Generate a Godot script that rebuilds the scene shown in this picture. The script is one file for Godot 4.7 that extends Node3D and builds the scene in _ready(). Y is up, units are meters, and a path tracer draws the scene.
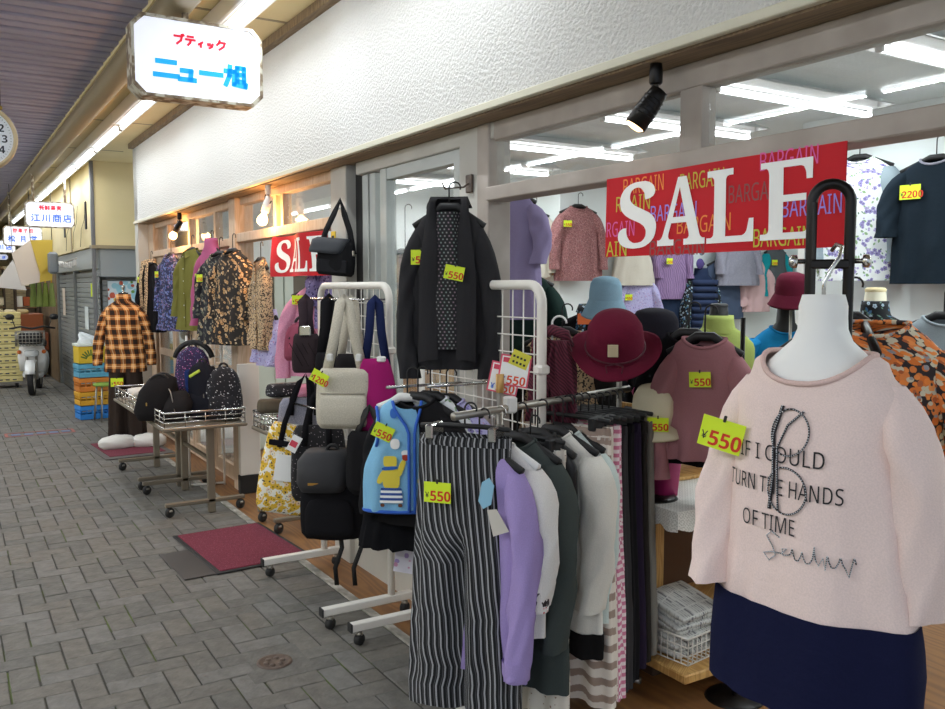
extends Node3D
# A clothes shop in a covered shopping street. x runs into the shop, -z down the street, units are metres.

var rng := RandomNumberGenerator.new()
var M := {}
var taken := {}
var texts := {}
var sans: SystemFont
var serif: SystemFont
var ripple: FastNoiseLite

func _ready():
	rng.seed = 7
	ripple = FastNoiseLite.new(); ripple.seed = 3; ripple.frequency = 1.0; ripple.fractal_octaves = 2
	view_and_light()
	materials()
	street_floor()
	street_ceiling()
	facade()
	shop_room()
	neighbours()
	signs()
	street_things()
	carts()
	front_garments()
	bag_rack()
	grid_rack()
	clothes_rail()
	display_table()
	pink_shirt_display()
	shop_garments()

# ---------------------------------------------------------------- camera, sky, exposure
func view_and_light():
	var cam := Camera3D.new(); cam.name = "camera"; add_child(cam)
	cam.fov = 2.0 * rad_to_deg(atan(354.5 / 860.0)); cam.near = 0.05; cam.far = 200.0
	cam.position = Vector3(0, 1.55, 0)
	cam.rotation_degrees = Vector3(-4.45, -31.7, 0)
	cam.current = true
	var e := Environment.new()
	e.background_mode = Environment.BG_COLOR
	e.background_color = Color(0.86, 0.92, 1.0)          # pale daylight at the open ends of the arcade
	e.background_energy_multiplier = 0.8
	e.ambient_light_source = Environment.AMBIENT_SOURCE_DISABLED
	e.tonemap_mode = Environment.TONE_MAPPER_LINEAR
	e.tonemap_exposure = 1.28
	e.sdfgi_enabled = true; e.ssao_enabled = true; e.ssil_enabled = true
	var w := WorldEnvironment.new(); w.name = "environment"; w.environment = e; add_child(w)

# an area light facing along `dir`, its long side along `along`
func area(parent, at: Vector3, dir: Vector3, along: Vector3, size: Vector2, energy: float, col: Color):
	var l := AreaLight3D.new(); l.name = "light"
	l.area_size = size; l.light_energy = energy; l.light_color = col; l.area_normalize_energy = true
	l.shadow_enabled = true; l.area_range = 30.0
	var z := -dir.normalized(); var x := along.normalized(); var y := z.cross(x)
	parent.add_child(l, true)
	l.transform = Transform3D(Basis(x, y, z), at)

# ---------------------------------------------------------------- naming
func numbered(n: String) -> String:
	if not taken.has(n):
		taken[n] = 0; return n
	taken[n] += 1
	return "%s_%03d" % [n, taken[n]]

func tagit(o, label := "", cat := "", group := ""):
	if label != "": o.set_meta("label", label)
	if cat != "": o.set_meta("category", cat)
	if group != "": o.set_meta("group", group)
	return o

func thing(n: String, label: String, cat: String, at := Vector3.ZERO, turn := 0.0, group := "") -> Node3D:
	var o := Node3D.new(); o.name = numbered(n); add_child(o)
	o.position = at; o.rotation_degrees.y = turn
	tagit(o, label, cat, group)
	return o

func part(n: String, st, m: Material, parent) -> MeshInstance3D:
	var o := MeshInstance3D.new(); o.name = n
	o.mesh = fin(st) if st is SurfaceTool else st
	o.material_override = m
	parent.add_child(o, true)
	return o

func solo(n: String, st, m: Material, label: String, cat: String, group := "") -> MeshInstance3D:
	var o := part(numbered(n), st, m, self)
	tagit(o, label, cat, group)
	return o

func struct(n: String, st, m: Material, label := "") -> MeshInstance3D:
	var o := part(numbered(n), st, m, self)
	o.set_meta("kind", "structure")
	if label != "": o.set_meta("label", label)
	return o

# ---------------------------------------------------------------- shapes
func sn(smooth := true) -> SurfaceTool:
	var st := SurfaceTool.new(); st.begin(Mesh.PRIMITIVE_TRIANGLES)
	st.set_smooth_group(0 if smooth else 0xffffffff)
	return st

func fin(st: SurfaceTool) -> ArrayMesh:
	st.generate_normals()
	st.index()
	return st.commit()

func tri(st: SurfaceTool, a: Vector3, b: Vector3, c: Vector3, ua := Vector2.ZERO, ub := Vector2.ZERO, uc := Vector2.ZERO):
	st.set_uv(ua); st.add_vertex(a); st.set_uv(ub); st.add_vertex(b); st.set_uv(uc); st.add_vertex(c)

func quad(st: SurfaceTool, a: Vector3, b: Vector3, c: Vector3, d: Vector3, u0 := Vector2.ZERO, u1 := Vector2.ZERO):
	var ub := Vector2(u1.x, u0.y); var ud := Vector2(u0.x, u1.y)
	tri(st, a, b, c, u0, ub, u1); tri(st, a, c, d, u0, u1, ud)

# a box with chamfered edges
func bx(st: SurfaceTool, c: Vector3, s: Vector3, b := Basis(), ch := 0.0):
	st.set_smooth_group(0xffffffff)
	var h := s * 0.5
	if ch <= 0.0:
		var v := []
		for i in 8: v.append(c + b * Vector3(h.x if i & 1 else -h.x, h.y if i & 2 else -h.y, h.z if i & 4 else -h.z))
		for f in [[0, 2, 3, 1, s.x, s.y], [5, 7, 6, 4, s.x, s.y], [4, 6, 2, 0, s.z, s.y], [1, 3, 7, 5, s.z, s.y], [2, 6, 7, 3, s.x, s.z], [4, 0, 1, 5, s.x, s.z]]:
			var U := Vector2(f[4], f[5])
			tri(st, v[f[0]], v[f[1]], v[f[2]], Vector2(0, U.y), Vector2.ZERO, Vector2(U.x, 0))
			tri(st, v[f[0]], v[f[2]], v[f[3]], Vector2(0, U.y), Vector2(U.x, 0), U)
	else:
		ch = minf(ch, minf(h.x, minf(h.y, h.z)) * 0.95)
		var rows := []
		# four rings of eight points, along y, plus caps
		for r in [[-h.y, ch], [-h.y + ch, 0.0], [h.y - ch, 0.0], [h.y, ch]]:
			var row := PackedVector3Array()
			var hx: float = h.x - r[1]; var hz: float = h.z - r[1]; var k := ch * (0.6 if r[1] > 0.0 else 1.0)
			for q in [[hx - k, -hz], [hx, -hz + k], [hx, hz - k], [hx - k, hz], [-hx + k, hz], [-hx, hz - k], [-hx, -hz + k], [-hx + k, -hz]]:
				row.append(c + b * Vector3(q[0], r[0], q[1]))
			rows.append(row)
		for j in 3:
			for i in 8:
				var n := (i + 1) % 8
				var w: float = (rows[j][i] as Vector3).distance_to(rows[j][n])
				quad(st, rows[j + 1][i], rows[j + 1][n], rows[j][n], rows[j][i], Vector2.ZERO, Vector2(w, s.y))
		for i in range(1, 7):
			tri(st, rows[3][0], rows[3][i + 1], rows[3][i], Vector2.ZERO, Vector2(s.x, s.z), Vector2(0, s.z))
			tri(st, rows[0][0], rows[0][i], rows[0][i + 1], Vector2.ZERO, Vector2(0, s.z), Vector2(s.x, s.z))
	st.set_smooth_group(0)

func box(c: Vector3, s: Vector3, ch := 0.0, b := Basis()) -> SurfaceTool:
	var st := sn(false); bx(st, c, s, b, ch); return st

# a box given by its corners
func bb(a: Vector3, b: Vector3, ch := 0.0) -> SurfaceTool:
	return box((a + b) * 0.5, (b - a).abs(), ch)

# ring: [centre, rx, rz, power, fold, lobes, phase, axis_x, axis_z, drop of the front, lift of the sides]
func ringpts(r: Array, n: int) -> PackedVector3Array:
	var out := PackedVector3Array()
	var c: Vector3 = r[0]; var rx: float = r[1]; var rz: float = r[2]
	var pw: float = r[3] if r.size() > 3 else 1.0
	var fo: float = r[4] if r.size() > 4 else 0.0
	var k: float = r[5] if r.size() > 5 else 0.0
	var ph: float = r[6] if r.size() > 6 else 0.0
	var ax: Vector3 = r[7] if r.size() > 7 else Vector3.RIGHT
	var az: Vector3 = r[8] if r.size() > 8 else Vector3.BACK
	var fd: float = r[9] if r.size() > 9 else 0.0
	var sl: float = r[10] if r.size() > 10 else 0.0
	for i in n + 1:
		var a := TAU * (i % n) / n
		var ca := cos(a); var sa := sin(a)
		var x := rx * signf(ca) * pow(absf(ca), pw)
		var z := rz * signf(sa) * pow(absf(sa), pw)
		if fo != 0.0:
			var d := fo * (sin(k * a + ph) + 0.55 * sin((k * 0.5 + 1.0) * a * 2.0 - ph * 1.7))
			d += fo * crumple(ca * rx, c.y, sa * rz, ph)
			x += ca * d * 0.45; z += sa * d
		var p := c + ax * x + az * z
		if fd != 0.0: p.y -= fd * pow(maxf(0.0, sa), 1.4)
		if sl != 0.0: p.y += sl * ca * ca
		out.append(p)
	return out

# uneven hang of cloth: long soft creases, more drawn out downwards than across
func crumple(x: float, y: float, z: float, ph: float) -> float:
	return 1.1 * ripple.get_noise_3d(x * 13.0 + floor(ph) * 7.3, y * 4.5 + x * 5.0, z * 13.0)

func loft(st: SurfaceTool, rings: Array, n := 24, cap0 := false, cap1 := false):
	var rows := []
	for r in rings: rows.append(ringpts(r, n))
	skin(st, rows, rings, n, cap0, cap1)

func skin(st: SurfaceTool, rows: Array, rings: Array, n: int, cap0 := false, cap1 := false):
	st.set_smooth_group(0)
	var us := []; var vs := [0.0]
	for j in rows.size():
		var acc := 0.0; var u := PackedFloat32Array([0.0])
		for i in n:
			acc += (rows[j][i] as Vector3).distance_to(rows[j][i + 1]); u.append(acc)
		us.append(u)
		if j > 0: vs.append(vs[j - 1] + (rings[j][0] as Vector3).distance_to(rings[j - 1][0]))
	for j in rows.size() - 1:
		for i in n:
			var a: Vector3 = rows[j][i]; var b: Vector3 = rows[j][i + 1]; var c: Vector3 = rows[j + 1][i + 1]; var d: Vector3 = rows[j + 1][i]
			var ua := Vector2(us[j][i], vs[j]); var ub := Vector2(us[j][i + 1], vs[j]); var uc := Vector2(us[j + 1][i + 1], vs[j + 1]); var ud := Vector2(us[j + 1][i], vs[j + 1])
			tri(st, a, b, c, ua, ub, uc); tri(st, a, c, d, ua, uc, ud)
	for e in [[cap0, 0], [cap1, rows.size() - 1]]:
		if e[0]:
			var row: PackedVector3Array = rows[e[1]]
			var c: Vector3 = rings[e[1]][0]
			for i in n:
				var ua := Vector2(row[i].x - c.x, row[i].z - c.z); var ub := Vector2(row[i + 1].x - c.x, row[i + 1].z - c.z)
				if e[1] == 0: tri(st, row[i + 1], row[i], c, ub, ua, Vector2.ZERO)
				else: tri(st, row[i], row[i + 1], c, ua, ub, Vector2.ZERO)

func smooth_keys(keys: Array, m: int) -> Array:
	# keys: rows of floats, first one is the parameter; cosine-free Catmull-Rom resampling to m rows
	var out := []
	var t0: float = keys[0][0]; var t1: float = keys[-1][0]
	for i in m:
		out.append(key_at(keys, lerpf(t0, t1, float(i) / (m - 1))))
	return out

func key_at(keys: Array, t: float) -> Array:
	var s := signf(keys[-1][0] - keys[0][0])
	var j := 0
	while j < keys.size() - 2 and (keys[j + 1][0] - t) * s < 0.0: j += 1
	var a: Array = keys[j]; var b: Array = keys[j + 1]
	var p: Array = keys[maxi(j - 1, 0)]; var q: Array = keys[mini(j + 2, keys.size() - 1)]
	var f := clampf((t - a[0]) / (b[0] - a[0]), 0.0, 1.0)
	var r := [t]
	for i in range(1, a.size()):
		var v := cubic_interpolate(a[i], b[i], p[i], q[i], f)
		r.append(clampf(v, minf(a[i], b[i]), maxf(a[i], b[i])))
	return r

# a swept round tube through points; rad is one radius or one for each point
func tube(st: SurfaceTool, pts: Array, rad, n := 8, flat := 1.0, caps := true):
	var rings := []
	var up := Vector3(0.13, 0.21, 0.97).normalized()
	for i in pts.size():
		var d: Vector3 = (pts[mini(i + 1, pts.size() - 1)] - pts[maxi(i - 1, 0)]).normalized()
		var x := up.cross(d)
		if x.length() < 0.05: x = Vector3.RIGHT.cross(d)
		x = x.normalized(); var z := d.cross(x).normalized()
		up = z
		var r: float = rad[i] if rad is Array else rad
		rings.append([pts[i], r, r * flat, 1.0, 0.0, 0.0, 0.0, x, z])
	loft(st, rings, n, caps, caps)

func bar(st: SurfaceTool, a: Vector3, b: Vector3, r: float, n := 6):
	tube(st, [a, b], r, n)

# a flat strip: width along side, thickness th
func band(st: SurfaceTool, pts: Array, w: float, th: float, side: Vector3):
	var v := 0.0
	var prev := []
	for i in pts.size():
		var d: Vector3 = (pts[mini(i + 1, pts.size() - 1)] - pts[maxi(i - 1, 0)]).normalized()
		var s := (side - d * side.dot(d)).normalized(); var nn := d.cross(s).normalized()
		var p: Vector3 = pts[i]
		var row := [p + s * w * 0.5 + nn * th * 0.5, p - s * w * 0.5 + nn * th * 0.5, p - s * w * 0.5 - nn * th * 0.5, p + s * w * 0.5 - nn * th * 0.5]
		if i > 0:
			var v2: float = v + p.distance_to(pts[i - 1])
			for k in 4:
				var k2 := (k + 1) % 4
				quad(st, prev[k], prev[k2], row[k2], row[k], Vector2(0, v), Vector2(w if k % 2 == 0 else th, v2))
			v = v2
		else: quad(st, row[3], row[2], row[1], row[0])
		prev = row
	quad(st, prev[0], prev[1], prev[2], prev[3])

func arc(c: Vector3, r: float, a0: float, a1: float, n: int, ax := Vector3.RIGHT, ay := Vector3.UP) -> Array:
	var o := []
	for i in n + 1:
		var a := deg_to_rad(lerpf(a0, a1, float(i) / n))
		o.append(c + ax * cos(a) * r + ay * sin(a) * r)
	return o

func lathe(st: SurfaceTool, prof: Array, c := Vector3.ZERO, n := 24, cap0 := true, cap1 := true, ax := Vector3.RIGHT, up := Vector3.UP, az := Vector3.BACK):
	var rings := []
	for p in prof: rings.append([c + up * p[1], maxf(p[0], 0.0004), maxf(p[0], 0.0004), 1.0, 0.0, 0.0, 0.0, ax, az])
	loft(st, rings, n, cap0, cap1)

# a plate cut from an outline (2D, in axes ax/ay) with thickness along their normal
func plate(st: SurfaceTool, poly: PackedVector2Array, at: Vector3, ax: Vector3, ay: Vector3, th: float):
	st.set_smooth_group(0xffffffff)
	var nn := ax.cross(ay).normalized() * th * 0.5
	var idx := Geometry2D.triangulate_polygon(poly)
	var i := 0
	while i < idx.size():
		var p := []
		for k in 3: p.append(at + ax * poly[idx[i + k]].x + ay * poly[idx[i + k]].y)
		tri(st, p[0] + nn, p[2] + nn, p[1] + nn, poly[idx[i]], poly[idx[i + 2]], poly[idx[i + 1]])
		tri(st, p[0] - nn, p[1] - nn, p[2] - nn, poly[idx[i]], poly[idx[i + 1]], poly[idx[i + 2]])
		i += 3
	for j in poly.size():
		var a := poly[j]; var b := poly[(j + 1) % poly.size()]
		var pa := at + ax * a.x + ay * a.y; var pb := at + ax * b.x + ay * b.y
		quad(st, pa + nn, pb + nn, pb - nn, pa - nn, a, b)
	st.set_smooth_group(0)

# ---------------------------------------------------------------- lettering
func word(t: String, h: float, m: Material, parent, at: Transform3D, fnt = null, n := "lettering", depth := 0.001, wide := 0.0):
	var key := t + str(h) + str(fnt) + str(depth)
	if not texts.has(key):
		var tm := TextMesh.new(); tm.font = fnt if fnt else sans; tm.text = t
		tm.font_size = 64; tm.pixel_size = h / 46.0; tm.depth = depth; tm.curve_step = 2.0
		texts[key] = tm
	var o := MeshInstance3D.new(); o.name = n; o.mesh = texts[key]; o.material_override = m
	parent.add_child(o, true)
	o.transform = at
	if wide > 0.0:
		var w: float = o.mesh.get_aabb().size.x
		o.transform = at * Transform3D(Basis.from_scale(Vector3(wide / w, 1, 1)), Vector3.ZERO)
	return o

# letters laid onto a surface: f maps a point of the flat word to a point in space
func word_on(t: String, h: float, m: Material, parent, f: Callable, fnt = null, n := "lettering", wide := 0.0, off := Vector2.ZERO):
	var tm := TextMesh.new(); tm.font = fnt if fnt else sans; tm.text = t
	tm.font_size = 64; tm.pixel_size = h / 46.0; tm.depth = 0.0; tm.curve_step = 2.0
	var a := tm.get_mesh_arrays()
	var k: float = 1.0 if wide <= 0.0 else wide / tm.get_aabb().size.x
	var vs: PackedVector3Array = a[Mesh.ARRAY_VERTEX]
	var ix: PackedInt32Array = a[Mesh.ARRAY_INDEX]
	var st := sn()
	var c := tm.get_aabb().get_center()
	for i in range(0, ix.size(), 3):
		var tr := []
		for j in 3: tr.append(Vector2((vs[ix[i + j]].x - c.x) * k, vs[ix[i + j]].y - c.y) + off)
		subdiv(st, tr, f, 0)
	return part(n, st, m, parent)

func subdiv(st: SurfaceTool, t: Array, f: Callable, lv: int):
	var far: float = maxf(t[0].distance_to(t[1]), maxf(t[1].distance_to(t[2]), t[2].distance_to(t[0])))
	if far > 0.03 and lv < 3:
		var a: Vector2 = (t[0] + t[1]) * 0.5; var b: Vector2 = (t[1] + t[2]) * 0.5; var c: Vector2 = (t[2] + t[0]) * 0.5
		for q in [[t[0], a, c], [a, t[1], b], [c, b, t[2]], [a, b, c]]: subdiv(st, q, f, lv + 1)
	else: tri(st, f.call(t[0]), f.call(t[1]), f.call(t[2]))

# brush strokes of a Japanese character in a unit square, written with flat bars
func glyph(st: SurfaceTool, strokes: Array, o: Vector3, size: Vector2, w: float, ax: Vector3, ay: Vector3):
	var nn := ax.cross(ay)
	for s in strokes:
		for i in range(0, s.size() - 2, 2):
			var a: Vector3 = o + ax * s[i] * size.x + ay * s[i + 1] * size.y
			var b: Vector3 = o + ax * s[i + 2] * size.x + ay * s[i + 3] * size.y
			var d: Vector3 = (b - a).normalized()
			a -= d * w * 0.35; b += d * w * 0.35
			var c: Vector3 = (a + b) * 0.5
			bx(st, c, Vector3(a.distance_to(b), w, 0.002), Basis(d, nn.cross(d), nn))

# ---------------------------------------------------------------- materials
func mt(c: Color, rough := 0.85, metal := 0.0) -> StandardMaterial3D:
	var m := StandardMaterial3D.new(); m.albedo_color = c; m.roughness = rough; m.metallic = metal
	return m

func hexm(h: String, rough := 0.85, metal := 0.0) -> StandardMaterial3D: return mt(Color(h), rough, metal)

func glow(c: Color, e: float) -> StandardMaterial3D:
	var m := mt(Color(0.9, 0.9, 0.9)); m.emission_enabled = true; m.emission = c; m.emission_energy_multiplier = e
	return m

func texm(t: Texture2D, tile: float, rough := 0.9) -> StandardMaterial3D:
	var m := StandardMaterial3D.new(); m.albedo_texture = t; m.roughness = rough
	m.uv1_scale = Vector3(1.0 / tile, 1.0 / tile, 1.0)
	return m

func imgtex(n: int, f: Callable) -> ImageTexture:
	var im := Image.create(n, n, false, Image.FORMAT_RGB8)
	for y in n:
		for x in n: im.set_pixel(x, y, f.call(float(x) / n, float(y) / n))
	return ImageTexture.create_from_image(im)

func disc(im: Image, cx: float, cy: float, r: float, c: Color, sq := 1.0):
	var n := im.get_width()
	for y in range(int(cy - r), int(cy + r) + 1):
		for x in range(int(cx - r), int(cx + r) + 1):
			var dx := x - cx; var dy := (y - cy) * sq
			if dx * dx + dy * dy <= r * r: im.set_pixel(posmod(x, n), posmod(y, n), c)

# a printed cloth: layers of [colour, how many, least, greatest radius, kind]; kind 0 spots, 1 flowers, 2 leaves
func printtex(n: int, base: Color, layers: Array, sd: int) -> ImageTexture:
	var r := RandomNumberGenerator.new(); r.seed = sd
	var im := Image.create(n, n, false, Image.FORMAT_RGB8); im.fill(base)
	for l in layers:
		for i in l[1]:
			var x := r.randf() * n; var y := r.randf() * n; var rad := r.randf_range(l[2], l[3]) * n
			var c: Color = l[0]; c = c.lightened(r.randf() * 0.12)
			if l[4] == 1:
				var a0 := r.randf() * TAU
				for k in 5: disc(im, x + cos(a0 + k * TAU / 5) * rad, y + sin(a0 + k * TAU / 5) * rad, rad * 0.72, c)
				disc(im, x, y, rad * 0.45, c.darkened(0.45))
			elif l[4] == 2:
				var a1 := r.randf() * TAU
				for k in 5: disc(im, x + cos(a1) * rad * k * 0.6, y + sin(a1) * rad * k * 0.6, rad * (1.0 - absf(k - 2) * 0.25), c)
			else: disc(im, x, y, rad, c, r.randf_range(0.7, 1.4))
	return ImageTexture.create_from_image(im)

func noisetex(freq: float, ramp: Array, n := 256, normal := false, strength := 4.0, sd := 1, oct := 4) -> ImageTexture:
	var fn := FastNoiseLite.new(); fn.seed = sd; fn.frequency = freq; fn.noise_type = FastNoiseLite.TYPE_SIMPLEX_SMOOTH; fn.fractal_octaves = oct
	var im := fn.get_seamless_image(n, n)
	if normal:
		im.convert(Image.FORMAT_RGBA8)
		im.bump_map_to_normal_map(strength)
		return ImageTexture.create_from_image(im)
	var g := Gradient.new()
	var off := PackedFloat32Array(); var cs := PackedColorArray()
	for p in ramp: off.append(p[0]); cs.append(p[1])
	g.offsets = off; g.colors = cs
	var o := Image.create(n, n, false, Image.FORMAT_RGB8)
	for y in n:
		for x in n: o.set_pixel(x, y, g.sample(im.get_pixel(x, y).r))
	return ImageTexture.create_from_image(o)

func tripl(m: StandardMaterial3D, tile: float) -> StandardMaterial3D:
	m.uv1_triplanar = true; m.uv1_world_triplanar = true; m.uv1_scale = Vector3.ONE / tile
	return m

func cloth(h: String) -> StandardMaterial3D:
	# plain woven or knitted cloth: one dye, a fine even weave
	if M.has("c" + h): return M["c" + h]
	var m := mt(Color.WHITE, 0.95)
	m.albedo_color = Color(h)
	m.albedo_texture = M.weave
	m.normal_enabled = true; m.normal_texture = M.crease; m.normal_scale = 0.16
	m.uv1_scale = Vector3(9, 9, 1); m.metallic_specular = 0.25
	M["c" + h] = m
	return m

func materials():
	sans = SystemFont.new(); sans.font_names = PackedStringArray(["Droid Sans"]); sans.font_weight = 700
	serif = SystemFont.new(); serif.font_names = PackedStringArray(["Droid Serif"]); serif.font_weight = 700
	var light := SystemFont.new(); light.font_names = PackedStringArray(["Droid Sans"])
	M.thin = light
	var W := Color.WHITE
	M.strapside = Vector3(1, 0.6, 0.15)
	M.weave = noisetex(0.16, [[0.0, Color(0.93, 0.93, 0.93)], [1.0, W]], 128, false, 1, 3, 2)
	M.crease = noisetex(0.02, [], 128, true, 5.0, 5, 4)
	# street and building
	var g := noisetex(0.02, [[0.0, Color("65625d")], [0.5, Color("6f6c67")], [1.0, Color("797670")]], 256, false, 1, 11, 5)
	M.pavers = []
	for c in ["ffffff", "f2f0ec", "f8f4ee", "e6e6e4"]:
		var p := mt(Color(c), 0.82); p.albedo_texture = g; tripl(p, 0.5)
		p.normal_enabled = true; p.normal_texture = noisetex(0.12, [], 128, true, 3.0, 4) if not M.has("pavern") else M.pavern; M.pavern = p.normal_texture; p.normal_scale = 0.3
		M.pavers.append(p)
	M.joint = texm(noisetex(0.012, [[0.0, Color("35342f")], [0.55, Color("403e37")], [0.68, Color("434a28")], [1.0, Color("55652a")]], 256, false, 1, 21, 4), 1.0); tripl(M.joint, 1.6)
	M.concrete = texm(noisetex(0.02, [[0.0, Color("77736b")], [0.55, Color("9c978d")], [0.72, Color("b4afa5")], [1.0, Color("d8d4ca")]], 256, false, 1, 31, 5), 1.0); tripl(M.concrete, 0.6)
	M.stucco = hexm("dddbd7", 0.9); M.stucco.heightmap_enabled = false
	M.stucco.normal_enabled = true; M.stucco.normal_texture = noisetex(0.035, [], 512, true, 9.0, 41, 3); M.stucco.normal_scale = 1.0; tripl(M.stucco, 0.34)
	M.ceilpanel = texm(noisetex(0.01, [[0.0, Color("9896ae")], [1.0, Color("aba9c0")]], 128, false, 1, 51), 1.0, 0.55); tripl(M.ceilpanel, 1.3)
	M.cream = texm(noisetex(0.008, [[0.0, Color("dccb98")], [1.0, Color("ead9ab")]], 128, false, 1, 52), 1.0, 0.7); tripl(M.cream, 1.5)
	M.beam = hexm("9c8d70", 0.55)
	M.frame = texm(noisetex(0.02, [[0.0, Color("a0948a")], [0.7, Color("b5aaa0")], [1.0, Color("c4bbb2")]], 128, false, 1, 53), 1.0, 0.6); tripl(M.frame, 0.8)
	M.woodframe = texm(grain(Color("c0a489"), Color("d0b8a0")), 0.4, 0.6); tripl(M.woodframe, 0.5)
	M.softwood = texm(grain(Color("b98a4c"), Color("d3a765")), 0.4, 0.6)
	M.soffit = texm(grain(Color("75614a"), Color("8e785c")), 0.4, 0.7); tripl(M.soffit, 0.5)
	M.trim = hexm("d8d3bd", 0.5)
	M.alu = hexm("a9aca8", 0.45, 0.6)
	M.graypost = texm(noisetex(0.01, [[0.0, Color("b9b6ae")], [1.0, Color("cfccc4")]], 128, false, 1, 54), 1.0, 0.6); tripl(M.graypost, 1.0)
	M.black = hexm("1b1a1b", 0.6); M.rubber = hexm("232222", 0.7); M.blackmetal = hexm("1c1918", 0.38, 0.5)
	M.chrome = hexm("c9c8c4", 0.22, 1.0); M.steel = hexm("a7a299", 0.4, 0.85); M.oldsteel = hexm("8c8272", 0.5, 0.6)
	M.white = hexm("f2f1ee", 0.6); M.whitepaint = hexm("ebe6dd", 0.45); M.plastic = hexm("dcdad6", 0.5)
	M.glass = mt(Color(0.9, 0.96, 0.95, 0.08), 0.02); M.glass.transparency = BaseMaterial3D.TRANSPARENCY_ALPHA; M.glass.metallic_specular = 0.6
	M.shopwall = hexm("eaf0ef", 0.8)
	M.shopceil = texm(noisetex(0.2, [[0.0, Color("d3d9d7")], [1.0, Color("f0f4f2")]], 128, false, 1, 55), 1.0); tripl(M.shopceil, 0.4)
	M.shopfloor = texm(grain(Color("7a5230"), Color("936639")), 0.6, 0.5); tripl(M.shopfloor, 0.9)
	M.tube = glow(Color(0.95, 0.98, 1.0), 6.0)
	M.fixture = hexm("f4f4f2", 0.5)
	M.yellowtag = hexm("dbf22a", 0.6); M.redink = hexm("d5361f", 0.7); M.inkdark = hexm("2a2a33", 0.7)
	M.whitecard = hexm("fbfaf7", 0.6)
	# prints
	M.plaid = texm(imgtex(192, func(u, v):
		var a := fmod(u * 2.0, 1.0); var b := fmod(v * 2.0, 1.0)
		var k := int(a < 0.5) + int(b < 0.5)
		var c: Color = [Color("e8a760"), Color("8f5526"), Color("2a1a12")][k]
		if absf(a - 0.75) < 0.045 or absf(b - 0.75) < 0.045: c = c.lerp(Color("f3dfb6"), 0.55)
		return c), 0.19)
	M.stripes = texm(imgtex(128, func(u, v):
		var a := fmod(u * 4.0, 1.0)
		var n := sin(v * TAU * 40.0 + u * 90.0) * 0.12
		if absf(a - 0.5) < 0.15: return Color(0.62 + n, 0.62 + n, 0.63 + n)
		if absf(a - 0.86) < 0.05: return Color(0.3, 0.3, 0.31)
		return Color("141416")), 0.082)
	M.pinkcheck = texm(imgtex(64, func(u, v): return Color("d47f9d") if int(fmod(v * 4.0, 1.0) < 0.5) ^ int(fmod(u * 2.0, 1.0) < 0.5) else Color("f0dfe2")), 0.11)
	M.brownstripe = texm(imgtex(64, func(u, v): return Color("a48f82") if fmod(v * 2.0 + sin(u * TAU) * 0.05, 1.0) < 0.42 else Color("e9dfd4")), 0.12)
	M.dotcream = texm(printtex(128, Color("e6ded2"), [[Color("8d6b52"), 26, 0.012, 0.02, 0]], 5), 0.16)
	M.leopard = texm(printtex(160, Color("c8ab86"), [[Color("2a211c"), 170, 0.018, 0.034, 0], [Color("b3906a"), 90, 0.008, 0.014, 0]], 6), 0.14)
	M.navyfloral = texm(printtex(200, Color("2b2f52"), [[Color("5a66a4"), 60, 0.03, 0.06, 0], [Color("7f5a86"), 34, 0.015, 0.028, 1], [Color("a9aec9"), 30, 0.008, 0.015, 1], [Color("1e2038"), 40, 0.02, 0.03, 2]], 8), 0.22)
	M.darkfloral = texm(printtex(220, Color("24242b"), [[Color("57594c"), 40, 0.02, 0.04, 2], [Color("b79c77"), 26, 0.02, 0.036, 1], [Color("8e8a7a"), 26, 0.012, 0.022, 1]], 9), 0.3)
	M.brownfloral = texm(printtex(220, Color("2b2623"), [[Color("c49a68"), 34, 0.02, 0.036, 1], [Color("6c5942"), 34, 0.015, 0.03, 2], [Color("e0c49c"), 20, 0.01, 0.018, 1]], 10), 0.28)
	M.lavprint = texm(printtex(160, Color("b9b4dd"), [[Color("8377b7"), 80, 0.012, 0.026, 0], [Color("c67fa9"), 30, 0.01, 0.02, 0], [Color("e8e5f5"), 40, 0.008, 0.016, 0]], 11), 0.18)
	M.tweedred = texm(printtex(180, Color("8f5f5f"), [[Color("5f2f38"), 420, 0.008, 0.016, 0], [Color("c99a92"), 320, 0.006, 0.012, 0], [Color("3f3533"), 200, 0.005, 0.011, 0], [Color("dcc8bf"), 120, 0.004, 0.009, 0]], 12), 0.16)
	M.orangefloral = texm(printtex(256, Color("332b2c"), [[Color("e0762f"), 150, 0.03, 0.055, 0], [Color("cfc3a8"), 70, 0.025, 0.045, 0], [Color("f08a3c"), 60, 0.02, 0.035, 0], [Color("8f8f93"), 26, 0.02, 0.03, 0], [Color("b0552a"), 40, 0.015, 0.03, 0], [Color("2c2627"), 40, 0.007, 0.014, 0]], 13), 0.26)
	M.blackfloral = texm(printtex(200, Color("16181c"), [[Color("9fb4c4"), 36, 0.018, 0.03, 1], [Color("2f5f86"), 24, 0.02, 0.035, 2], [Color("4f6f5f"), 22, 0.015, 0.025, 2]], 14), 0.22)
	M.whitefloral = texm(printtex(220, Color("e9ecec"), [[Color("86a878"), 34, 0.02, 0.03, 2], [Color("8d83bb"), 34, 0.022, 0.036, 1], [Color("b9b0d6"), 20, 0.012, 0.02, 1], [Color("4f6f58"), 16, 0.01, 0.018, 2]], 15), 0.24)
	M.yellowfloral = texm(printtex(256, Color("f1ece0"), [[Color("dfb12c"), 62, 0.035, 0.06, 1], [Color("e9c9a8"), 10, 0.03, 0.04, 1], [Color("2b2b30"), 18, 0.012, 0.02, 2], [Color("efe9da"), 8, 0.03, 0.04, 1]], 16), 0.2)
	M.dotted = texm(printtex(128, Color("201e20"), [[Color("8d7f86"), 14, 0.025, 0.035, 0]], 17), 0.09)
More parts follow.
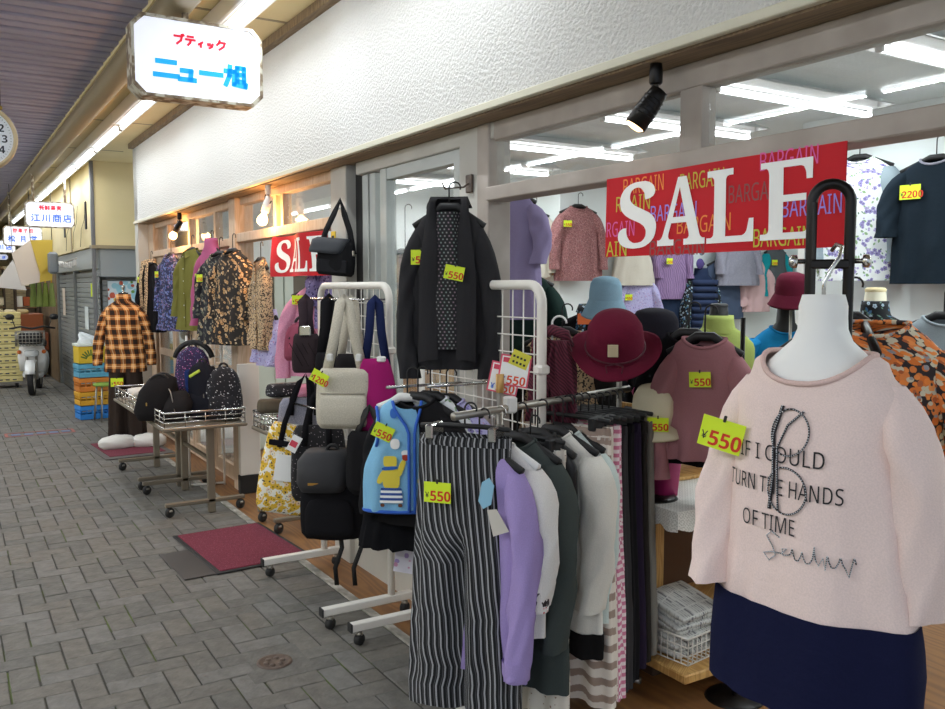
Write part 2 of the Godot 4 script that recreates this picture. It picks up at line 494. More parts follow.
	M.stars = texm(printtex(160, Color("1f1f25"), [[Color("c9c9cc"), 22, 0.016, 0.028, 0], [Color("7b7d84"), 18, 0.01, 0.015, 0]], 18), 0.16)
	M.purplestars = texm(printtex(160, Color("35264f"), [[Color("b86aa0"), 36, 0.016, 0.028, 0], [Color("4f83b8"), 24, 0.012, 0.02, 0], [Color("dfd6e8"), 14, 0.01, 0.018, 0]], 19), 0.16)
	M.colourprint = texm(printtex(160, Color("1d1f2a"), [[Color("5a8fc0"), 26, 0.022, 0.036, 2], [Color("c05070"), 22, 0.02, 0.034, 2], [Color("d8cfc0"), 14, 0.014, 0.022, 0]], 20), 0.18)
	M.purplefloral = texm(printtex(160, Color("8a7fb0"), [[Color("4f4678"), 50, 0.02, 0.034, 1], [Color("d9d3ea"), 30, 0.01, 0.018, 0]], 23), 0.16)
	M.pinktweed = texm(printtex(128, Color("cf8ba6"), [[Color("b56a8b"), 260, 0.008, 0.014, 0], [Color("e2b2c4"), 200, 0.006, 0.012, 0]], 24), 0.12)
	M.pleatpurple = texm(imgtex(64, func(u, v): return Color("94759f").lerp(Color("5f4670"), 0.5 + 0.5 * sin(u * TAU * 4.0)).lerp(Color("b59cc0"), 0.3 + 0.3 * sin(v * 60.0 + u * 31.0))), 0.09)
	M.greytweed = texm(printtex(128, Color("8c8b98"), [[Color("6c6b7c"), 240, 0.008, 0.016, 0], [Color("b7b6c0"), 180, 0.006, 0.012, 0]], 25), 0.12)
	M.cuffprint = texm(printtex(128, Color("ece8e4"), [[Color("2a2426"), 12, 0.05, 0.08, 1], [Color("c43c3a"), 12, 0.02, 0.035, 0]], 33), 0.1)
	M.knitdots = texm(imgtex(64, func(u, v):
		var k := fmod(u * 6.0 + floor(v * 8.0) * 0.5, 1.0)
		if fmod(v * 8.0, 1.0) < 0.5 and k < 0.35: return [Color("7d8d88"), Color("8d7a85"), Color("8b8b8b")][int(u * 6.0) % 3]
		return Color("232325")), 0.1)
	M.scarf = texm(imgtex(96, func(u, v): return Color("3f1422").lerp(Color("6d2a3c"), 0.5 + 0.5 * sin((u + v) * TAU * 6.0)).lerp(Color("8d5662"), 0.25 if fmod((u + v) * 6.0, 1.0) < 0.08 else 0.0)), 0.1)
	M.lace = texm(imgtex(128, func(u, v):
		var a := sin(u * TAU * 8.0) * sin(v * TAU * 8.0); var d := Vector2(fmod(u * 4.0, 1.0) - 0.5, fmod(v * 4.0, 1.0) - 0.5).length()
		return Color("c9c5bd") if a > 0.55 or absf(d - 0.33) < 0.03 else Color("eeebe4")), 0.12)
	M.paper = texm(imgtex(128, func(u, v):
		var row := int(v * 48.0); var col := int(u * 6.0)
		if fmod(u * 6.0, 1.0) > 0.88 or row % 12 == 0: return Color("d9d8d3")
		if (row * 7 + col * 3) % 11 == 0: return Color("77767a")
		return Color("a9a8a6") if row % 2 == 0 and fmod(u * 60.0 + row * 1.3, 1.0) < 0.7 else Color("d5d4cf")), 0.3)
	M.linen = texm(noisetex(0.15, [[0.0, Color("b5ad9c")], [1.0, Color("d4ccbc")]], 128, false, 1, 61), 0.15)
	M.straw = texm(imgtex(64, func(u, v): return Color("e2d8bc").lerp(Color("c9be9e"), 0.5 + 0.5 * sin(u * TAU * 16.0) * sin(v * TAU * 16.0))), 0.06)
	M.matred = texm(printtex(200, Color("6d2536"), [[Color("8d3a4c"), 900, 0.004, 0.008, 0], [Color("4f1724"), 700, 0.004, 0.008, 0]], 26), 0.3, 1.0); tripl(M.matred, 0.3)
	M.rust = texm(noisetex(0.03, [[0.0, Color("5b4433")], [0.45, Color("8a7a62")], [0.6, Color("c5bfae")], [1.0, Color("d6d2c4")]], 128, false, 1, 62), 1.0, 0.6); tripl(M.rust, 0.35)
	M.iron = texm(noisetex(0.03, [[0.0, Color("3d2f28")], [1.0, Color("6b5a4d")]], 128, false, 1, 63), 1.0, 0.6); tripl(M.iron, 0.2)
	M.shutter = hexm("8f9392", 0.5, 0.2)

func grain(a: Color, b: Color) -> ImageTexture:
	var fn := FastNoiseLite.new(); fn.seed = 77; fn.frequency = 0.01; fn.fractal_octaves = 3
	return imgtex(160, func(u, v):
		# repeats in both directions: the noise is read round two circles
		var p := Vector3(cos(u * TAU) * 60.0, sin(u * TAU) * 60.0, cos(v * TAU) * 6.0)
		var k := 0.5 + 0.5 * sin(fn.get_noise_3dv(p + Vector3(sin(v * TAU) * 6.0, 0, 0)) * 26.0)
		return a.lerp(b, k))

# ---------------------------------------------------------------- the street
func setting(n: String, label := "") -> Node3D:
	var o := Node3D.new(); o.name = numbered(n); add_child(o); o.set_meta("kind", "structure")
	if label != "": o.set_meta("label", label)
	return o

func brick_mesh(sx: float, sz: float) -> ArrayMesh:
	return fin(box(Vector3(0, -0.03, 0), Vector3(sx, 0.06, sz), 0.003))

func street_floor():
	var fl := setting("floor", "grey concrete pavers laid in herringbone along the street")
	part("joint_bed", bb(Vector3(-2.6, -0.08, 3), Vector3(1.72, -0.007, -26)), M.joint, fl)
	var u := 0.1075
	var kinds := [Vector3(0.209, 0.06, 0.1055), Vector3(0.1, 0.06, 0.1055), Vector3(0.0995, 0.06, 0.2135)]
	var half := brick_mesh(0.1, 0.1055)
	var along_x := brick_mesh(0.209, 0.1055); var along_z := brick_mesh(0.0995, 0.2135)
	var spots := []
	var eye := Vector3(0, 1.55, 0)
	var b := Basis.from_euler(Vector3(deg_to_rad(-4.45), deg_to_rad(-31.7), 0))
	for iy in range(-32, 205):
		for ix in range(-24, 11):
			var k := posmod(ix - iy, 4)
			if k != 0 and k != 2: continue
			var c: Vector3
			if k == 0: c = Vector3(0.276 + (ix + 1) * u, 0, -4.080 - (iy + 0.5) * u)
			else: c = Vector3(0.276 + (ix + 0.5) * u, 0, -4.080 - iy * u)
			if c.z > 1.0: continue
			if k == 0 and ix == 10: k = 1; c.x -= u * 0.5   # cut at the edge of the field
			var v := (c - eye) * b
			var seen := v.z < -0.5 and absf(v.x / -v.z) < 0.56 and absf(v.y / -v.z) < 0.42
			# leave the steel plate and the drain cover free
			if c.x > 1.0 and c.x < 1.2 and c.z > -3.46 and c.z < -3.30: continue
			spots.append([v.length() + (0.0 if seen else 100.0), k, c])
	spots.sort_custom(func(p, q): return p[0] < q[0])
	var rest := [sn(false), sn(false), sn(false), sn(false)]
	for i in spots.size():
		var s = spots[i]
		var c: Vector3 = s[2]; c.y = rng.randf_range(-0.0035, 0.0)
		var m := rng.randi() % 4
		if i < 262:
			var o := part("paver", [along_x, half, along_z][s[1]], M.pavers[m], fl)
			o.position = c; o.rotation = Vector3(rng.randf_range(-0.006, 0.006), rng.randf_range(-0.008, 0.008), rng.randf_range(-0.006, 0.006))
		else:
			bx(rest[m], c + Vector3(0, -0.03, 0), kinds[s[1]])
	for m in 4:
		var o := part("far_pavers", rest[m], M.pavers[m], fl); o.set_meta("kind", "stuff")
	# the course of pavers along the shop, then a strip of old concrete
	var edge_mesh := brick_mesh(0.205, 0.105)
	var far := sn(false)
	for i in 170:
		var c := Vector3(1.566, rng.randf_range(-0.004, 0), 0.9 - i * 0.1085)
		if c.z < -2.55 and c.z > -6.6:
			var o := part("paver", edge_mesh, M.pavers[(i * 7) % 4], fl); o.position = c; o.rotation.y = rng.randf_range(-0.01, 0.01)
		else: bx(far, c + Vector3(0, -0.03, 0), Vector3(0.205, 0.06, 0.105))
	part("edge_pavers", far, M.pavers[1], fl).set_meta("kind", "stuff")
	part("concrete_strip", bb(Vector3(1.675, -0.06, 1), Vector3(1.72, 0.002, -11.2), 0.004), M.concrete, fl)
	part("concrete_strip", bb(Vector3(1.40, -0.06, -17.4), Vector3(1.72, -0.001, -26)), M.concrete, fl)
	# far patch of old red lettering on the ground, left as worn paint
	var st := sn(false)
	for k in 5: bx(st, Vector3(0.62 + k * 0.12, 0.001, -10.17 + 0.02 * (k % 2)), Vector3(0.085, 0.003, 0.11))
	part("worn_marking", st, hexm("6d7690", 0.9), fl)
	st = sn(false)
	for q in [[Vector3(0.85, 0.001, -10.06), Vector3(0.66, 0.003, 0.025)], [Vector3(0.85, 0.001, -10.29), Vector3(0.66, 0.003, 0.025)], [Vector3(0.53, 0.001, -10.17), Vector3(0.03, 0.003, 0.2)], [Vector3(1.17, 0.001, -10.17), Vector3(0.03, 0.003, 0.2)]]: bx(st, q[0], q[1])
	part("worn_marking", st, hexm("9c5f58", 0.9), fl)

func street_ceiling():
	var ce := setting("ceiling", "ribbed grey-purple metal panels over the street")
	var pm := fin(box(Vector3.ZERO, Vector3(3.5, 0.03, 0.128), 0.006))
	for i in 190:
		var o := part("ceiling_panel", pm, M.ceilpanel, ce)
		o.position = Vector3(-0.68, 3.10 - (0.004 if i % 2 else 0.0), 2.0 - i * 0.15)
		o.rotation.x = 0.06
	part("ceiling_deck", bb(Vector3(-2.6, 3.125, 2.4), Vector3(2.6, 3.2, -27)), hexm("4c4a54", 0.8), ce)
	# plaster soffit beside the shop, the long gutter beam, and the ledge over the stucco
	part("soffit_board", bb(Vector3(1.02, 3.06, 2.2), Vector3(2.6, 3.12, -26)), M.cream, ce)
	for k in 9: part("soffit_joint", bb(Vector3(1.16, 3.056, -1.2 - k * 1.82), Vector3(1.8, 3.06, -1.225 - k * 1.82)), M.beam, ce)
	var st := sn()
	tube(st, [Vector3(1.08, 2.985, 2.2), Vector3(1.08, 2.985, -12), Vector3(1.08, 2.985, -26)], 0.075, 20)
	part("gutter_beam", st, M.beam, ce)
	part("gutter_beam", bb(Vector3(1.03, 3.0, 2.2), Vector3(1.16, 3.07, -26)), M.beam, ce)
	st = sn(false)
	bx(st, Vector3(1.775, 3.035, -4.3), Vector3(0.05, 0.05, 10.9))
	part("ceiling_ledge", st, M.soffit, ce)
	# opposite side of the street (behind the camera): a fascia, shop windows and the matching lamps
	struct("wall_opposite", bb(Vector3(-2.6, 2.1, 2.2), Vector3(-2.4, 3.12, -26)), M.stucco)
	struct("wall_opposite", bb(Vector3(-2.6, 0, 2.2), Vector3(-2.42, 0.45, -26)), M.graypost)
	var sh := setting("window_opposite")
	for k in 16:
		part("post", bb(Vector3(-2.6, 0.45, 2.0 - k * 1.8), Vector3(-2.42, 2.1, 1.88 - k * 1.8)), M.frame, sh)
		part("blind", bb(Vector3(-2.58, 0.45, 1.88 - k * 1.8), Vector3(-2.53, 2.1, 0.2 - k * 1.8)), M.shutter if k % 3 == 1 else M.cream, sh)
	# fluorescent battens down both sides
	var n := 0
	for side in [1.39, -1.75]:
		for k in 16:
			var z := 1.2 - k * 1.42
			if side < 0 and k > 12: continue
			if side > 0 and z > -2.9: continue
			var t := thing("fluorescent_lamp", "bare fluorescent tube in the row under the plaster soffit" if side > 0 else "fluorescent tube on the far side of the street", "lamp", Vector3(side, 2.93, z), 0, "street tubes on the shop side" if side > 0 else "street tubes on the far side")
			part("batten", box(Vector3(0, 0.075, 0), Vector3(0.15, 0.11, 1.4), 0.008), M.fixture, t)
			part("reflector", box(Vector3(0, 0.022, 0), Vector3(0.11, 0.012, 1.36), 0.004), M.fixture, t)
			for s in [-1, 1]: part("socket", box(Vector3(0, -0.003, s * 0.665), Vector3(0.035, 0.05, 0.02), 0.004), M.plastic, t)
			var tb := sn(); bar(tb, Vector3(0, -0.004, -0.65), Vector3(0, -0.004, 0.65), 0.019, 10)
			part("tube", tb, M.tube, t)
			area(t, Vector3(0, -0.023, 0), Vector3.DOWN, Vector3(0, 0, 1), Vector2(1.3, 0.03), 0.6 if side > 0 else 2.1, Color(0.95, 0.98, 1.0))
			n += 1

# ---------------------------------------------------------------- the shop front
func pane(a: Vector3, b: Vector3, parent):
	return part("pane", bb(a, b), M.glass, parent)

func facade():
	var F := 1.92
	struct("wall_front", bb(Vector3(1.80, 2.245, 1.4), Vector3(2.02, 3.06, -9.77), 0.006), M.stucco, "rough white stucco fascia above the shop windows")
	struct("trim_1", bb(Vector3(1.785, 2.222, 1.4), Vector3(1.812, 2.25, -9.78), 0.003), M.trim)
	struct("trim_2", bb(Vector3(1.812, 2.215, 1.4), Vector3(2.03, 2.246, -9.76)), M.soffit)
	struct("wall_end", bb(Vector3(1.80, 0, -9.62), Vector3(4.6, 3.06, -9.78)), M.graypost)
	# head rail
	struct("trim_3", bb(Vector3(F, 2.14, 1.4), Vector3(F + 0.07, 2.215, -2.95), 0.004), M.frame)
	struct("trim_4", bb(Vector3(F, 2.15, -2.95), Vector3(F + 0.07, 2.215, -4.3), 0.004), M.graypost)
	struct("trim_5", bb(Vector3(F, 2.16, -4.6), Vector3(F + 0.07, 2.215, -9.6), 0.004), M.woodframe)
	# posts
	struct("trim_6", bb(Vector3(1.90, 0, -9.62), Vector3(2.02, 2.215, -9.38), 0.005), M.woodframe)
	struct("trim_7", bb(Vector3(1.88, 0, -6.56), Vector3(2.02, 2.215, -6.40), 0.005), M.woodframe)
	struct("trim_8", bb(Vector3(1.90, 0, -4.605), Vector3(2.02, 2.215, -4.39), 0.005), M.graypost)
	struct("trim_9", bb(Vector3(1.96, 0.25, -4.39), Vector3(2.02, 2.215, -4.29)), M.rubber)
	struct("trim_10", bb(Vector3(F, 0.25, -3.22), Vector3(2.02, 2.215, -3.06), 0.005), M.graypost)
	struct("trim_11", bb(Vector3(1.91, 0.25, -3.06), Vector3(2.02, 2.215, -2.97), 0.005), M.frame)
	# transom bars
	struct("trim_12", bb(Vector3(1.895, 1.90, 1.4), Vector3(2.0, 1.955, -2.97), 0.004), M.frame, "painted transom bar over the open display window")
	struct("trim_13", bb(Vector3(1.89, 1.885, -4.605), Vector3(1.99, 1.95, -6.42), 0.004), M.woodframe)
	struct("trim_14", bb(Vector3(1.89, 1.865, -6.56), Vector3(1.99, 1.925, -9.4), 0.004), M.woodframe)
	# transom windows
	var w := setting("window_1", "clear transom panes over the display window")
	for z in [0.3, -1.87]: part("window_frame", bb(Vector3(F, 1.955, z + 0.04), Vector3(F + 0.06, 2.14, z - 0.05), 0.003), M.frame, w)
	pane(Vector3(1.95, 1.955, -2.97), Vector3(1.954, 2.14, -1.92), w); pane(Vector3(1.95, 1.955, -1.83), Vector3(1.954, 2.14, 0.25), w)
	w = setting("window_2", "transom panes over the shop entrance")
	for z in [-5.48, -5.62]: part("window_frame", bb(Vector3(F, 1.95, z + 0.025), Vector3(F + 0.06, 2.16, z - 0.025), 0.003), M.woodframe, w)
	for q in [[-6.40, -5.65], [-5.45, -4.61]]: pane(Vector3(1.95, 1.95, q[0]), Vector3(1.954, 2.16, q[1]), w)
	w = setting("window_3", "transom panes over the folding doors")
	for z in [-7.1, -7.95, -8.8]: part("window_frame", bb(Vector3(F, 1.925, z + 0.03), Vector3(F + 0.06, 2.16, z - 0.03), 0.003), M.woodframe, w)
	for q in [[-9.38, -8.83], [-8.77, -7.98], [-7.92, -7.13], [-7.07, -6.56]]: pane(Vector3(1.95, 1.925, q[0]), Vector3(1.954, 2.16, q[1]), w)
	# glazed sliding doors on the left
	for k in 4:
		var z0 := -9.36 + k * 0.7
		var d := setting("door_%d" % (k + 1), "wood-framed glazed sliding door")
		for z in [z0 + 0.03, z0 + 0.65]: part("stile", bb(Vector3(1.93, 0.02, z - 0.03), Vector3(1.965, 1.865, z + 0.03), 0.003), M.woodframe, d)
		for y in [[0.02, 0.14], [0.86, 0.93], [1.8, 1.865]]: part("rail", bb(Vector3(1.93, y[0], z0 + 0.06), Vector3(1.965, y[1], z0 + 0.62), 0.003), M.woodframe, d)
		pane(Vector3(1.945, 0.14, z0 + 0.06), Vector3(1.949, 0.86, z0 + 0.62), d); pane(Vector3(1.945, 0.93, z0 + 0.06), Vector3(1.949, 1.8, z0 + 0.62), d)
	# aluminium window between the grey posts, over a low wall
	struct("wall_low", bb(Vector3(1.93, 0, -2.98), Vector3(2.03, 0.25, -4.4)), M.graypost)
	w = setting("window_4", "tall aluminium-framed window behind the bag rack")
	for z in [-4.25, -4.16, -3.99, -3.25]: part("window_frame", bb(Vector3(1.93 if z > -4.1 else 1.95, 0.25, z - 0.035), Vector3(1.99, 2.15, z + 0.035), 0.004), M.alu, w)
	for y in [0.28, 2.12]: part("window_frame", bb(Vector3(1.935, y - 0.03, -3.955), Vector3(1.985, y + 0.03, -3.285), 0.003), M.alu, w)
	pane(Vector3(1.955, 0.31, -3.955), Vector3(1.96, 2.09, -3.285), w)
	var h := thing("wall_hook", "small white knob hook screwed to the grey post", "hook", Vector3(1.90, 1.985, -4.46))
	var st := sn(); lathe(st, [[0.004, 0], [0.008, 0.012], [0.014, 0.02], [0.012, 0.03], [0.0, 0.033]], Vector3.ZERO, 12, true, true, Vector3.UP, Vector3.LEFT, Vector3.BACK)
	part("knob", st, M.white, h)
	h = thing("wall_hook", "rusty metal hook plate on the post holding the black cardigan", "hook", Vector3(1.915, 1.985, -3.12))
	part("plate", box(Vector3(-0.004, 0, 0), Vector3(0.01, 0.075, 0.05), 0.003), M.iron, h)
	st = sn(); tube(st, [Vector3(-0.01, 0.0, 0), Vector3(-0.05, -0.02, 0.03), Vector3(-0.17, -0.04, 0.13), Vector3(-0.215, -0.05, 0.165), Vector3(-0.235, -0.03, 0.175)], 0.004, 6)
	part("hook", st, M.iron, h)
	# worn patch of the paint on the transom bar
	solo("pegboard_panel", bb(Vector3(1.865, 0.14, -6.33), Vector3(2.02, 0.98, -6.38), 0.004), M.whitepaint, "narrow off-white side panel standing against the wooden doorpost", "panel")
	solo("rubber_skirting", bb(Vector3(1.86, 0, -6.325), Vector3(2.03, 0.14, -6.385), 0.003), M.rubber, "black rubber foot under the narrow off-white side panel", "skirting")
	# spot lamps
	spot_lamp(Vector3(1.845, 2.215, -1.945), Vector3(-0.42, -0.80, -0.36), M.blackmetal, 0.125, true, "black spotlight under the fascia above the large red banner")
	spot_lamp(Vector3(1.845, 2.215, -5.52), Vector3(-0.2, -0.92, -0.3), M.white, 0.105, false, "white spotlight with a clear bulb above the shop entrance")
	spot_lamp(Vector3(1.845, 2.215, -7.96), Vector3(-0.3, -0.8, -0.7), M.blackmetal, 0.11, false, "black spotlight with a round bulb above the hanging tunics")

func spot_lamp(at: Vector3, aim: Vector3, m: Material, body: float, closed: bool, label: String):
	var t := thing("spot_lamp", label, "lamp", at)
	var d := aim.normalized()
	var st := sn(); lathe(st, [[0.018, 0.0], [0.02, -0.02], [0.02, -0.055], [0.017, -0.06]], Vector3.ZERO, 16)
	part("mount", st, m, t)
	st = sn(); tube(st, [Vector3(0, -0.058, 0), Vector3(0.003, -0.075, 0.002), Vector3(0, -0.092, 0)], 0.007, 8)
	part("joint", st, M.steel, t)
	if not closed:
		st = sn(); tube(st, arc(Vector3(0, -0.085, 0.0), 0.038, 70, 330, 12, Vector3(0.3, 0, 1).normalized()), 0.0035, 6)
		part("cord", st, M.black, t)
	var p := Vector3(0, -0.095, 0) - d * 0.02
	var x := d.cross(Vector3.RIGHT).normalized(); var z := d.cross(x)
	st = sn()
	var R := 0.034 if closed else 0.026
	lathe(st, [[0.012, -0.005], [R * 0.8, 0.0], [R * 0.85, 0.02], [R, body * 0.5], [R, body], [R * 0.9, body], [R * 0.86, body * 0.8]], p, 20, true, false, x, d, z)
	part("housing", st, m, t)
	if closed:
		for k in 5:
			st = sn(); tube(st, arc(p + d * (0.03 + k * 0.014), R * (0.92 + 0.02 * k), 0, 360, 20, x, z), 0.0022, 5, 1.0, false)
			part("vent_ring", st, m, t)
	st = sn()
	var bulb := glow(Color(1.0, 0.78, 0.52), 7.0)
	if closed: lathe(st, [[0.001, body + 0.008], [0.02, body + 0.006], [0.031, body - 0.004], [0.03, body - 0.012]], p, 20, false, false, x, d, z)
	else: lathe(st, [[0.012, body], [0.016, body + 0.012], [0.03, body + 0.035], [0.036, body + 0.055], [0.03, body + 0.078], [0.012, body + 0.09], [0.001, body + 0.092]], p, 20, false, false, x, d, z)
	part("bulb", st, bulb, t)
	if closed:
		var l := SpotLight3D.new(); l.name = "light"; t.add_child(l); l.position = p + d * (body + 0.02)
		l.look_at_from_position(l.position, l.position + d, Vector3.RIGHT); l.spot_angle = 50; l.spot_angle_attenuation = 0.8
		l.light_energy = 0.45; l.light_color = Color(1.0, 0.74, 0.45); l.light_size = 0.03; l.shadow_enabled = true; l.spot_range = 12
	else:
		var l := OmniLight3D.new(); l.name = "light"; t.add_child(l); l.position = p + d * (body + 0.05)
		l.light_energy = 0.26; l.light_color = Color(1.0, 0.72, 0.42); l.light_size = 0.035; l.shadow_enabled = true; l.omni_range = 12

# ---------------------------------------------------------------- the room behind
func shop_room():
	struct("floor_shop", bb(Vector3(1.72, -0.08, 1.4), Vector3(7.95, 0.0, -9.62)), M.shopfloor, "brown wooden shop floor")
	struct("ceiling_shop", bb(Vector3(1.99, 2.6, 1.4), Vector3(7.95, 2.7, -9.62)), M.shopceil, "white textured shop ceiling")
	struct("wall_back", bb(Vector3(4.75, 0, 1.4), Vector3(4.9, 2.6, -3.66)), M.shopwall)
	struct("wall_return", bb(Vector3(4.9, 0, -3.66), Vector3(7.95, 2.6, -3.56)), M.shopwall)
	struct("wall_deep", bb(Vector3(7.8, 0, -3.5), Vector3(7.95, 2.6, -6.3)), M.shopwall)
	struct("wall_side", bb(Vector3(4.9, 0, -6.2), Vector3(7.95, 2.6, -6.3)), M.shopwall)
	struct("wall_left", bb(Vector3(4.75, 0, -6.2), Vector3(4.9, 2.6, -9.62)), M.shopwall)
	struct("wall_right", bb(Vector3(1.9, 0, 1.4), Vector3(4.9, 2.7, 1.5)), M.shopwall)
	struct("wall_over_window", bb(Vector3(1.99, 2.2, 1.4), Vector3(2.06, 2.7, -9.62)), M.shopwall)
	struct("trim_15", bb(Vector3(4.70, 1.66, -6.2), Vector3(4.75, 1.80, -9.6)), M.softwood, "brown lintel along the inner wall")
	struct("wall_inner", bb(Vector3(2.02, 0, -8.0), Vector3(4.75, 2.6, -8.1)), M.shopwall)
	# pale green double door at the back of the entrance
	var d := setting("door_5", "pale green double door with chrome handles")
	var green := hexm("d3ddd2", 0.5)
	for k in 2:
		var x0 := 2.38 + k * 0.42
		for q in [[x0, x0 + 0.09], [x0 + 0.32, x0 + 0.41]]: part("stile", bb(Vector3(q[0], 0.02, -7.99), Vector3(q[1], 1.78, -7.95), 0.004), green, d)
		for y in [[0.02, 0.25], [1.0, 1.1], [1.66, 1.78]]: part("rail", bb(Vector3(x0 + 0.09, y[0], -7.99), Vector3(x0 + 0.32, y[1], -7.955), 0.003), green, d)
		part("pane", bb(Vector3(x0 + 0.09, 1.1, -7.975), Vector3(x0 + 0.32, 1.66, -7.97)), hexm("70685c", 0.15), d)
		part("panel", bb(Vector3(x0 + 0.09, 0.25, -7.98), Vector3(x0 + 0.32, 1.0, -7.97)), green, d)
		var st := sn(); var hx := x0 + (0.37 if k == 0 else 0.05)
		tube(st, [Vector3(hx, 1.0, -7.95), Vector3(hx, 1.0, -7.9), Vector3(hx + (-0.09 if k == 0 else 0.09), 1.0, -7.9)], 0.008, 8)
		part("handle", st, M.chrome, d)
	# stack of brown slats (a folded shutter) right of it
	var sl := thing("slatted_screen", "brown slatted folding screen beside the pale green door", "screen", Vector3(3.45, 0, -7.85))
	for k in 30: part("slat", box(Vector3(0, 0.05 + k * 0.058, 0), Vector3(0.5, 0.045, 0.02), 0.003), M.soffit, sl)
	for s in [-1, 1]: part("stile", box(Vector3(s * 0.26, 0.9, 0), Vector3(0.03, 1.8, 0.03), 0.003), M.soffit, sl)
	# ceiling lamps run across the shop
	for q in [[3.86, 0.55], [3.86, -0.35], [3.86, -1.25], [3.86, -2.15], [3.86, -3.0], [3.86, -3.85], [3.86, -4.95], [3.86, -6.0], [3.86, -7.1], [6.2, -4.4], [6.2, -5.3]]:
		var z: float = q[1]
		var t := thing("ceiling_lamp", "white shaded fluorescent lamp on the shop ceiling", "lamp", Vector3(q[0], 2.6, z), 0, "fluorescent lamps on the shop ceiling")
		var st := sn(false)
		for s in [-1, 1]:
			quad(st, Vector3(-0.64, 0, s * 0.02), Vector3(0.64, 0, s * 0.02), Vector3(0.64, -0.05, s * 0.14), Vector3(-0.64, -0.05, s * 0.14))
			quad(st, Vector3(-0.64, -0.003, s * 0.02), Vector3(-0.64, -0.053, s * 0.14), Vector3(0.64, -0.053, s * 0.14), Vector3(0.64, -0.003, s * 0.02))
			quad(st, Vector3(s * 0.64, 0, -0.02), Vector3(s * 0.64, 0, 0.02), Vector3(s * 0.64, -0.05, 0.14), Vector3(s * 0.64, -0.05, -0.14))
		part("reflector", st, M.fixture, t)
		part("batten", box(Vector3(0, -0.03, 0), Vector3(1.26, 0.05, 0.06), 0.006), M.fixture, t)
		st = sn(); bar(st, Vector3(-0.6, -0.09, 0), Vector3(0.6, -0.09, 0), 0.016, 10)
		part("tube", st, M.tube, t)
		for s in [-1, 1]: part("socket", box(Vector3(s * 0.61, -0.078, 0), Vector3(0.02, 0.06, 0.035), 0.004), M.plastic, t)
		area(t, Vector3(0, -0.11, 0), Vector3.DOWN, Vector3.RIGHT, Vector2(1.2, 0.032), 0.85, Color(0.95, 0.99, 1.0))

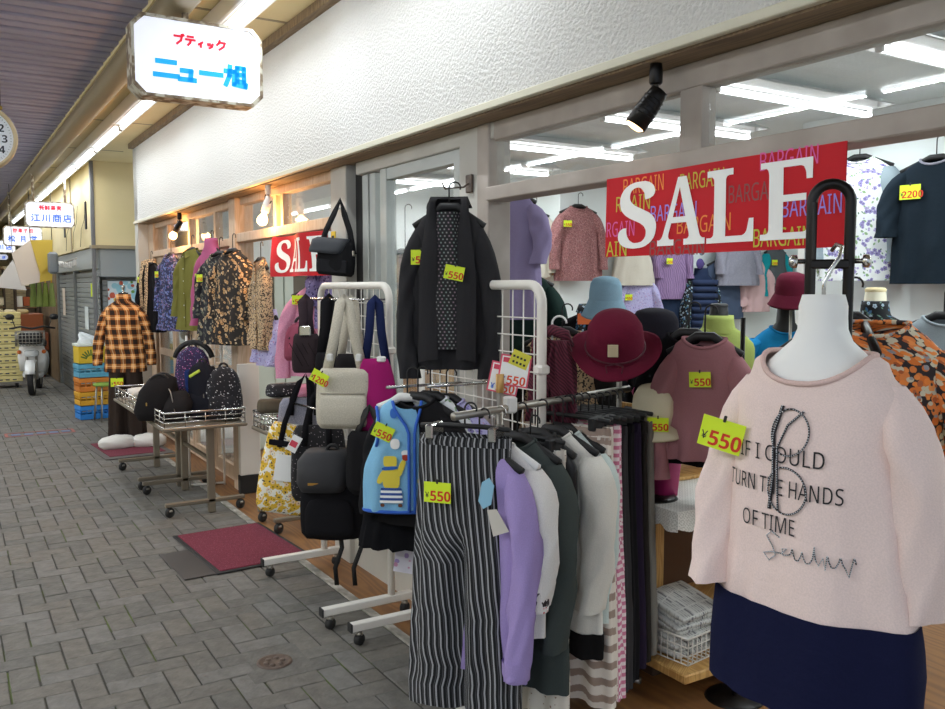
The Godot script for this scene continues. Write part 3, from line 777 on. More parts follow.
# ---------------------------------------------------------------- next door
func neighbours():
	struct("wall_neighbour", bb(Vector3(1.6, 2.05, -11.25), Vector3(4.2, 3.06, -11.4)), M.cream, "cream upper wall of the next shop")
	struct("wall_neighbour", bb(Vector3(1.6, 2.05, -11.4), Vector3(1.75, 3.06, -26)), M.cream)
	struct("wall_alley", bb(Vector3(4.2, 0, -9.7), Vector3(4.3, 3.06, -11.4)), M.graypost)
	struct("trim_16", bb(Vector3(1.57, 2.02, -11.22), Vector3(4.2, 2.06, -11.42)), M.beam)
	struct("trim_17", bb(Vector3(2.12, 2.06, -11.235), Vector3(2.135, 3.06, -11.25)), M.beam)
	struct("trim_18", bb(Vector3(1.575, 0, -11.23), Vector3(1.615, 3.06, -11.3), 0.006), hexm("6f6f70", 0.6))
	struct("trim_19", bb(Vector3(1.585, 2.05, -13.2), Vector3(1.6, 3.05, -13.26)), M.beam)
	struct("wall_neighbour_core", bb(Vector3(1.76, 0, -11.52), Vector3(4.2, 3.06, -17.4)), M.graypost)
	struct("wall_recess", bb(Vector3(1.60, 0, -15.49), Vector3(1.76, 2.05, -17.4)), M.soffit)
	# grey shutter box with slats and posters, facing us
	var sh := setting("wall_shutter", "grey metal shutter below the cream wall")
	part("shutter_box", bb(Vector3(1.66, 1.68, -11.26), Vector3(4.2, 2.02, -11.5), 0.01), hexm("959a9a", 0.5), sh)
	for k in 24: part("slat", box(Vector3(2.95, 0.05 + k * 0.068, -11.42), Vector3(2.5, 0.062, 0.02), 0.006), M.shutter, sh)
	var po := solo("poster", bb(Vector3(1.76, 1.2, -11.40), Vector3(2.3, 1.63, -11.406)), texm(printtex(128, Color("dfe9ec"), [[Color("9fd0dc"), 16, 0.06, 0.12, 0], [Color("c9563c"), 7, 0.04, 0.07, 0], [Color("6f9f4a"), 8, 0.03, 0.06, 0], [Color("e0b53c"), 6, 0.03, 0.05, 0]], 40), 0.5), "pale blue poster with red and green fruit on the grey shutter", "poster")
	# roller shutters along the street front
	sh = setting("wall_shutter", "grey roller shutters of the closed shop along the street")
	part("shutter_box", bb(Vector3(1.62, 1.78, -11.36), Vector3(1.72, 2.04, -15.4), 0.01), hexm("a9aeac", 0.5), sh)
	for k in 26:
		part("slat", box(Vector3(1.66, 0.04 + k * 0.067, -12.35), Vector3(0.02, 0.061, 1.94), 0.006), M.shutter, sh)
		part("slat", box(Vector3(1.66, 0.04 + k * 0.067, -14.4), Vector3(0.02, 0.061, 1.94), 0.006), M.shutter, sh)
	for z in [-13.37, -15.42]: part("post", bb(Vector3(1.62, 0, z), Vector3(1.7, 1.8, z - 0.07), 0.004), hexm("777a78", 0.5, 0.3), sh)
	for q in [[-14.6, 1.12, 0.42, "e4d4c4"], [-12.2, 1.0, 0.3, "d9e0df"]]:
		solo("notice", bb(Vector3(1.635, q[1], q[0]), Vector3(1.64, q[1] + q[2], q[0] - 0.3)), hexm(q[3], 0.7), "pale paper notice stuck on the roller shutter by the yellow sticker" if q[0] > -13 else "pale paper notice on the shutter behind the scooter", "notice")
	solo("sticker", bb(Vector3(1.56, 1.44, -11.3), Vector3(1.568, 1.6, -11.36)), M.yellowtag, "narrow yellow sticker on the grey corner post", "sticker")
	# far shops closing the view
	struct("wall_far", bb(Vector3(1.6, 0, -17.4), Vector3(1.75, 2.1, -26)), M.soffit)
	struct("wall_end_far", bb(Vector3(-2.6, 0, -26), Vector3(2.6, 3.2, -26.2)), M.cream)
	# cords with small clips and wire stays over the neighbour's front
	var t := thing("wire_line", "line of small white clips strung along the closed shop", "wire", Vector3(1.42, 1.9, -11.4))
	var st := sn(); tube(st, [Vector3(0, 0, 0), Vector3(0, -0.03, -1.9), Vector3(-0.02, 0.03, -3.6)], 0.008, 6); part("wire", st, M.steel, t)
	for k in 16: part("clip", box(Vector3(0.0, -0.045 - 0.02 * sin(k * 0.6), -0.15 - k * 0.215), Vector3(0.03, 0.075, 0.05), 0.006, Basis(Vector3.RIGHT, k * 1.7)), M.plastic, t)
	for k in 3:
		var w := thing("stay_wire", "thin dark wire sagging across the cream upper wall", "wire", Vector3(1.585, 2.1, -12.3 - k * 0.75), 0, "stay wires on the cream wall")
		st = sn(); tube(st, [Vector3(0, -0.02, 0), Vector3(-0.004, 0.2, 0.16), Vector3(-0.002, 0.3, 0.42), Vector3(-0.004, 0.52, 0.62)], 0.003, 5); part("wire", st, M.black, w)
	for q in [[-13.9, 0.36], [-11.75, 0.0]]:
		solo("slot_vent", bb(Vector3(1.583, 2.28, q[0]), Vector3(1.6, 2.62, q[0] - 0.09), 0.003), M.black, "narrow black slot in the cream wall above the shutter" if q[0] < -13 else "narrow black slot in the cream wall near its corner", "vent")

# ---------------------------------------------------------------- clothes
# a price card: front faces local +z
func price(parent, at: Vector3, txt := "550", rotz := 0.0, s := 1.0, roty := 0.0, m = null):
	var c := part("price_tag", card(0.078 * s, 0.056 * s), m if m else M.yellowtag, parent)
	c.transform = Transform3D(Basis(Vector3.UP, roty) * Basis(Vector3.BACK, rotz), at)
	word(txt, 0.027 * s, M.redink, c, Transform3D(Basis(), Vector3(0.009 * s, -0.010 * s, 0.0014)), sans, "price", 0.0006)
	word("¥", 0.015 * s, M.inkdark, c, Transform3D(Basis(), Vector3(-0.030 * s, -0.008 * s, 0.0014)), M.thin, "price", 0.0006)
	var k := "pin%f" % s
	if not M.has(k): M[k] = fin(box(Vector3(0, 0.03 * s, 0.001), Vector3(0.005, 0.012, 0.005) * s, 0.001))
	part("pin", M[k], M.rubber, c)
	return c

func card(w: float, h: float) -> ArrayMesh:
	var k := "card%f_%f" % [w, h]
	if not M.has(k): M[k] = fin(box(Vector3.ZERO, Vector3(w, h, 0.0016)))
	return M[k]

func hanger(parent, sh: float, m: Material, hook := 0.12, y := 0.0, drop := 0.06):
	var st := sn()
	tube(st, [Vector3(-sh * 0.92, y - drop, 0), Vector3(-sh * 0.5, y - drop * 0.42, 0), Vector3(-0.03, y + 0.004, 0), Vector3(0.03, y + 0.004, 0), Vector3(sh * 0.5, y - drop * 0.42, 0), Vector3(sh * 0.92, y - drop, 0)], [0.013, 0.014, 0.018, 0.018, 0.014, 0.013], 8)
	var h := part("hanger", st, m, parent)
	st = sn()
	var r := 0.022
	var pts := [Vector3(0, y, 0), Vector3(0, y + hook - 2 * r, 0)]
	pts.append_array(arc(Vector3(r, y + hook - r, 0), r, 180, -20, 8))
	tube(st, pts, 0.0032, 6)
	part("hook", st, M.chrome if m == M.white else M.rubber, h)

# o: pos, turn, len, sh, hem, dp, sleeve, and so on; the origin is the middle of the neckline
func top(n: String, label: String, cat: String, group: String, o: Dictionary) -> Node3D:
	var t := thing(n, label, cat, o.pos, o.get("turn", 0.0), group)
	dress(t, o)
	return t

func body_keys(o: Dictionary) -> Array:
	var L: float = o.get("len", 0.65); var sh: float = o.get("sh", 0.2); var dp: float = o.get("dp", 0.06)
	var nk: float = o.get("neck", 0.075); var hem: float = o.get("hem", sh * 1.05); var sl: float = o.get("slope", 0.055)
	var bw: float = o.get("waist", (sh + hem) * 0.5)
	return [[0.0, nk, dp * 0.7], [-0.012, nk + 0.025, dp * 0.72], [-sl, sh * 0.8, dp * 0.78], [-sl - 0.022, sh * 0.92, dp * 0.82], [-sl - 0.06, sh * 0.98, dp * 0.9], [-0.24 * L - 0.04, sh * 0.97, dp], [-0.62 * L, bw, dp * 1.02], [-L, hem, dp * 1.1]]

func dress(t, o: Dictionary):
	var keys := body_keys(o)
	var L: float = o.get("len", 0.65); var sh: float = o.get("sh", 0.2); var dp: float = o.get("dp", 0.06); var nk: float = o.get("neck", 0.075)
	var fold: float = o.get("fold", 0.012); var lob: float = o.get("lobes", 9.0); var ph: float = o.get("phase", rng.randf() * 6.0)
	var m: Material = o.mat
	var st := sn()
	var rings := []
	for r in smooth_keys(keys, o.get("rings", 20)):
		var f := smoothstep(0.12, 0.9, -r[0] / L)
		var dropf: float = (0.0 if o.get("collar", "") == "turtle" else o.get("drop", 0.035)) * clampf(1.0 + r[0] / 0.12, 0.0, 1.0)
		rings.append([Vector3(0, r[0], o.get("lean", 0.0) * f + dropf * 0.25), r[1], r[2], 0.85, fold * f, lob, ph + r[0] * 1.5, Vector3.RIGHT, Vector3.BACK, dropf])
	loft(st, rings, o.get("n", 40))
	var body := part(o.get("body", "body"), st, m, t)
	if o.has("hemband"):
		st = sn()
		var hb: float = o.hemband
		rings = []
		for i in 5:
			var y := -L + hb * 0.5 - hb * i / 4.0
			var r := key_at(keys, maxf(y, -L)); var f := smoothstep(0.12, 0.9, -y / L)
			rings.append([Vector3(0, y, o.get("lean", 0.0) * f), r[1] + 0.004, r[2] + 0.004, 0.85, fold * f, lob, ph + y * 1.5])
		loft(st, rings, 40)
		part("hem_band", st, o.hemmat, t)
	# sleeves
	var sl: float = o.get("sleeve", 0.0)
	if sl > 0.0:
		var sp: float = o.get("spread", 0.16); var sw: float = o.get("sw", 0.062); var cuff: float = o.get("cuff", sw * 0.7)
		for s in [-1, 1]:
			st = sn()
			var rr := []
			var bend: float = o.get("bend", 0.04) if s > 0 else o.get("bend2", o.get("bend", 0.04))
			var p := Vector3(s * (sh - 0.04), -o.get("slope", 0.055) - 0.012, 0)
			var d := Vector3(s * sin(sp), -cos(sp), 0.0)
			var steps := 12
			for i in steps + 1:
				var f := float(i) / steps
				var q := p + d * sl * f + Vector3(0, 0, bend * f * f) + Vector3(s * 0.03 * sin(f * PI), 0, 0)
				var w: float = lerpf(sw, cuff, smoothstep(0.0, 1.0, f)) * [0.45, 0.78, 0.94, 1.0][mini(i, 3)]
				rr.append([q, w, minf(w * 1.15, dp * 1.15), 1.0, o.get("sfold", 0.009) * smoothstep(0.0, 0.3, f), 3.0, ph + f * 9.0])
			loft(st, rr, 18)
			var sv := part("sleeve", st, o.get("smat", m), t)
			if o.has("cuffmat"):
				st = sn()
				var e: Vector3 = rr[-1][0]
				loft(st, [[e - d * o.get("cuffl", 0.05), cuff + 0.004, minf(cuff * 1.15, dp * 1.15) + 0.004], [e - d * 0.012, cuff + 0.005, minf(cuff * 1.15, dp) + 0.005], [e + d * 0.012, cuff, minf(cuff * 1.1, dp)]], 18)
				part("cuff", st, o.cuffmat, sv)
	# collars
	var col: String = o.get("collar", "crew")
	var cm: Material = o.get("cmat", m)
	st = sn()
	if col == "crew":
		var pts := []
		for i in 25:
			var a := TAU * i / 24.0
			pts.append(Vector3(cos(a) * (nk + 0.004), -0.002 - o.get("drop", 0.035) * pow(maxf(0.0, sin(a)), 1.4), sin(a) * dp * 0.72 + o.get("drop", 0.035) * 0.25))
		tube(st, pts, 0.007, 6, 1.0, false)
		part("neckband", st, cm, t)
	elif col == "turtle":
		loft(st, [[Vector3(0, -0.03, 0), nk + 0.03, dp * 0.8], [Vector3(0, 0.0, 0), nk + 0.006, dp * 0.78], [Vector3(0, 0.035, 0), nk, dp * 0.74], [Vector3(0, 0.06, 0), nk - 0.002, dp * 0.72], [Vector3(0, 0.05, 0), nk - 0.01, dp * 0.6]], 24)
		part("collar", st, cm, t)
	elif col == "shirt":
		for s in [-1, 1]:
			quad(st, Vector3(s * (nk + 0.004), 0.012, 0), Vector3(s * 0.012, -0.02, dp * 0.95), Vector3(s * 0.05, -0.075, dp * 1.1), Vector3(s * (nk + 0.035), -0.035, dp * 0.4))
			quad(st, Vector3(s * (nk + 0.004), 0.012, 0), Vector3(0, 0.016, -dp * 0.7), Vector3(0, -0.03, -dp * 0.9), Vector3(s * (nk + 0.035), -0.035, dp * 0.4))
		part("collar", st, cm, t)
		st = sn(false)
		bx(st, Vector3(0, -L * 0.5, dp * 1.03), Vector3(0.022, L * 0.92, 0.006))
		part("placket", st, cm, t)
		for i in 6:
			st = sn(); lathe(st, [[0.0005, 0.003], [0.005, 0.003], [0.0055, 0.0]], Vector3(0, -0.06 - i * L * 0.15, dp * 1.07), 10, false, false, Vector3.RIGHT, Vector3.BACK, Vector3.DOWN)
			part("button", st, M.plastic, t)
	elif col == "open":
		# shawl collar and open fronts, showing what is underneath
		for s in [-1, 1]:
			var g := []
			for i in 13:
				var f := i / 12.0
				var y := 0.02 - f * (L - 0.02)
				var r := key_at(keys, clampf(y, -L, 0.0))
				var inner: float = lerpf(0.05, o.get("gap", 0.05), smoothstep(0.0, 0.3, f)); var outer: float = lerpf(nk + 0.02, inner + 0.075, smoothstep(0.0, 0.5, f))
				var zz: float = r[2] + fold * f + 0.012 + 0.006 * sin(f * 9.0 + s)
				g.append([Vector3(s * inner, y, zz * lerpf(0.55, 1.0, smoothstep(0.0, 0.15, f))), Vector3(s * (inner + outer) * 0.5, y, zz + 0.016), Vector3(s * outer, y - 0.01, zz * 0.96)])
			g.insert(0, [Vector3(s * 0.045, 0.035, dp * 0.1), Vector3(s * (nk + 0.012), 0.045, 0.0), Vector3(s * (nk + 0.03), 0.0, -dp * 0.1)])
			g.insert(0, [Vector3(0, 0.035, -dp * 0.45), Vector3(0, 0.048, -dp * 0.62), Vector3(0, 0.0, -dp * 0.85)])
			for i in 14:
				for k in 2:
					quad(st, g[i][k], g[i][k + 1], g[i + 1][k + 1], g[i + 1][k], Vector2(k * 0.04, i * L / 12.0), Vector2(k * 0.04 + 0.04, (i + 1) * L / 12.0))
		part("lapel", st, cm, t)
		loft(st, [[Vector3.ZERO, nk, dp]], 8)
	if o.get("hook", true) is bool and not o.get("hook", true): pass
	else: hanger(t, sh, o.get("hmat", M.black), o.get("hookh", 0.12), o.get("hy", 0.0), o.get("slope", 0.055) + 0.005)
	if o.has("tag"):
		var g: Array = o.tag
		var r := key_at(keys, g[2])
		var fx: float = clampf(absf(g[1]) / r[1], 0.0, 0.98)
		price(t, Vector3(g[1], g[2], r[2] * pow(1.0 - pow(fx, 2.35), 0.42) + fold + 0.012), g[0], g[3] if g.size() > 3 else 0.0, g[4] if g.size() > 4 else 1.0, g[5] if g.size() > 5 else 0.0)

# trousers or a skirt hung by the waist; origin at the middle of the waistband
func trousers(n: String, label: String, cat: String, group: String, o: Dictionary) -> Node3D:
	var t := thing(n, label, cat, o.pos, o.get("turn", 0.0), group)
	var L: float = o.len; var w: float = o.w; var dp: float = o.get("dp", 0.045); var hem: float = o.get("hem", w * 0.55); var m: Material = o.mat
	var ph := rng.randf() * 6.0
	var st := sn()
	loft(st, [[Vector3(0, 0.0, 0), w * 0.96, dp * 0.6, 0.8, 0.006, 22.0, ph], [Vector3(0, -0.02, 0), w * 0.97, dp * 0.62, 0.8, 0.005, 22.0, ph], [Vector3(0, -0.04, 0), w * 0.96, dp * 0.6, 0.8, 0.006, 22.0, ph]], 60, false, false)
	part("waistband", st, m, t)
	st = sn()
	if o.get("skirt", false):
		var rings := []
		for i in 18:
			var f := i / 17.0
			rings.append([Vector3(0, -0.03 - f * (L - 0.03), 0), lerpf(w, hem, f), dp * lerpf(0.7, 1.25, f), 0.8, lerpf(0.004, 0.018, f), 11.0, ph + f * 0.8])
		loft(st, rings, 56)
		part("skirt", st, m, t)
	else:
		var rings := []; var rows := []
		var cr: float = o.get("crotch", 0.3)
		var N := 72
		for i in 26:
			var f := i / 25.0
			var below := smoothstep(cr * 0.7, cr * 1.25, f)
			var r := [Vector3(0, -0.03 - f * (L - 0.03), 0), lerpf(w * 0.97, w * 0.56 + hem, smoothstep(0.0, 1.0, f)), dp * lerpf(0.7, 1.2, smoothstep(0.0, 0.5, f)), 0.8, lerpf(0.004, 0.010, f), 10.0, ph + f * 0.9]
			var row := ringpts(r, N)
			for k in row.size():
				var q := row[k]
				var near := exp(-pow(q.x / lerpf(0.018, 0.03, f), 2.0))
				q.z *= 1.0 - 0.93 * below * near
				if below > 0.9: q.y += 0.008 * sin(q.x * 30.0 + ph) * f
				row[k] = q
			rings.append(r); rows.append(row)
		skin(st, rows, rings, N)
		part("legs", st, m, t)
	if o.get("clips", true):
		st = sn(); tube(st, [Vector3(-w * 0.95, 0.025, 0), Vector3(-w * 0.4, 0.03, 0), Vector3(w * 0.4, 0.03, 0), Vector3(w * 0.95, 0.025, 0)], 0.008, 8)
		var h := part("hanger", st, M.black, t)
		for s in [-1, 1]: part("clip", box(Vector3(s * w * 0.66, 0.012, 0.0), Vector3(0.026, 0.045, dp * 1.6), 0.004), M.chrome if o.get("tag") else M.black, h)
		st = sn(); var pts := [Vector3(0, 0.03, 0), Vector3(0, 0.075, 0)]; pts.append_array(arc(Vector3(0.02, 0.085, 0), 0.02, 180, -20, 8)); tube(st, pts, 0.0032, 6)
		part("hook", st, M.rubber, h)
	if o.has("tag"): price(t, Vector3(o.tag[1], o.tag[2], dp * 1.15 + 0.014), o.tag[0], 0.0, o.tag[3] if o.tag.size() > 3 else 1.0)
	return t

func paper_tag(parent, at: Vector3, w: float, h: float, m: Material, rot := 0.0):
	var c := part("swing_tag", card(w, h), m, parent)
	c.transform = Transform3D(Basis(Vector3.BACK, rot), at)
	return c

# garments hung along the front of the shop on the left
func front_garments():
	var g := "clothes hung along the wooden transom"
	var X := 1.80
	top("coat", "black coat with a leopard front hanging at the far end of the transom", "coat", g, {pos = Vector3(X, 1.79, -9.0), turn = -80, len = 0.68, sh = 0.2, hem = 0.22, sleeve = 0.5, mat = cloth("1e1d20"), collar = "open", cmat = M.leopard, gap = 0.02, dp = 0.07, tag = ["550", -0.12, -0.16, 0.1]})
	top("tunic", "navy tunic with blue and mauve flowers hanging from the transom", "tunic", g, {pos = Vector3(X, 1.85, -8.12), turn = -79, len = 0.69, sh = 0.19, hem = 0.25, sleeve = 0.45, spread = 0.1, mat = M.navyfloral, dp = 0.07, fold = 0.02, tag = ["550", -0.14, -0.18]})
	top("cardigan", "olive green long cardigan hanging from the transom", "cardigan", g, {pos = Vector3(X, 1.865, -7.36), turn = -79, len = 0.67, sh = 0.19, hem = 0.22, sleeve = 0.5, mat = cloth("7d7a3e"), collar = "shirt", dp = 0.075, fold = 0.02})
	top("pullover", "thin rose pink pullover hanging from the transom", "pullover", g, {pos = Vector3(X, 1.87, -6.76), turn = -80, len = 0.62, sh = 0.17, hem = 0.19, sleeve = 0.56, mat = cloth("b9628a"), collar = "turtle", dp = 0.06, tag = ["550", -0.1, -0.24]})
	top("blouse", "dark blouse printed with grey and beige flowers beside the rose pullover", "blouse", g, {pos = Vector3(X - 0.03, 1.80, -6.42), turn = -72, len = 0.67, sh = 0.2, hem = 0.26, sleeve = 0.42, mat = M.darkfloral, dp = 0.075, fold = 0.02, tag = ["550", -0.13, -0.18]})
	top("blouse", "brown and beige flowered blouse hanging against the wooden doorpost", "blouse", g, {pos = Vector3(X - 0.02, 1.81, -6.12), turn = -76, len = 0.66, sh = 0.19, hem = 0.24, sleeve = 0.42, mat = M.brownfloral, dp = 0.07, fold = 0.02})
	top("coat", "narrow leopard print coat hanging just inside the entrance", "coat", g, {pos = Vector3(1.84, 1.735, -5.68), turn = -88, len = 0.60, sh = 0.13, hem = 0.15, sleeve = 0.5, spread = 0.03, sw = 0.035, mat = M.leopard, dp = 0.045, collar = "shirt"})
	top("blouse", "pale lavender print blouse hanging below the leopard coat", "blouse", g, {pos = Vector3(1.90, 1.40, -5.70), turn = -86, len = 0.38, sh = 0.13, hem = 0.15, sleeve = 0.3, mat = M.lavprint, dp = 0.06})
	top("blouse", "pink tweed blouse with a frilled neck behind the bag rack", "blouse", g, {pos = Vector3(1.99, 1.555, -5.03), turn = -34, len = 0.55, sh = 0.18, hem = 0.2, sleeve = 0.5, mat = M.pinktweed, collar = "turtle", dp = 0.07, tag = ["550", -0.11, -0.08]})
	top("blouse", "purple flowered blouse above the pink tweed one in the entrance", "blouse", g, {pos = Vector3(2.06, 1.80, -4.84), turn = -60, len = 0.5, sh = 0.17, hem = 0.2, sleeve = 0.3, mat = M.purplefloral, dp = 0.06})
	# small banner over the entrance
	sale_banner("sale_banner", "small rippled red paper banner lettered SALE over the entrance", Vector3(1.865, 1.875, -5.03), -90.0, 0.88, 0.255, 0.025, false)
	# black shoulder bag on the grey post
	var t := thing("shoulder_bag", "black shoulder bag hung by its strap on the grey post", "bag", Vector3(1.82, 1.615, -4.36), -48)
	bag_body(t, "body", cloth("1f1f21"), 0.108, 0.05, 0.19, 0.1, 0.75)
	t.rotation_degrees.z = -5
	var st := sn(); loft(st, [[Vector3(-0.02, 0.2, 0.0), 0.09, 0.045, 0.6], [Vector3(-0.03, 0.185, 0.01), 0.105, 0.056, 0.6], [Vector3(-0.045, 0.13, 0.02), 0.1, 0.056, 0.6], [Vector3(-0.05, 0.115, 0.024), 0.09, 0.05, 0.6]], 28, true, true)
	part("flap", st, hexm("34373d", 0.6), t)
	st = sn(false); bx(st, Vector3(0, 0.05, 0.047), Vector3(0.17, 0.07, 0.01), Basis(), 0.004); part("pocket", st, cloth("28282b"), t)
	st = sn(); band(st, [Vector3(-0.10, 0.13, 0.0), Vector3(-0.07, 0.24, 0.0), Vector3(-0.03, 0.33, 0), Vector3(0, 0.40, 0), Vector3(0.03, 0.33, 0), Vector3(0.07, 0.24, 0), Vector3(0.10, 0.12, 0)], 0.034, 0.004, M.strapside); part("strap", st, cloth("252527"), t)
	for s in [-1, 1]: part("buckle", box(Vector3(s * 0.102, 0.125, 0.0), Vector3(0.012, 0.03, 0.04), 0.003), M.steel, t)
	var yt := thing("shop_label", "narrow yellow strip label with dark marks on the grey post", "label", Vector3(1.896, 1.79, -4.56), -90)
	part("card", box(Vector3.ZERO, Vector3(0.06, 0.15, 0.004), 0.001), hexm("e6c52a", 0.6), yt)
	for k in 3: part("mark", box(Vector3(0, 0.045 - k * 0.045, 0.003), Vector3(0.03, 0.012, 0.002)), M.inkdark, yt)

# soft bag body: half width, half depth, height; origin at its bottom
func bag_body(t, n: String, m: Material, w: float, d: float, h: float, taper := 0.0, pw := 0.5):
	var st := sn()
	var rings := []
	for r in smooth_keys([[0.0, 0.86, 0.8], [0.08, 0.98, 0.98], [0.35, 1.0, 1.08], [0.7, 1.0 - taper * 0.5, 1.0 - taper], [0.93, 0.97 - taper, 0.85 - taper], [1.0, 0.86 - taper, 0.5 - taper * 0.4]], 14):
		rings.append([Vector3(0, r[0] * h, 0), w * r[1], d * r[2], pw, 0.004 * sin(r[0] * PI), 5.0, h * 40.0])
	loft(st, rings, 36, true, true)
	return part(n, st, m, t)

# a red banner; local +x along its length, origin at the middle of its top edge
func sale_banner(n: String, label: String, at: Vector3, turn: float, W: float, H: float, wave: float, words: bool):
	var t := thing(n, label, "banner", at, turn)
	var red := hexm("c91623", 0.5)
	red.metallic_specular = 0.3
	var f := func(p: Vector2, off: float) -> Vector3:
		return Vector3(p.x, p.y, wave * sin(p.x * 11.0 + 0.6) + 0.4 * wave * sin(p.y * 12.0 + p.x * 5.0) + off)
	var st := sn()
	var nx := 40; var ny := 6
	for side in [-0.0015, 0.0015]:
		for i in nx:
			for j in ny:
				var c := []
				for q in [[0, 0], [1, 0], [1, 1], [0, 1]]: c.append(f.call(Vector2(-W / 2 + W * (i + q[0]) / nx, -H * (j + q[1]) / ny), side))
				if side < 0: quad(st, c[3], c[2], c[1], c[0])
				else: quad(st, c[0], c[1], c[2], c[3])
	part("sheet", st, red, t)
	if words:
		var cols := [hexm("c9b52a", 0.5), hexm("f0882a", 0.5), hexm("a08ae8", 0.5), hexm("8e4444", 0.5), hexm("e055a0", 0.5), hexm("c8c030", 0.5)]
		for q in [[-0.31, 0.87, 1, 0.2], [-0.03, 0.83, 0, 0.2], [0.31, 0.92, 4, 0.2], [-0.36, 0.66, 0, 0.17], [-0.16, 0.5, 2, 0.22], [0.19, 0.62, 3, 0.2], [-0.02, 0.33, 1, 0.24], [-0.42, 0.35, 4, 0.16], [0.39, 0.42, 2, 0.2], [-0.14, 0.08, 3, 0.26], [0.29, 0.13, 5, 0.2], [-0.44, 0.1, 5, 0.12]]:
			if absf(q[0]) + q[3] * 0.55 > 0.5: q[3] = (0.5 - absf(q[0])) * 1.8
			word_on("BARGAIN" if q[3] > 0.17 else ("RGAIN" if q[3] > 0.14 else "AIN"), 0.19 * H, cols[q[2]], t, func(p): return f.call(p, 0.0025), M.thin, "bargain_lettering", q[3] * W, Vector2(q[0] * W, -H + q[1] * H))
	var x := -0.335
	for ch in ["S", "A", "L", "E"]:
		word_on(ch, H * 0.8, M.whitecard, t, func(p): return f.call(p, 0.004), serif, "sale_lettering", W * (0.19 if ch != "A" else 0.225), Vector2(x * W, -H * 0.5))
		x += 0.215
	return t

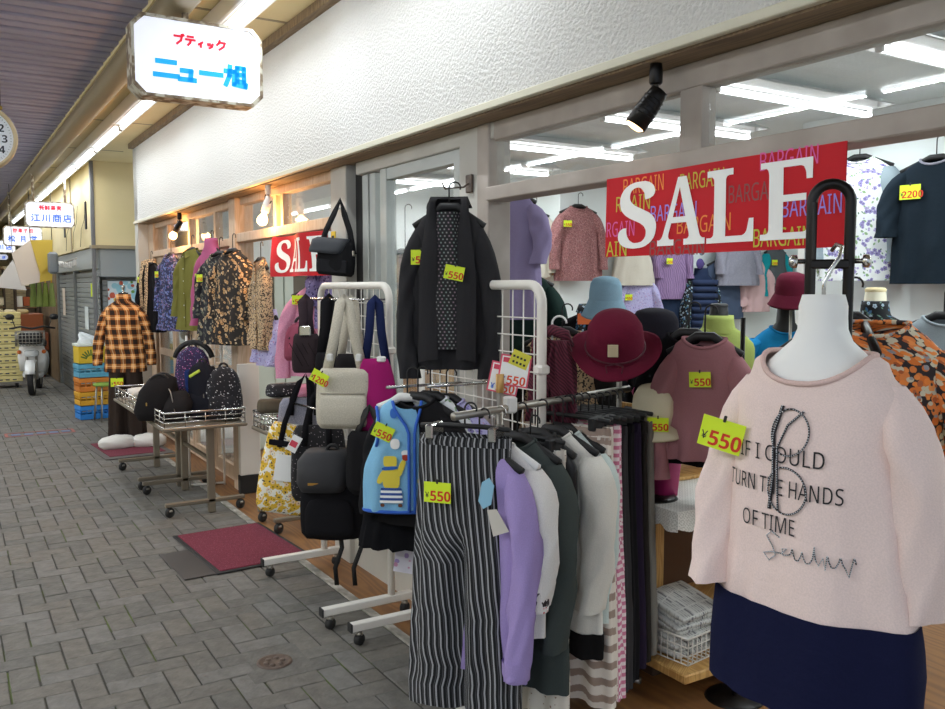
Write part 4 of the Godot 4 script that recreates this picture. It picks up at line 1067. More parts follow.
# ---------------------------------------------------------------- lit signs
func signs():
	var G := {
		"ni": [[0.14, 0.78, 0.86, 0.78], [0.04, 0.16, 0.96, 0.16]], "yu": [[0.14, 0.66, 0.76, 0.66, 0.7, 0.1], [0.0, 0.1, 1.0, 0.1]], "bar": [[0.0, 0.48, 1.0, 0.48]],
		"asa": [[0.0, 0.72, 0.46, 0.72], [0.24, 0.96, 0.2, 0.5, 0.02, 0.06], [0.46, 0.72, 0.42, 0.12, 0.98, 0.06, 1.0, 0.18], [0.58, 0.92, 0.58, 0.26], [0.58, 0.92, 0.92, 0.92, 0.92, 0.26], [0.58, 0.6, 0.92, 0.6], [0.58, 0.28, 0.92, 0.28]],
		"bu": [[0.05, 0.82, 0.82, 0.82, 0.72, 0.4, 0.3, 0.02], [0.84, 1.02, 0.9, 0.9], [0.96, 1.04, 1.02, 0.92]], "te": [[0.2, 0.92, 0.8, 0.92], [0.02, 0.6, 0.98, 0.6], [0.52, 0.6, 0.48, 0.3, 0.24, 0.02]],
		"i": [[0.8, 0.72, 0.2, 0.34], [0.54, 0.54, 0.54, 0.0]], "tsu": [[0.14, 0.62, 0.22, 0.4], [0.42, 0.66, 0.5, 0.44], [0.86, 0.66, 0.74, 0.26, 0.36, 0.0]], "ku": [[0.36, 0.98, 0.24, 0.66, 0.04, 0.46], [0.34, 0.76, 0.92, 0.76, 0.78, 0.36, 0.3, 0.0]],
		"shin": [[0.05, 0.85, 0.5, 0.85], [0.02, 0.62, 0.52, 0.62], [0.05, 0.42, 0.5, 0.42], [0.27, 1.0, 0.27, 0.0], [0.65, 0.9, 0.62, 0.1], [0.65, 0.9, 0.95, 0.96], [0.65, 0.58, 1.0, 0.58], [0.84, 0.58, 0.84, 0.0]],
		"sen": [[0.2, 0.98, 0.05, 0.76], [0.12, 0.84, 0.42, 0.84], [0.08, 0.66, 0.44, 0.66, 0.44, 0.3, 0.08, 0.3, 0.08, 0.66], [0.26, 0.66, 0.26, 0.3], [0.05, 0.04, 0.1, 0.18], [0.3, 0.04, 0.3, 0.18], [0.6, 0.78, 0.98, 0.78], [0.6, 0.5, 0.98, 0.5], [0.55, 0.25, 1.0, 0.25], [0.79, 0.96, 0.79, 0.0]],
		"ka": [[0.2, 0.95, 0.8, 0.95, 0.8, 0.52, 0.2, 0.52, 0.2, 0.95], [0.2, 0.74, 0.8, 0.74], [0.05, 0.36, 0.95, 0.36], [0.5, 0.95, 0.5, 0.0], [0.46, 0.34, 0.1, 0.05], [0.54, 0.34, 0.9, 0.05]],
		"jitsu": [[0.5, 1.0, 0.5, 0.88], [0.08, 0.72, 0.08, 0.86, 0.92, 0.86, 0.92, 0.72], [0.2, 0.66, 0.8, 0.66], [0.2, 0.5, 0.8, 0.5], [0.05, 0.32, 0.95, 0.32], [0.5, 0.8, 0.5, 0.34, 0.1, 0.0], [0.54, 0.3, 0.9, 0.0]],
		"e": [[0.1, 0.92, 0.22, 0.82], [0.04, 0.64, 0.18, 0.54], [0.05, 0.08, 0.22, 0.38], [0.4, 0.84, 0.9, 0.84], [0.65, 0.84, 0.65, 0.12], [0.32, 0.12, 1.0, 0.12]], "kawa": [[0.18, 0.9, 0.16, 0.4, 0.04, 0.08], [0.5, 0.86, 0.5, 0.14], [0.86, 0.94, 0.86, 0.04]],
		"sho": [[0.5, 1.0, 0.5, 0.88], [0.04, 0.86, 0.96, 0.86], [0.32, 0.82, 0.38, 0.7], [0.68, 0.82, 0.62, 0.7], [0.08, 0.0, 0.08, 0.68, 0.92, 0.68, 0.92, 0.0], [0.3, 0.6, 0.26, 0.44], [0.66, 0.6, 0.74, 0.44], [0.3, 0.12, 0.3, 0.36, 0.7, 0.36, 0.7, 0.12, 0.3, 0.12]],
		"ten": [[0.52, 1.0, 0.52, 0.88], [0.1, 0.86, 0.96, 0.86], [0.14, 0.86, 0.12, 0.4, 0.02, 0.04], [0.52, 0.74, 0.52, 0.42], [0.52, 0.6, 0.9, 0.6], [0.28, 0.06, 0.28, 0.42, 0.84, 0.42, 0.84, 0.06, 0.28, 0.06]],
		"matsu": [[0.02, 0.7, 0.48, 0.7], [0.25, 1.0, 0.25, 0.0], [0.25, 0.62, 0.04, 0.28], [0.25, 0.62, 0.44, 0.4], [0.64, 0.92, 0.52, 0.56], [0.78, 0.92, 1.0, 0.54], [0.72, 0.5, 0.56, 0.12, 0.92, 0.12], [0.82, 0.34, 0.98, 0.02]], "tsuki": [[0.22, 0.0, 0.3, 0.4, 0.3, 0.94, 0.82, 0.94, 0.82, 0.0], [0.3, 0.66, 0.82, 0.66], [0.3, 0.4, 0.82, 0.4]],
		"do": [[0.5, 1.0, 0.5, 0.86], [0.24, 0.96, 0.3, 0.86], [0.76, 0.96, 0.7, 0.86], [0.06, 0.68, 0.06, 0.82, 0.94, 0.82, 0.94, 0.68], [0.3, 0.46, 0.3, 0.7, 0.7, 0.7, 0.7, 0.46, 0.3, 0.46], [0.22, 0.26, 0.78, 0.26], [0.5, 0.44, 0.5, 0.04], [0.04, 0.02, 0.96, 0.02]],
		"go": [[0.2, 1.0, 0.04, 0.8], [0.22, 0.76, 0.04, 0.5], [0.14, 0.6, 0.14, 0.0], [0.34, 0.9, 0.6, 0.9], [0.3, 0.66, 0.62, 0.66], [0.46, 0.9, 0.46, 0.1], [0.3, 0.1, 0.62, 0.1], [0.72, 0.9, 0.96, 0.9, 0.96, 0.4], [0.74, 0.9, 0.74, 0.0]], "shi": [[0.1, 0.9, 0.84, 0.9, 0.5, 0.62], [0.5, 0.62, 0.5, 0.06, 0.34, 0.06], [0.04, 0.48, 0.96, 0.48]], "ji": [[0.08, 0.92, 0.9, 0.92, 0.9, 0.02, 0.76, 0.02], [0.08, 0.68, 0.68, 0.68], [0.16, 0.12, 0.16, 0.48, 0.62, 0.48, 0.62, 0.12, 0.16, 0.12]]}
	var red := glow(Color("e0304a"), 0.35); var cyan := glow(Color("1f9fe8"), 0.5); var blue := glow(Color("3f6fd0"), 0.45)
	red.albedo_color = Color("d22c44"); cyan.albedo_color = Color("1f9fe0"); blue.albedo_color = Color("3f6fc4")   # backlit letters
	lit_sign("shop_sign", "lit white sign box with red small and light blue large Japanese letters", Vector3(1.145, 2.673, -4.5), 0.64, 0.39, [[["bu", "te", "i", "tsu", "ku"], Vector3(-0.12, 0.07, 0), 0.056, 0.011, red, 0.046], [["ni", "yu", "bar", "asa"], Vector3(-0.22, -0.105, 0), 0.122, 0.024, cyan, 0.105]], G, true)
	lit_sign("shop_sign", "lit white sign with red and blue characters in front of the cream wall", Vector3(1.205, 2.455, -12.0), 0.56, 0.32, [[["shin", "sen", "ka", "jitsu"], Vector3(-0.12, 0.055, 0), 0.065, 0.009, red, 0.055], [["e", "kawa", "sho", "ten"], Vector3(-0.21, -0.09, 0), 0.12, 0.012, blue, 0.095]], G, false)
	lit_sign("shop_sign", "lit white sign partly hidden behind the sign with blue characters", Vector3(1.165, 2.37, -15.6), 0.56, 0.32, [[["go", "ka", "shi", "ji"], Vector3(-0.14, 0.055, 0), 0.075, 0.009, red, 0.06], [["matsu", "tsuki", "do"], Vector3(-0.21, -0.09, 0), 0.16, 0.013, blue, 0.095]], G, false)
	lit_sign("shop_sign", "farthest but one lit white sign down the street", Vector3(1.07, 2.36, -19.5), 0.5, 0.25, [[["matsu", "kawa", "ten"], Vector3(-0.2, -0.06, 0), 0.14, 0.014, blue, 0.1]], G, false)
	lit_sign("shop_sign", "farthest small lit white sign down the street", Vector3(1.2, 2.26, -23.0), 0.4, 0.15, [[["e", "tsuki", "ten"], Vector3(-0.15, -0.04, 0), 0.11, 0.012, blue, 0.07]], G, false)
	# street clock
	var c := thing("street_clock", "round white hanging clock with a beige rim and black numerals", "clock", Vector3(0.19, 2.245, -4.65), -4)
	var st := sn(); lathe(st, [[0.001, -0.05], [0.14, -0.05], [0.152, -0.03], [0.154, 0.02], [0.148, 0.035], [0.138, 0.036], [0.134, 0.02]], Vector3.ZERO, 48, false, false, Vector3.RIGHT, Vector3.BACK, Vector3.DOWN)
	part("rim", st, hexm("cbb58e", 0.5), c)
	st = sn(); lathe(st, [[0.135, 0.021], [0.001, 0.021]], Vector3.ZERO, 48, false, false, Vector3.RIGHT, Vector3.BACK, Vector3.DOWN); part("face", st, hexm("eef2f6", 0.4), c)
	for k in 12:
		var a := deg_to_rad(90.0 - (k + 1) * 30.0)
		word(str(k + 1), 0.034, M.inkdark, c, Transform3D(Basis(), Vector3(cos(a) * 0.098, sin(a) * 0.098 - 0.004, 0.0225)), sans, "numeral", 0.001)
	st = sn(false)
	for k in 60:
		var a := TAU * k / 60.0; var d := Vector3(cos(a), sin(a), 0)
		bx(st, d * 0.124 + Vector3(0, 0, 0.0225), Vector3(0.006, 0.0015, 0.001), Basis(d, Vector3(-d.y, d.x, 0), Vector3.BACK))
	part("minute_marks", st, M.inkdark, c)
	for q in [[200.0, 0.07, 0.009], [135.0, 0.1, 0.006]]:
		var d := Vector3(cos(deg_to_rad(q[0])), sin(deg_to_rad(q[0])), 0)
		part("hand", box(d * q[1] * 0.45 + Vector3(0, 0, 0.026), Vector3(q[1], q[2], 0.002), 0, Basis(d, Vector3(-d.y, d.x, 0), Vector3.BACK)), M.inkdark, c)
	st = sn(); bar(st, Vector3(0.085, 0.13, 0), Vector3(0.085, 0.83, 0), 0.0025, 6); bar(st, Vector3(-0.085, 0.13, 0), Vector3(-0.085, 0.83, 0), 0.0025, 6); part("cord", st, M.rubber, c)
	for s in [-1, 1]:
		st = sn(); lathe(st, [[0.002, 0.012], [0.009, 0.006], [0.009, -0.006], [0.002, -0.012]], Vector3(s * 0.085, 0.142, 0), 12); part("cord_knob", st, hexm("8a7437", 0.4, 0.7), c)

func lit_sign(n: String, label: String, at: Vector3, w: float, h: float, lines: Array, G: Dictionary, big: bool):
	var t := thing(n, label, "sign", at, 0.0)
	var c := 0.05 if big else 0.035
	var oct := func(k: float) -> PackedVector2Array:
		var a := w / 2 - k; var b := h / 2 - k
		return PackedVector2Array([Vector2(-a + c, -b), Vector2(a - c, -b), Vector2(a, -b + c), Vector2(a, b - c), Vector2(a - c, b), Vector2(-a + c, b), Vector2(-a, b - c), Vector2(-a, -b + c)])
	var D := 0.13 if big else 0.1
	var o: PackedVector2Array = oct.call(0.0); var inn: PackedVector2Array = oct.call(0.014)
	var st := sn(false)
	for i in 8:
		var j := (i + 1) % 8
		var A := Vector3(o[i].x, o[i].y, 0); var B := Vector3(o[j].x, o[j].y, 0); var a := Vector3(inn[i].x, inn[i].y, 0); var b := Vector3(inn[j].x, inn[j].y, 0); var z := Vector3(0, 0, D / 2)
		quad(st, A + z, B + z, B - z, A - z); quad(st, A + z, a + z, b + z, B + z); quad(st, A - z, B - z, b - z, a - z); quad(st, a + z, a + z * 0.85, b + z * 0.85, b + z)
	part("frame", st, M.rust, t)
	st = sn(false); plate(st, inn, Vector3(0, 0, D / 2 - 0.012), Vector3.RIGHT, Vector3.UP, 0.004)
	part("face", st, glow(Color(0.90, 0.92, 1.0), 0.5), t)
	st = sn(false); plate(st, inn, Vector3(0, 0, -D / 2 + 0.006), Vector3.RIGHT, Vector3.UP, 0.004)
	part("back_face", st, M.white, t)
	for l in lines:
		var x := 0.0
		for ch in l[0]:
			st = sn(false)
			var small: bool = ch in ["i", "tsu", "yu"]
			var s: float = l[5] * (0.72 if small else 1.0)
			glyph(st, G[ch], l[1] + Vector3(x, 0, D / 2 - 0.006), Vector2(s if ch != "ni" else s * 1.15, s), l[3], Vector3.RIGHT, Vector3.UP)
			x += l[2] * (0.85 if small else 1.0)
			part("character", st, l[4], t)
	area(t, Vector3(0, 0, D / 2 + 0.01), Vector3.BACK, Vector3.RIGHT, Vector2(w * 0.9, h * 0.85), 0.10 if big else 0.06, Color(0.92, 0.94, 1.0))
	for s in ([-0.05] if big else [-0.18, 0.18]):
		part("bracket", box(Vector3(s, h / 2 + (3.06 - at.y - h / 2) / 2, 0), Vector3(0.03, 3.06 - at.y - h / 2, 0.03), 0.003), M.rust, t)

# ---------------------------------------------------------------- things down the street
func crate(n: String, label: String, col: String, at: Vector3, turn: float, s: Vector3, group: String, slots := false):
	var t := thing(n, label, "crate", at, turn, group)
	var m := hexm(col, 0.5)
	part("bottom", box(Vector3(0, 0.012, 0), Vector3(s.x - 0.02, 0.02, s.z - 0.02), 0.004), m, t)
	for q in [[Vector3(0, 0, s.z / 2), Vector3(s.x, 0, 0.014)], [Vector3(0, 0, -s.z / 2), Vector3(s.x, 0, 0.014)], [Vector3(s.x / 2, 0, 0), Vector3(0.014, 0, s.z)], [Vector3(-s.x / 2, 0, 0), Vector3(0.014, 0, s.z)]]:
		var st := sn(false)
		bx(st, q[0] + Vector3(0, s.y - 0.025, 0), q[1] + Vector3(0.012, 0.05, 0.012), Basis(), 0.004)
		bx(st, q[0] + Vector3(0, 0.03, 0), q[1] + Vector3(0.004, 0.06, 0.004), Basis(), 0.004)
		var L := maxf(q[1].x, q[1].z); var d := Vector3(1, 0, 0) if q[1].x > q[1].z else Vector3(0, 0, 1)
		var k := int(L / 0.055)
		for i in k + 1: bx(st, q[0] + d * (-L / 2 + L * i / k) + Vector3(0, s.y / 2, 0), Vector3(0.014, s.y - 0.02, 0.014))
		bx(st, q[0] + Vector3(0, s.y * 0.55, 0), q[1] + Vector3(0, 0.012, 0))
		part("side", st, m, t)
	if slots:
		for i in 4: part("slot", box(Vector3((i - 1.5) * 0.095, s.y * 0.42, s.z / 2 + 0.006), Vector3(0.055, 0.03, 0.012), 0.003), hexm("4b4a55", 0.8), t)

func street_things():
	# doormat and steel plate at the entrance
	var t := thing("doormat", "dark red doormat with a black rubber border at the shop entrance", "mat", Vector3(1.47, 0, -5.03), 3.0)
	part("border", box(Vector3(0, 0.006, 0), Vector3(0.56, 0.008, 0.86), 0.003), M.rubber, t)
	part("pile", box(Vector3(0, 0.011, 0), Vector3(0.51, 0.01, 0.81), 0.004), M.matred, t)
	solo("steel_plate", box(Vector3(1.16, 0.003, -4.86), Vector3(0.26, 0.006, 0.52), 0.002, Basis(Vector3.UP, 0.05)), hexm("47423f", 0.55, 0.2), "dark grey plate lying half under the red doormat", "plate")
	t = thing("drain_cover", "rusty round drain cover set in the pavers", "drain cover", Vector3(1.12, 0, -3.38))
	var st := sn(); lathe(st, [[0.001, 0.0], [0.055, 0.0], [0.06, 0.003], [0.072, 0.003], [0.076, -0.02]], Vector3.ZERO, 32, false, false); part("lid", st, M.iron, t)
	for k in 6:
		var a := TAU * k / 6.0
		st = sn(); lathe(st, [[0.001, 0.005], [0.011, 0.004], [0.012, 0.0]], Vector3(cos(a) * 0.034, 0, sin(a) * 0.034), 10, false, false); part("stud", st, M.iron, t)
	part("surround", bb(Vector3(-0.13, -0.05, -0.155), Vector3(0.135, -0.002, 0.155)), M.pavers[3], t)
	# mannequin in a checked shirt
	var mp := Vector3(1.53, 0, -9.0)
	t = thing("mannequin", "black mannequin on a stand with white sandbags on its foot", "mannequin", mp, -24)
	st = sn()
	loft(st, [[Vector3(0, 0.84, 0), 0.13, 0.09], [Vector3(0, 0.95, 0), 0.14, 0.085], [Vector3(0, 1.08, 0), 0.12, 0.07], [Vector3(0, 1.25, 0), 0.13, 0.065], [Vector3(0, 1.35, 0), 0.13, 0.05], [Vector3(0, 1.40, 0), 0.07, 0.055], [Vector3(0, 1.44, 0), 0.048, 0.048], [Vector3(0, 1.5, 0), 0.045, 0.045]], 24, true, true)
	part("torso", st, M.black, t)
	st = sn(); lathe(st, [[0.001, 1.58], [0.012, 1.575], [0.018, 1.555], [0.012, 1.535], [0.01, 1.51], [0.03, 1.5]], Vector3.ZERO, 14); part("neck_knob", st, M.chrome, t)
	st = sn(); bar(st, Vector3(0, 0.02, -0.02), Vector3(0, 0.88, -0.02), 0.014, 8); part("pole", st, M.blackmetal, t)
	for s in [-1, 1]:
		st = sn(); loft(st, [[Vector3(s * 0.085, 0.1, 0), 0.035, 0.04], [Vector3(s * 0.085, 0.4, 0.0), 0.05, 0.05], [Vector3(s * 0.08, 0.86, 0), 0.075, 0.08]], 16, true, true); part("leg", st, M.black, t)
	st = sn(); lathe(st, [[0.001, 0.02], [0.16, 0.018], [0.17, 0.008], [0.17, 0.0]], Vector3.ZERO, 28); part("base", st, M.blackmetal, t)
	top("checked_shirt", "orange and black checked shirt with a ruffled neck on the black mannequin", "shirt", "", {pos = mp + Vector3(0, 1.425, 0), turn = -24, len = 0.70, sh = 0.18, hem = 0.195, dp = 0.1, waist = 0.185, sleeve = 0.58, spread = 0.2, sw = 0.058, cuff = 0.045, bend = 0.03, neck = 0.07, mat = M.plaid, collar = "turtle", hook = false, fold = 0.012})
	t = trousers("trousers", "dark brown trousers on the mannequin in the checked shirt", "trousers", "", {pos = mp + Vector3(0, 0.96, 0), turn = -24, len = 0.9, w = 0.155, dp = 0.105, hem = 0.088, crotch = 0.28, mat = cloth("3a302b"), clips = false})
	price(t, Vector3(-0.05, -0.33, 0.135), "550", 0.0, 1.5)
	for q in [[Vector3(1.40, 0, -8.78), 5.0, 0.17], [Vector3(1.68, 0, -8.74), -14.0, 0.16]]:
		t = thing("sandbag", "white plastic-wrapped sandbag at the foot of the mannequin", "sandbag", q[0], q[1], "sandbags at the mannequin's foot")
		st = sn(); var rr := []
		for i in 9:
			var f := i / 8.0
			rr.append([Vector3(-q[2] + 2 * q[2] * f, 0.06, 0), 0.025 + 0.045 * pow(sin(f * PI), 0.4), 0.04 + 0.07 * pow(sin(f * PI), 0.6), 0.8, 0.012, 7.0, f * 9.0, Vector3.UP, Vector3.BACK])
		loft(st, rr, 18, true, true); part("sack", st, hexm("e2dfd8", 0.6), t)
	t = thing("doormat", "dark red mat with a grey border under the mannequin", "mat", Vector3(1.48, 0, -8.75), 4)
	part("border", box(Vector3(0, 0.004, 0), Vector3(0.62, 0.007, 1.0), 0.003), hexm("5f5b58", 0.9), t); part("pile", box(Vector3(0, 0.009, 0), Vector3(0.5, 0.006, 0.8), 0.002), M.matred, t)
	# crates by the shutter
	var cols := [["crate", "blue plastic crate at the bottom of the stack by the shutter", "2f86d8"], ["crate", "yellow plastic crate above the blue one in the stack by the shutter", "e3a92c"], ["crate", "orange plastic crate in the middle of the stack by the shutter", "d9822e"], ["crate", "pale blue plastic crate second from the top of the stack by the shutter", "5fa9c9"]]
	for k in 4: crate(cols[k][0], cols[k][1], cols[k][2], Vector3(1.49, 0.002 + k * 0.165, -11.05), 6, Vector3(0.31, 0.155, 0.26), "crates stacked by the shutter")
	t = thing("fruit_box", "yellow printed fruit carton on top of the crate stack", "carton", Vector3(1.485, 0.664, -11.05), 6)
	part("carton", box(Vector3(0, 0.1, 0), Vector3(0.31, 0.2, 0.26), 0.004), hexm("d7b52c", 0.7), t)
	for k in 9:
		var a := deg_to_rad(20.0 + k * 17.5); part("printed_ray", box(Vector3(-0.02 + cos(a) * 0.085, 0.04 + sin(a) * 0.085, 0.1315), Vector3(0.07, 0.016, 0.001), 0, Basis(Vector3.BACK, a)), hexm("4f6f2a", 0.7), t)
	part("rim", box(Vector3(0, 0.215, 0), Vector3(0.33, 0.03, 0.28), 0.004), hexm("dde3d8", 0.6), t)
	t = thing("plastic_bag", "crumpled pale plastic bag on the yellow fruit carton", "bag", Vector3(1.46, 0.895, -11.05))
	st = sn(); loft(st, [[Vector3(0, 0, 0), 0.12, 0.1, 1, 0.012, 5, 0.0], [Vector3(0.02, 0.05, 0), 0.11, 0.08, 1, 0.02, 5, 1.0], [Vector3(-0.03, 0.1, 0), 0.06, 0.05, 1, 0.015, 4, 2.0], [Vector3(-0.06, 0.13, 0), 0.02, 0.02]], 20, true, true); part("bag", st, hexm("dfe6e8", 0.4), t)
	t = thing("stool", "green-seated metal stool beside the plastic crates", "stool", Vector3(1.60, 0, -10.75), 10)
	st = sn(); lathe(st, [[0.001, 0.44], [0.13, 0.44], [0.14, 0.425], [0.13, 0.41], [0.001, 0.41]], Vector3.ZERO, 24, false, false); part("seat", st, hexm("7d9f3c", 0.5), t)
	for k in 4:
		var a := TAU * k / 4.0 + 0.7; st = sn(); bar(st, Vector3(cos(a) * 0.1, 0.42, sin(a) * 0.1), Vector3(cos(a) * 0.14, 0, sin(a) * 0.14), 0.011, 8); part("leg", st, M.steel, t)
	scooter(Vector3(1.14, 0, -14.2), -10)
	# cream bread crates on a dolly
	for k in 11: crate("bread_crate", "cream plastic crate in the tall stack beside the scooter", "e3d391", Vector3(0.78, 0.10 + k * 0.098, -15.2), 2, Vector3(0.5, 0.088, 0.4), "cream crates stacked beside the scooter", true)
	t = thing("dolly", "flat wheeled dolly under the cream crates", "dolly", Vector3(0.78, 0, -15.2))
	part("deck", box(Vector3(0, 0.085, 0), Vector3(0.5, 0.025, 0.4), 0.004), M.steel, t)
	for q in [[-1, -1], [1, -1], [-1, 1], [1, 1]]:
		st = sn(); lathe(st, [[0.001, -0.012], [0.034, -0.012], [0.034, 0.012], [0.001, 0.012]], Vector3(q[0] * 0.19, 0.035, q[1] * 0.15), 14, false, false, Vector3.UP, Vector3.RIGHT, Vector3.BACK); part("wheel", st, M.rubber, t)
	# wooden stall behind the scooter
	t = thing("market_stall", "reddish wooden stall counter behind the scooter", "stall", Vector3(0.9, 0, -16.9))
	part("counter", box(Vector3(0, 0.95, 0), Vector3(1.2, 0.3, 0.7), 0.01), hexm("8d4a22", 0.6), t); part("counter", box(Vector3(0.12, 0.62, 0.05), Vector3(1.1, 0.3, 0.7), 0.01), hexm("7b3e1c", 0.6), t)
	part("base", box(Vector3(0.1, 0.24, 0.05), Vector3(1.0, 0.48, 0.6), 0.01), hexm("5a3018", 0.7), t)
	for q in [[-0.28, "efece2"], [-0.08, "c9b892"], [0.1, "d8c8a2"], [0.3, "b9a070"]]:
		var f := thing("tray_of_goods", "white tray of goods on the reddish stall counter" if q[0] < -0.2 else "pale packed goods on the reddish stall counter", "goods", Vector3(0.9 + q[0], 1.102, -16.7), 0, "goods on the stall counter")
		st = sn(); loft(st, [[Vector3.ZERO, 0.085, 0.12, 0.6], [Vector3(0, 0.05, 0), 0.095, 0.13, 0.6], [Vector3(0, 0.075, 0), 0.06, 0.09, 0.7]], 20, true, true); part("pack", st, hexm(q[1], 0.7), f)
	for k in 4:
		t = thing("shelf_unit", ["dark wooden shelf of goods behind the stall", "narrow shelf of boxes past the shutter", "pale shutter panel beside the far stall", "brown cabinet far down the street"][k], ["shelf", "shelf", "panel", "cabinet"][k], [Vector3(0.72, 0, -18.4), Vector3(1.36, 0, -18.1), Vector3(1.25, 0, -19.2), Vector3(0.35, 0, -20.0)][k])
		var w: float = [0.6, 0.35, 0.4, 0.5][k]
		if k == 2:
			for j in 26: part("slat", box(Vector3(0, 0.05 + j * 0.075, 0), Vector3(w, 0.068, 0.03), 0.006), hexm("b5a27c", 0.6), t)
		else:
			for s in [-1, 1]: part("side", box(Vector3(s * w / 2, 0.95, 0), Vector3(0.03, 1.9, 0.4), 0.004), hexm("4a3a2a", 0.7), t)
			for j in 6: part("shelf", box(Vector3(0, 0.1 + j * 0.36, 0), Vector3(w, 0.03, 0.4), 0.004), hexm("6b4e30", 0.7), t)
			for j in 5:
				for i in 3: part("box", box(Vector3(-w / 2 + w * (i + 0.5) / 3, 0.115 + j * 0.36 + 0.1, 0.05), Vector3(w / 3.4, 0.2 - 0.03 * ((i + j) % 3), 0.22), 0.004), hexm(["a5522a", "d8c9a8", "b98a3c", "6f7a4a", "e2ddcf", "8c3f30"][(i * 2 + j + k) % 6], 0.7), t)
	# hanging paper shade and its pennant
	t = thing("paper_awning", "yellow and pale pink folded fabric shade hung over the street", "awning", Vector3(1.09, 1.655, -13.4), 0)
	var yel := hexm("dfc052", 0.8); yel.backlight_enabled = true; yel.backlight = Color(0.4, 0.35, 0.15)
	var pal := hexm("e9d9cd", 0.8)
	st = sn(false); plate(st, PackedVector2Array([Vector2(0.0, 0.55), Vector2(0.28, 0.56), Vector2(0.27, 0.26), Vector2(0.11, 0.08)]), Vector3.ZERO, Vector3.RIGHT, Vector3.UP, 0.012); part("panel", st, yel, t)
	st = sn(false); plate(st, PackedVector2Array([Vector2(0, 0.55), Vector2(0.12, 0.08), Vector2(0.11, -0.03), Vector2(-0.14, -0.08), Vector2(-0.25, 0.36)]), Vector3.ZERO, Vector3(0.95, 0, -0.3), Vector3.UP, 0.012); part("panel", st, pal, t)
	st = sn(false); plate(st, PackedVector2Array([Vector2(0.11, 0.08), Vector2(0.27, 0.26), Vector2(0.26, 0.0), Vector2(0.1, -0.03)]), Vector3(0, 0, -0.03), Vector3.RIGHT, Vector3.UP, 0.012); part("panel", st, yel, t)
	st = sn(); tube(st, [Vector3(0.0, 0.54, 0), Vector3(0.0, 1.4, 0)], 0.005, 6); tube(st, [Vector3(0.27, 0.55, 0), Vector3(0.27, 1.4, 0)], 0.005, 6); part("cord", st, M.rubber, t)
	t = thing("pennant", "white triangular cloth pennant behind the yellow fabric shade", "pennant", Vector3(0.78, 1.56, -14.4)); st = sn(false); plate(st, PackedVector2Array([Vector2(0.15, 0.4), Vector2(0.32, -0.05), Vector2(-0.12, 0.0)]), Vector3.ZERO, Vector3.RIGHT, Vector3.UP, 0.012); part("cloth", st, hexm("e6dfdc", 0.8), t)
	st = sn(); tube(st, [Vector3(0.15, 0.39, 0), Vector3(0.14, 1.5, 0)], 0.004, 5); part("cord", st, M.rubber, t)
	for k in 4:
		t = thing("hanging_apron", "green gathered apron hanging under the yellow shade", "apron", Vector3(1.20 + k * 0.085, 1.62, -14.6), 0, "green aprons under the shade")
		st = sn(); var rr := []
		for i in 7: rr.append([Vector3(0, -0.36 * i / 6.0, 0), 0.025 + 0.03 * i / 6.0, 0.02 + 0.015 * i / 6.0, 1.0, 0.006, 5.0, k * 1.3]); 
		loft(st, rr, 20); part("skirt", st, cloth(["6c7a42", "7d8a4c", "74813f", "8a9657"][k]), t)
		st = sn(); tube(st, [Vector3(0, -0.01, 0), Vector3(0, 0.1, 0)], 0.012, 6); part("tie", st, hexm("d9a83c", 0.8), t)
	t = thing("hanging_box", "small grey metal box on a bracket beside the yellow shade", "box", Vector3(1.345, 1.76, -13.2)); part("case", box(Vector3(0, 0.13, 0), Vector3(0.13, 0.3, 0.12), 0.03), hexm("7d8288", 0.5), t); part("bracket", box(Vector3(0.16, 0.1, 0), Vector3(0.24, 0.03, 0.03)), M.steel, t)

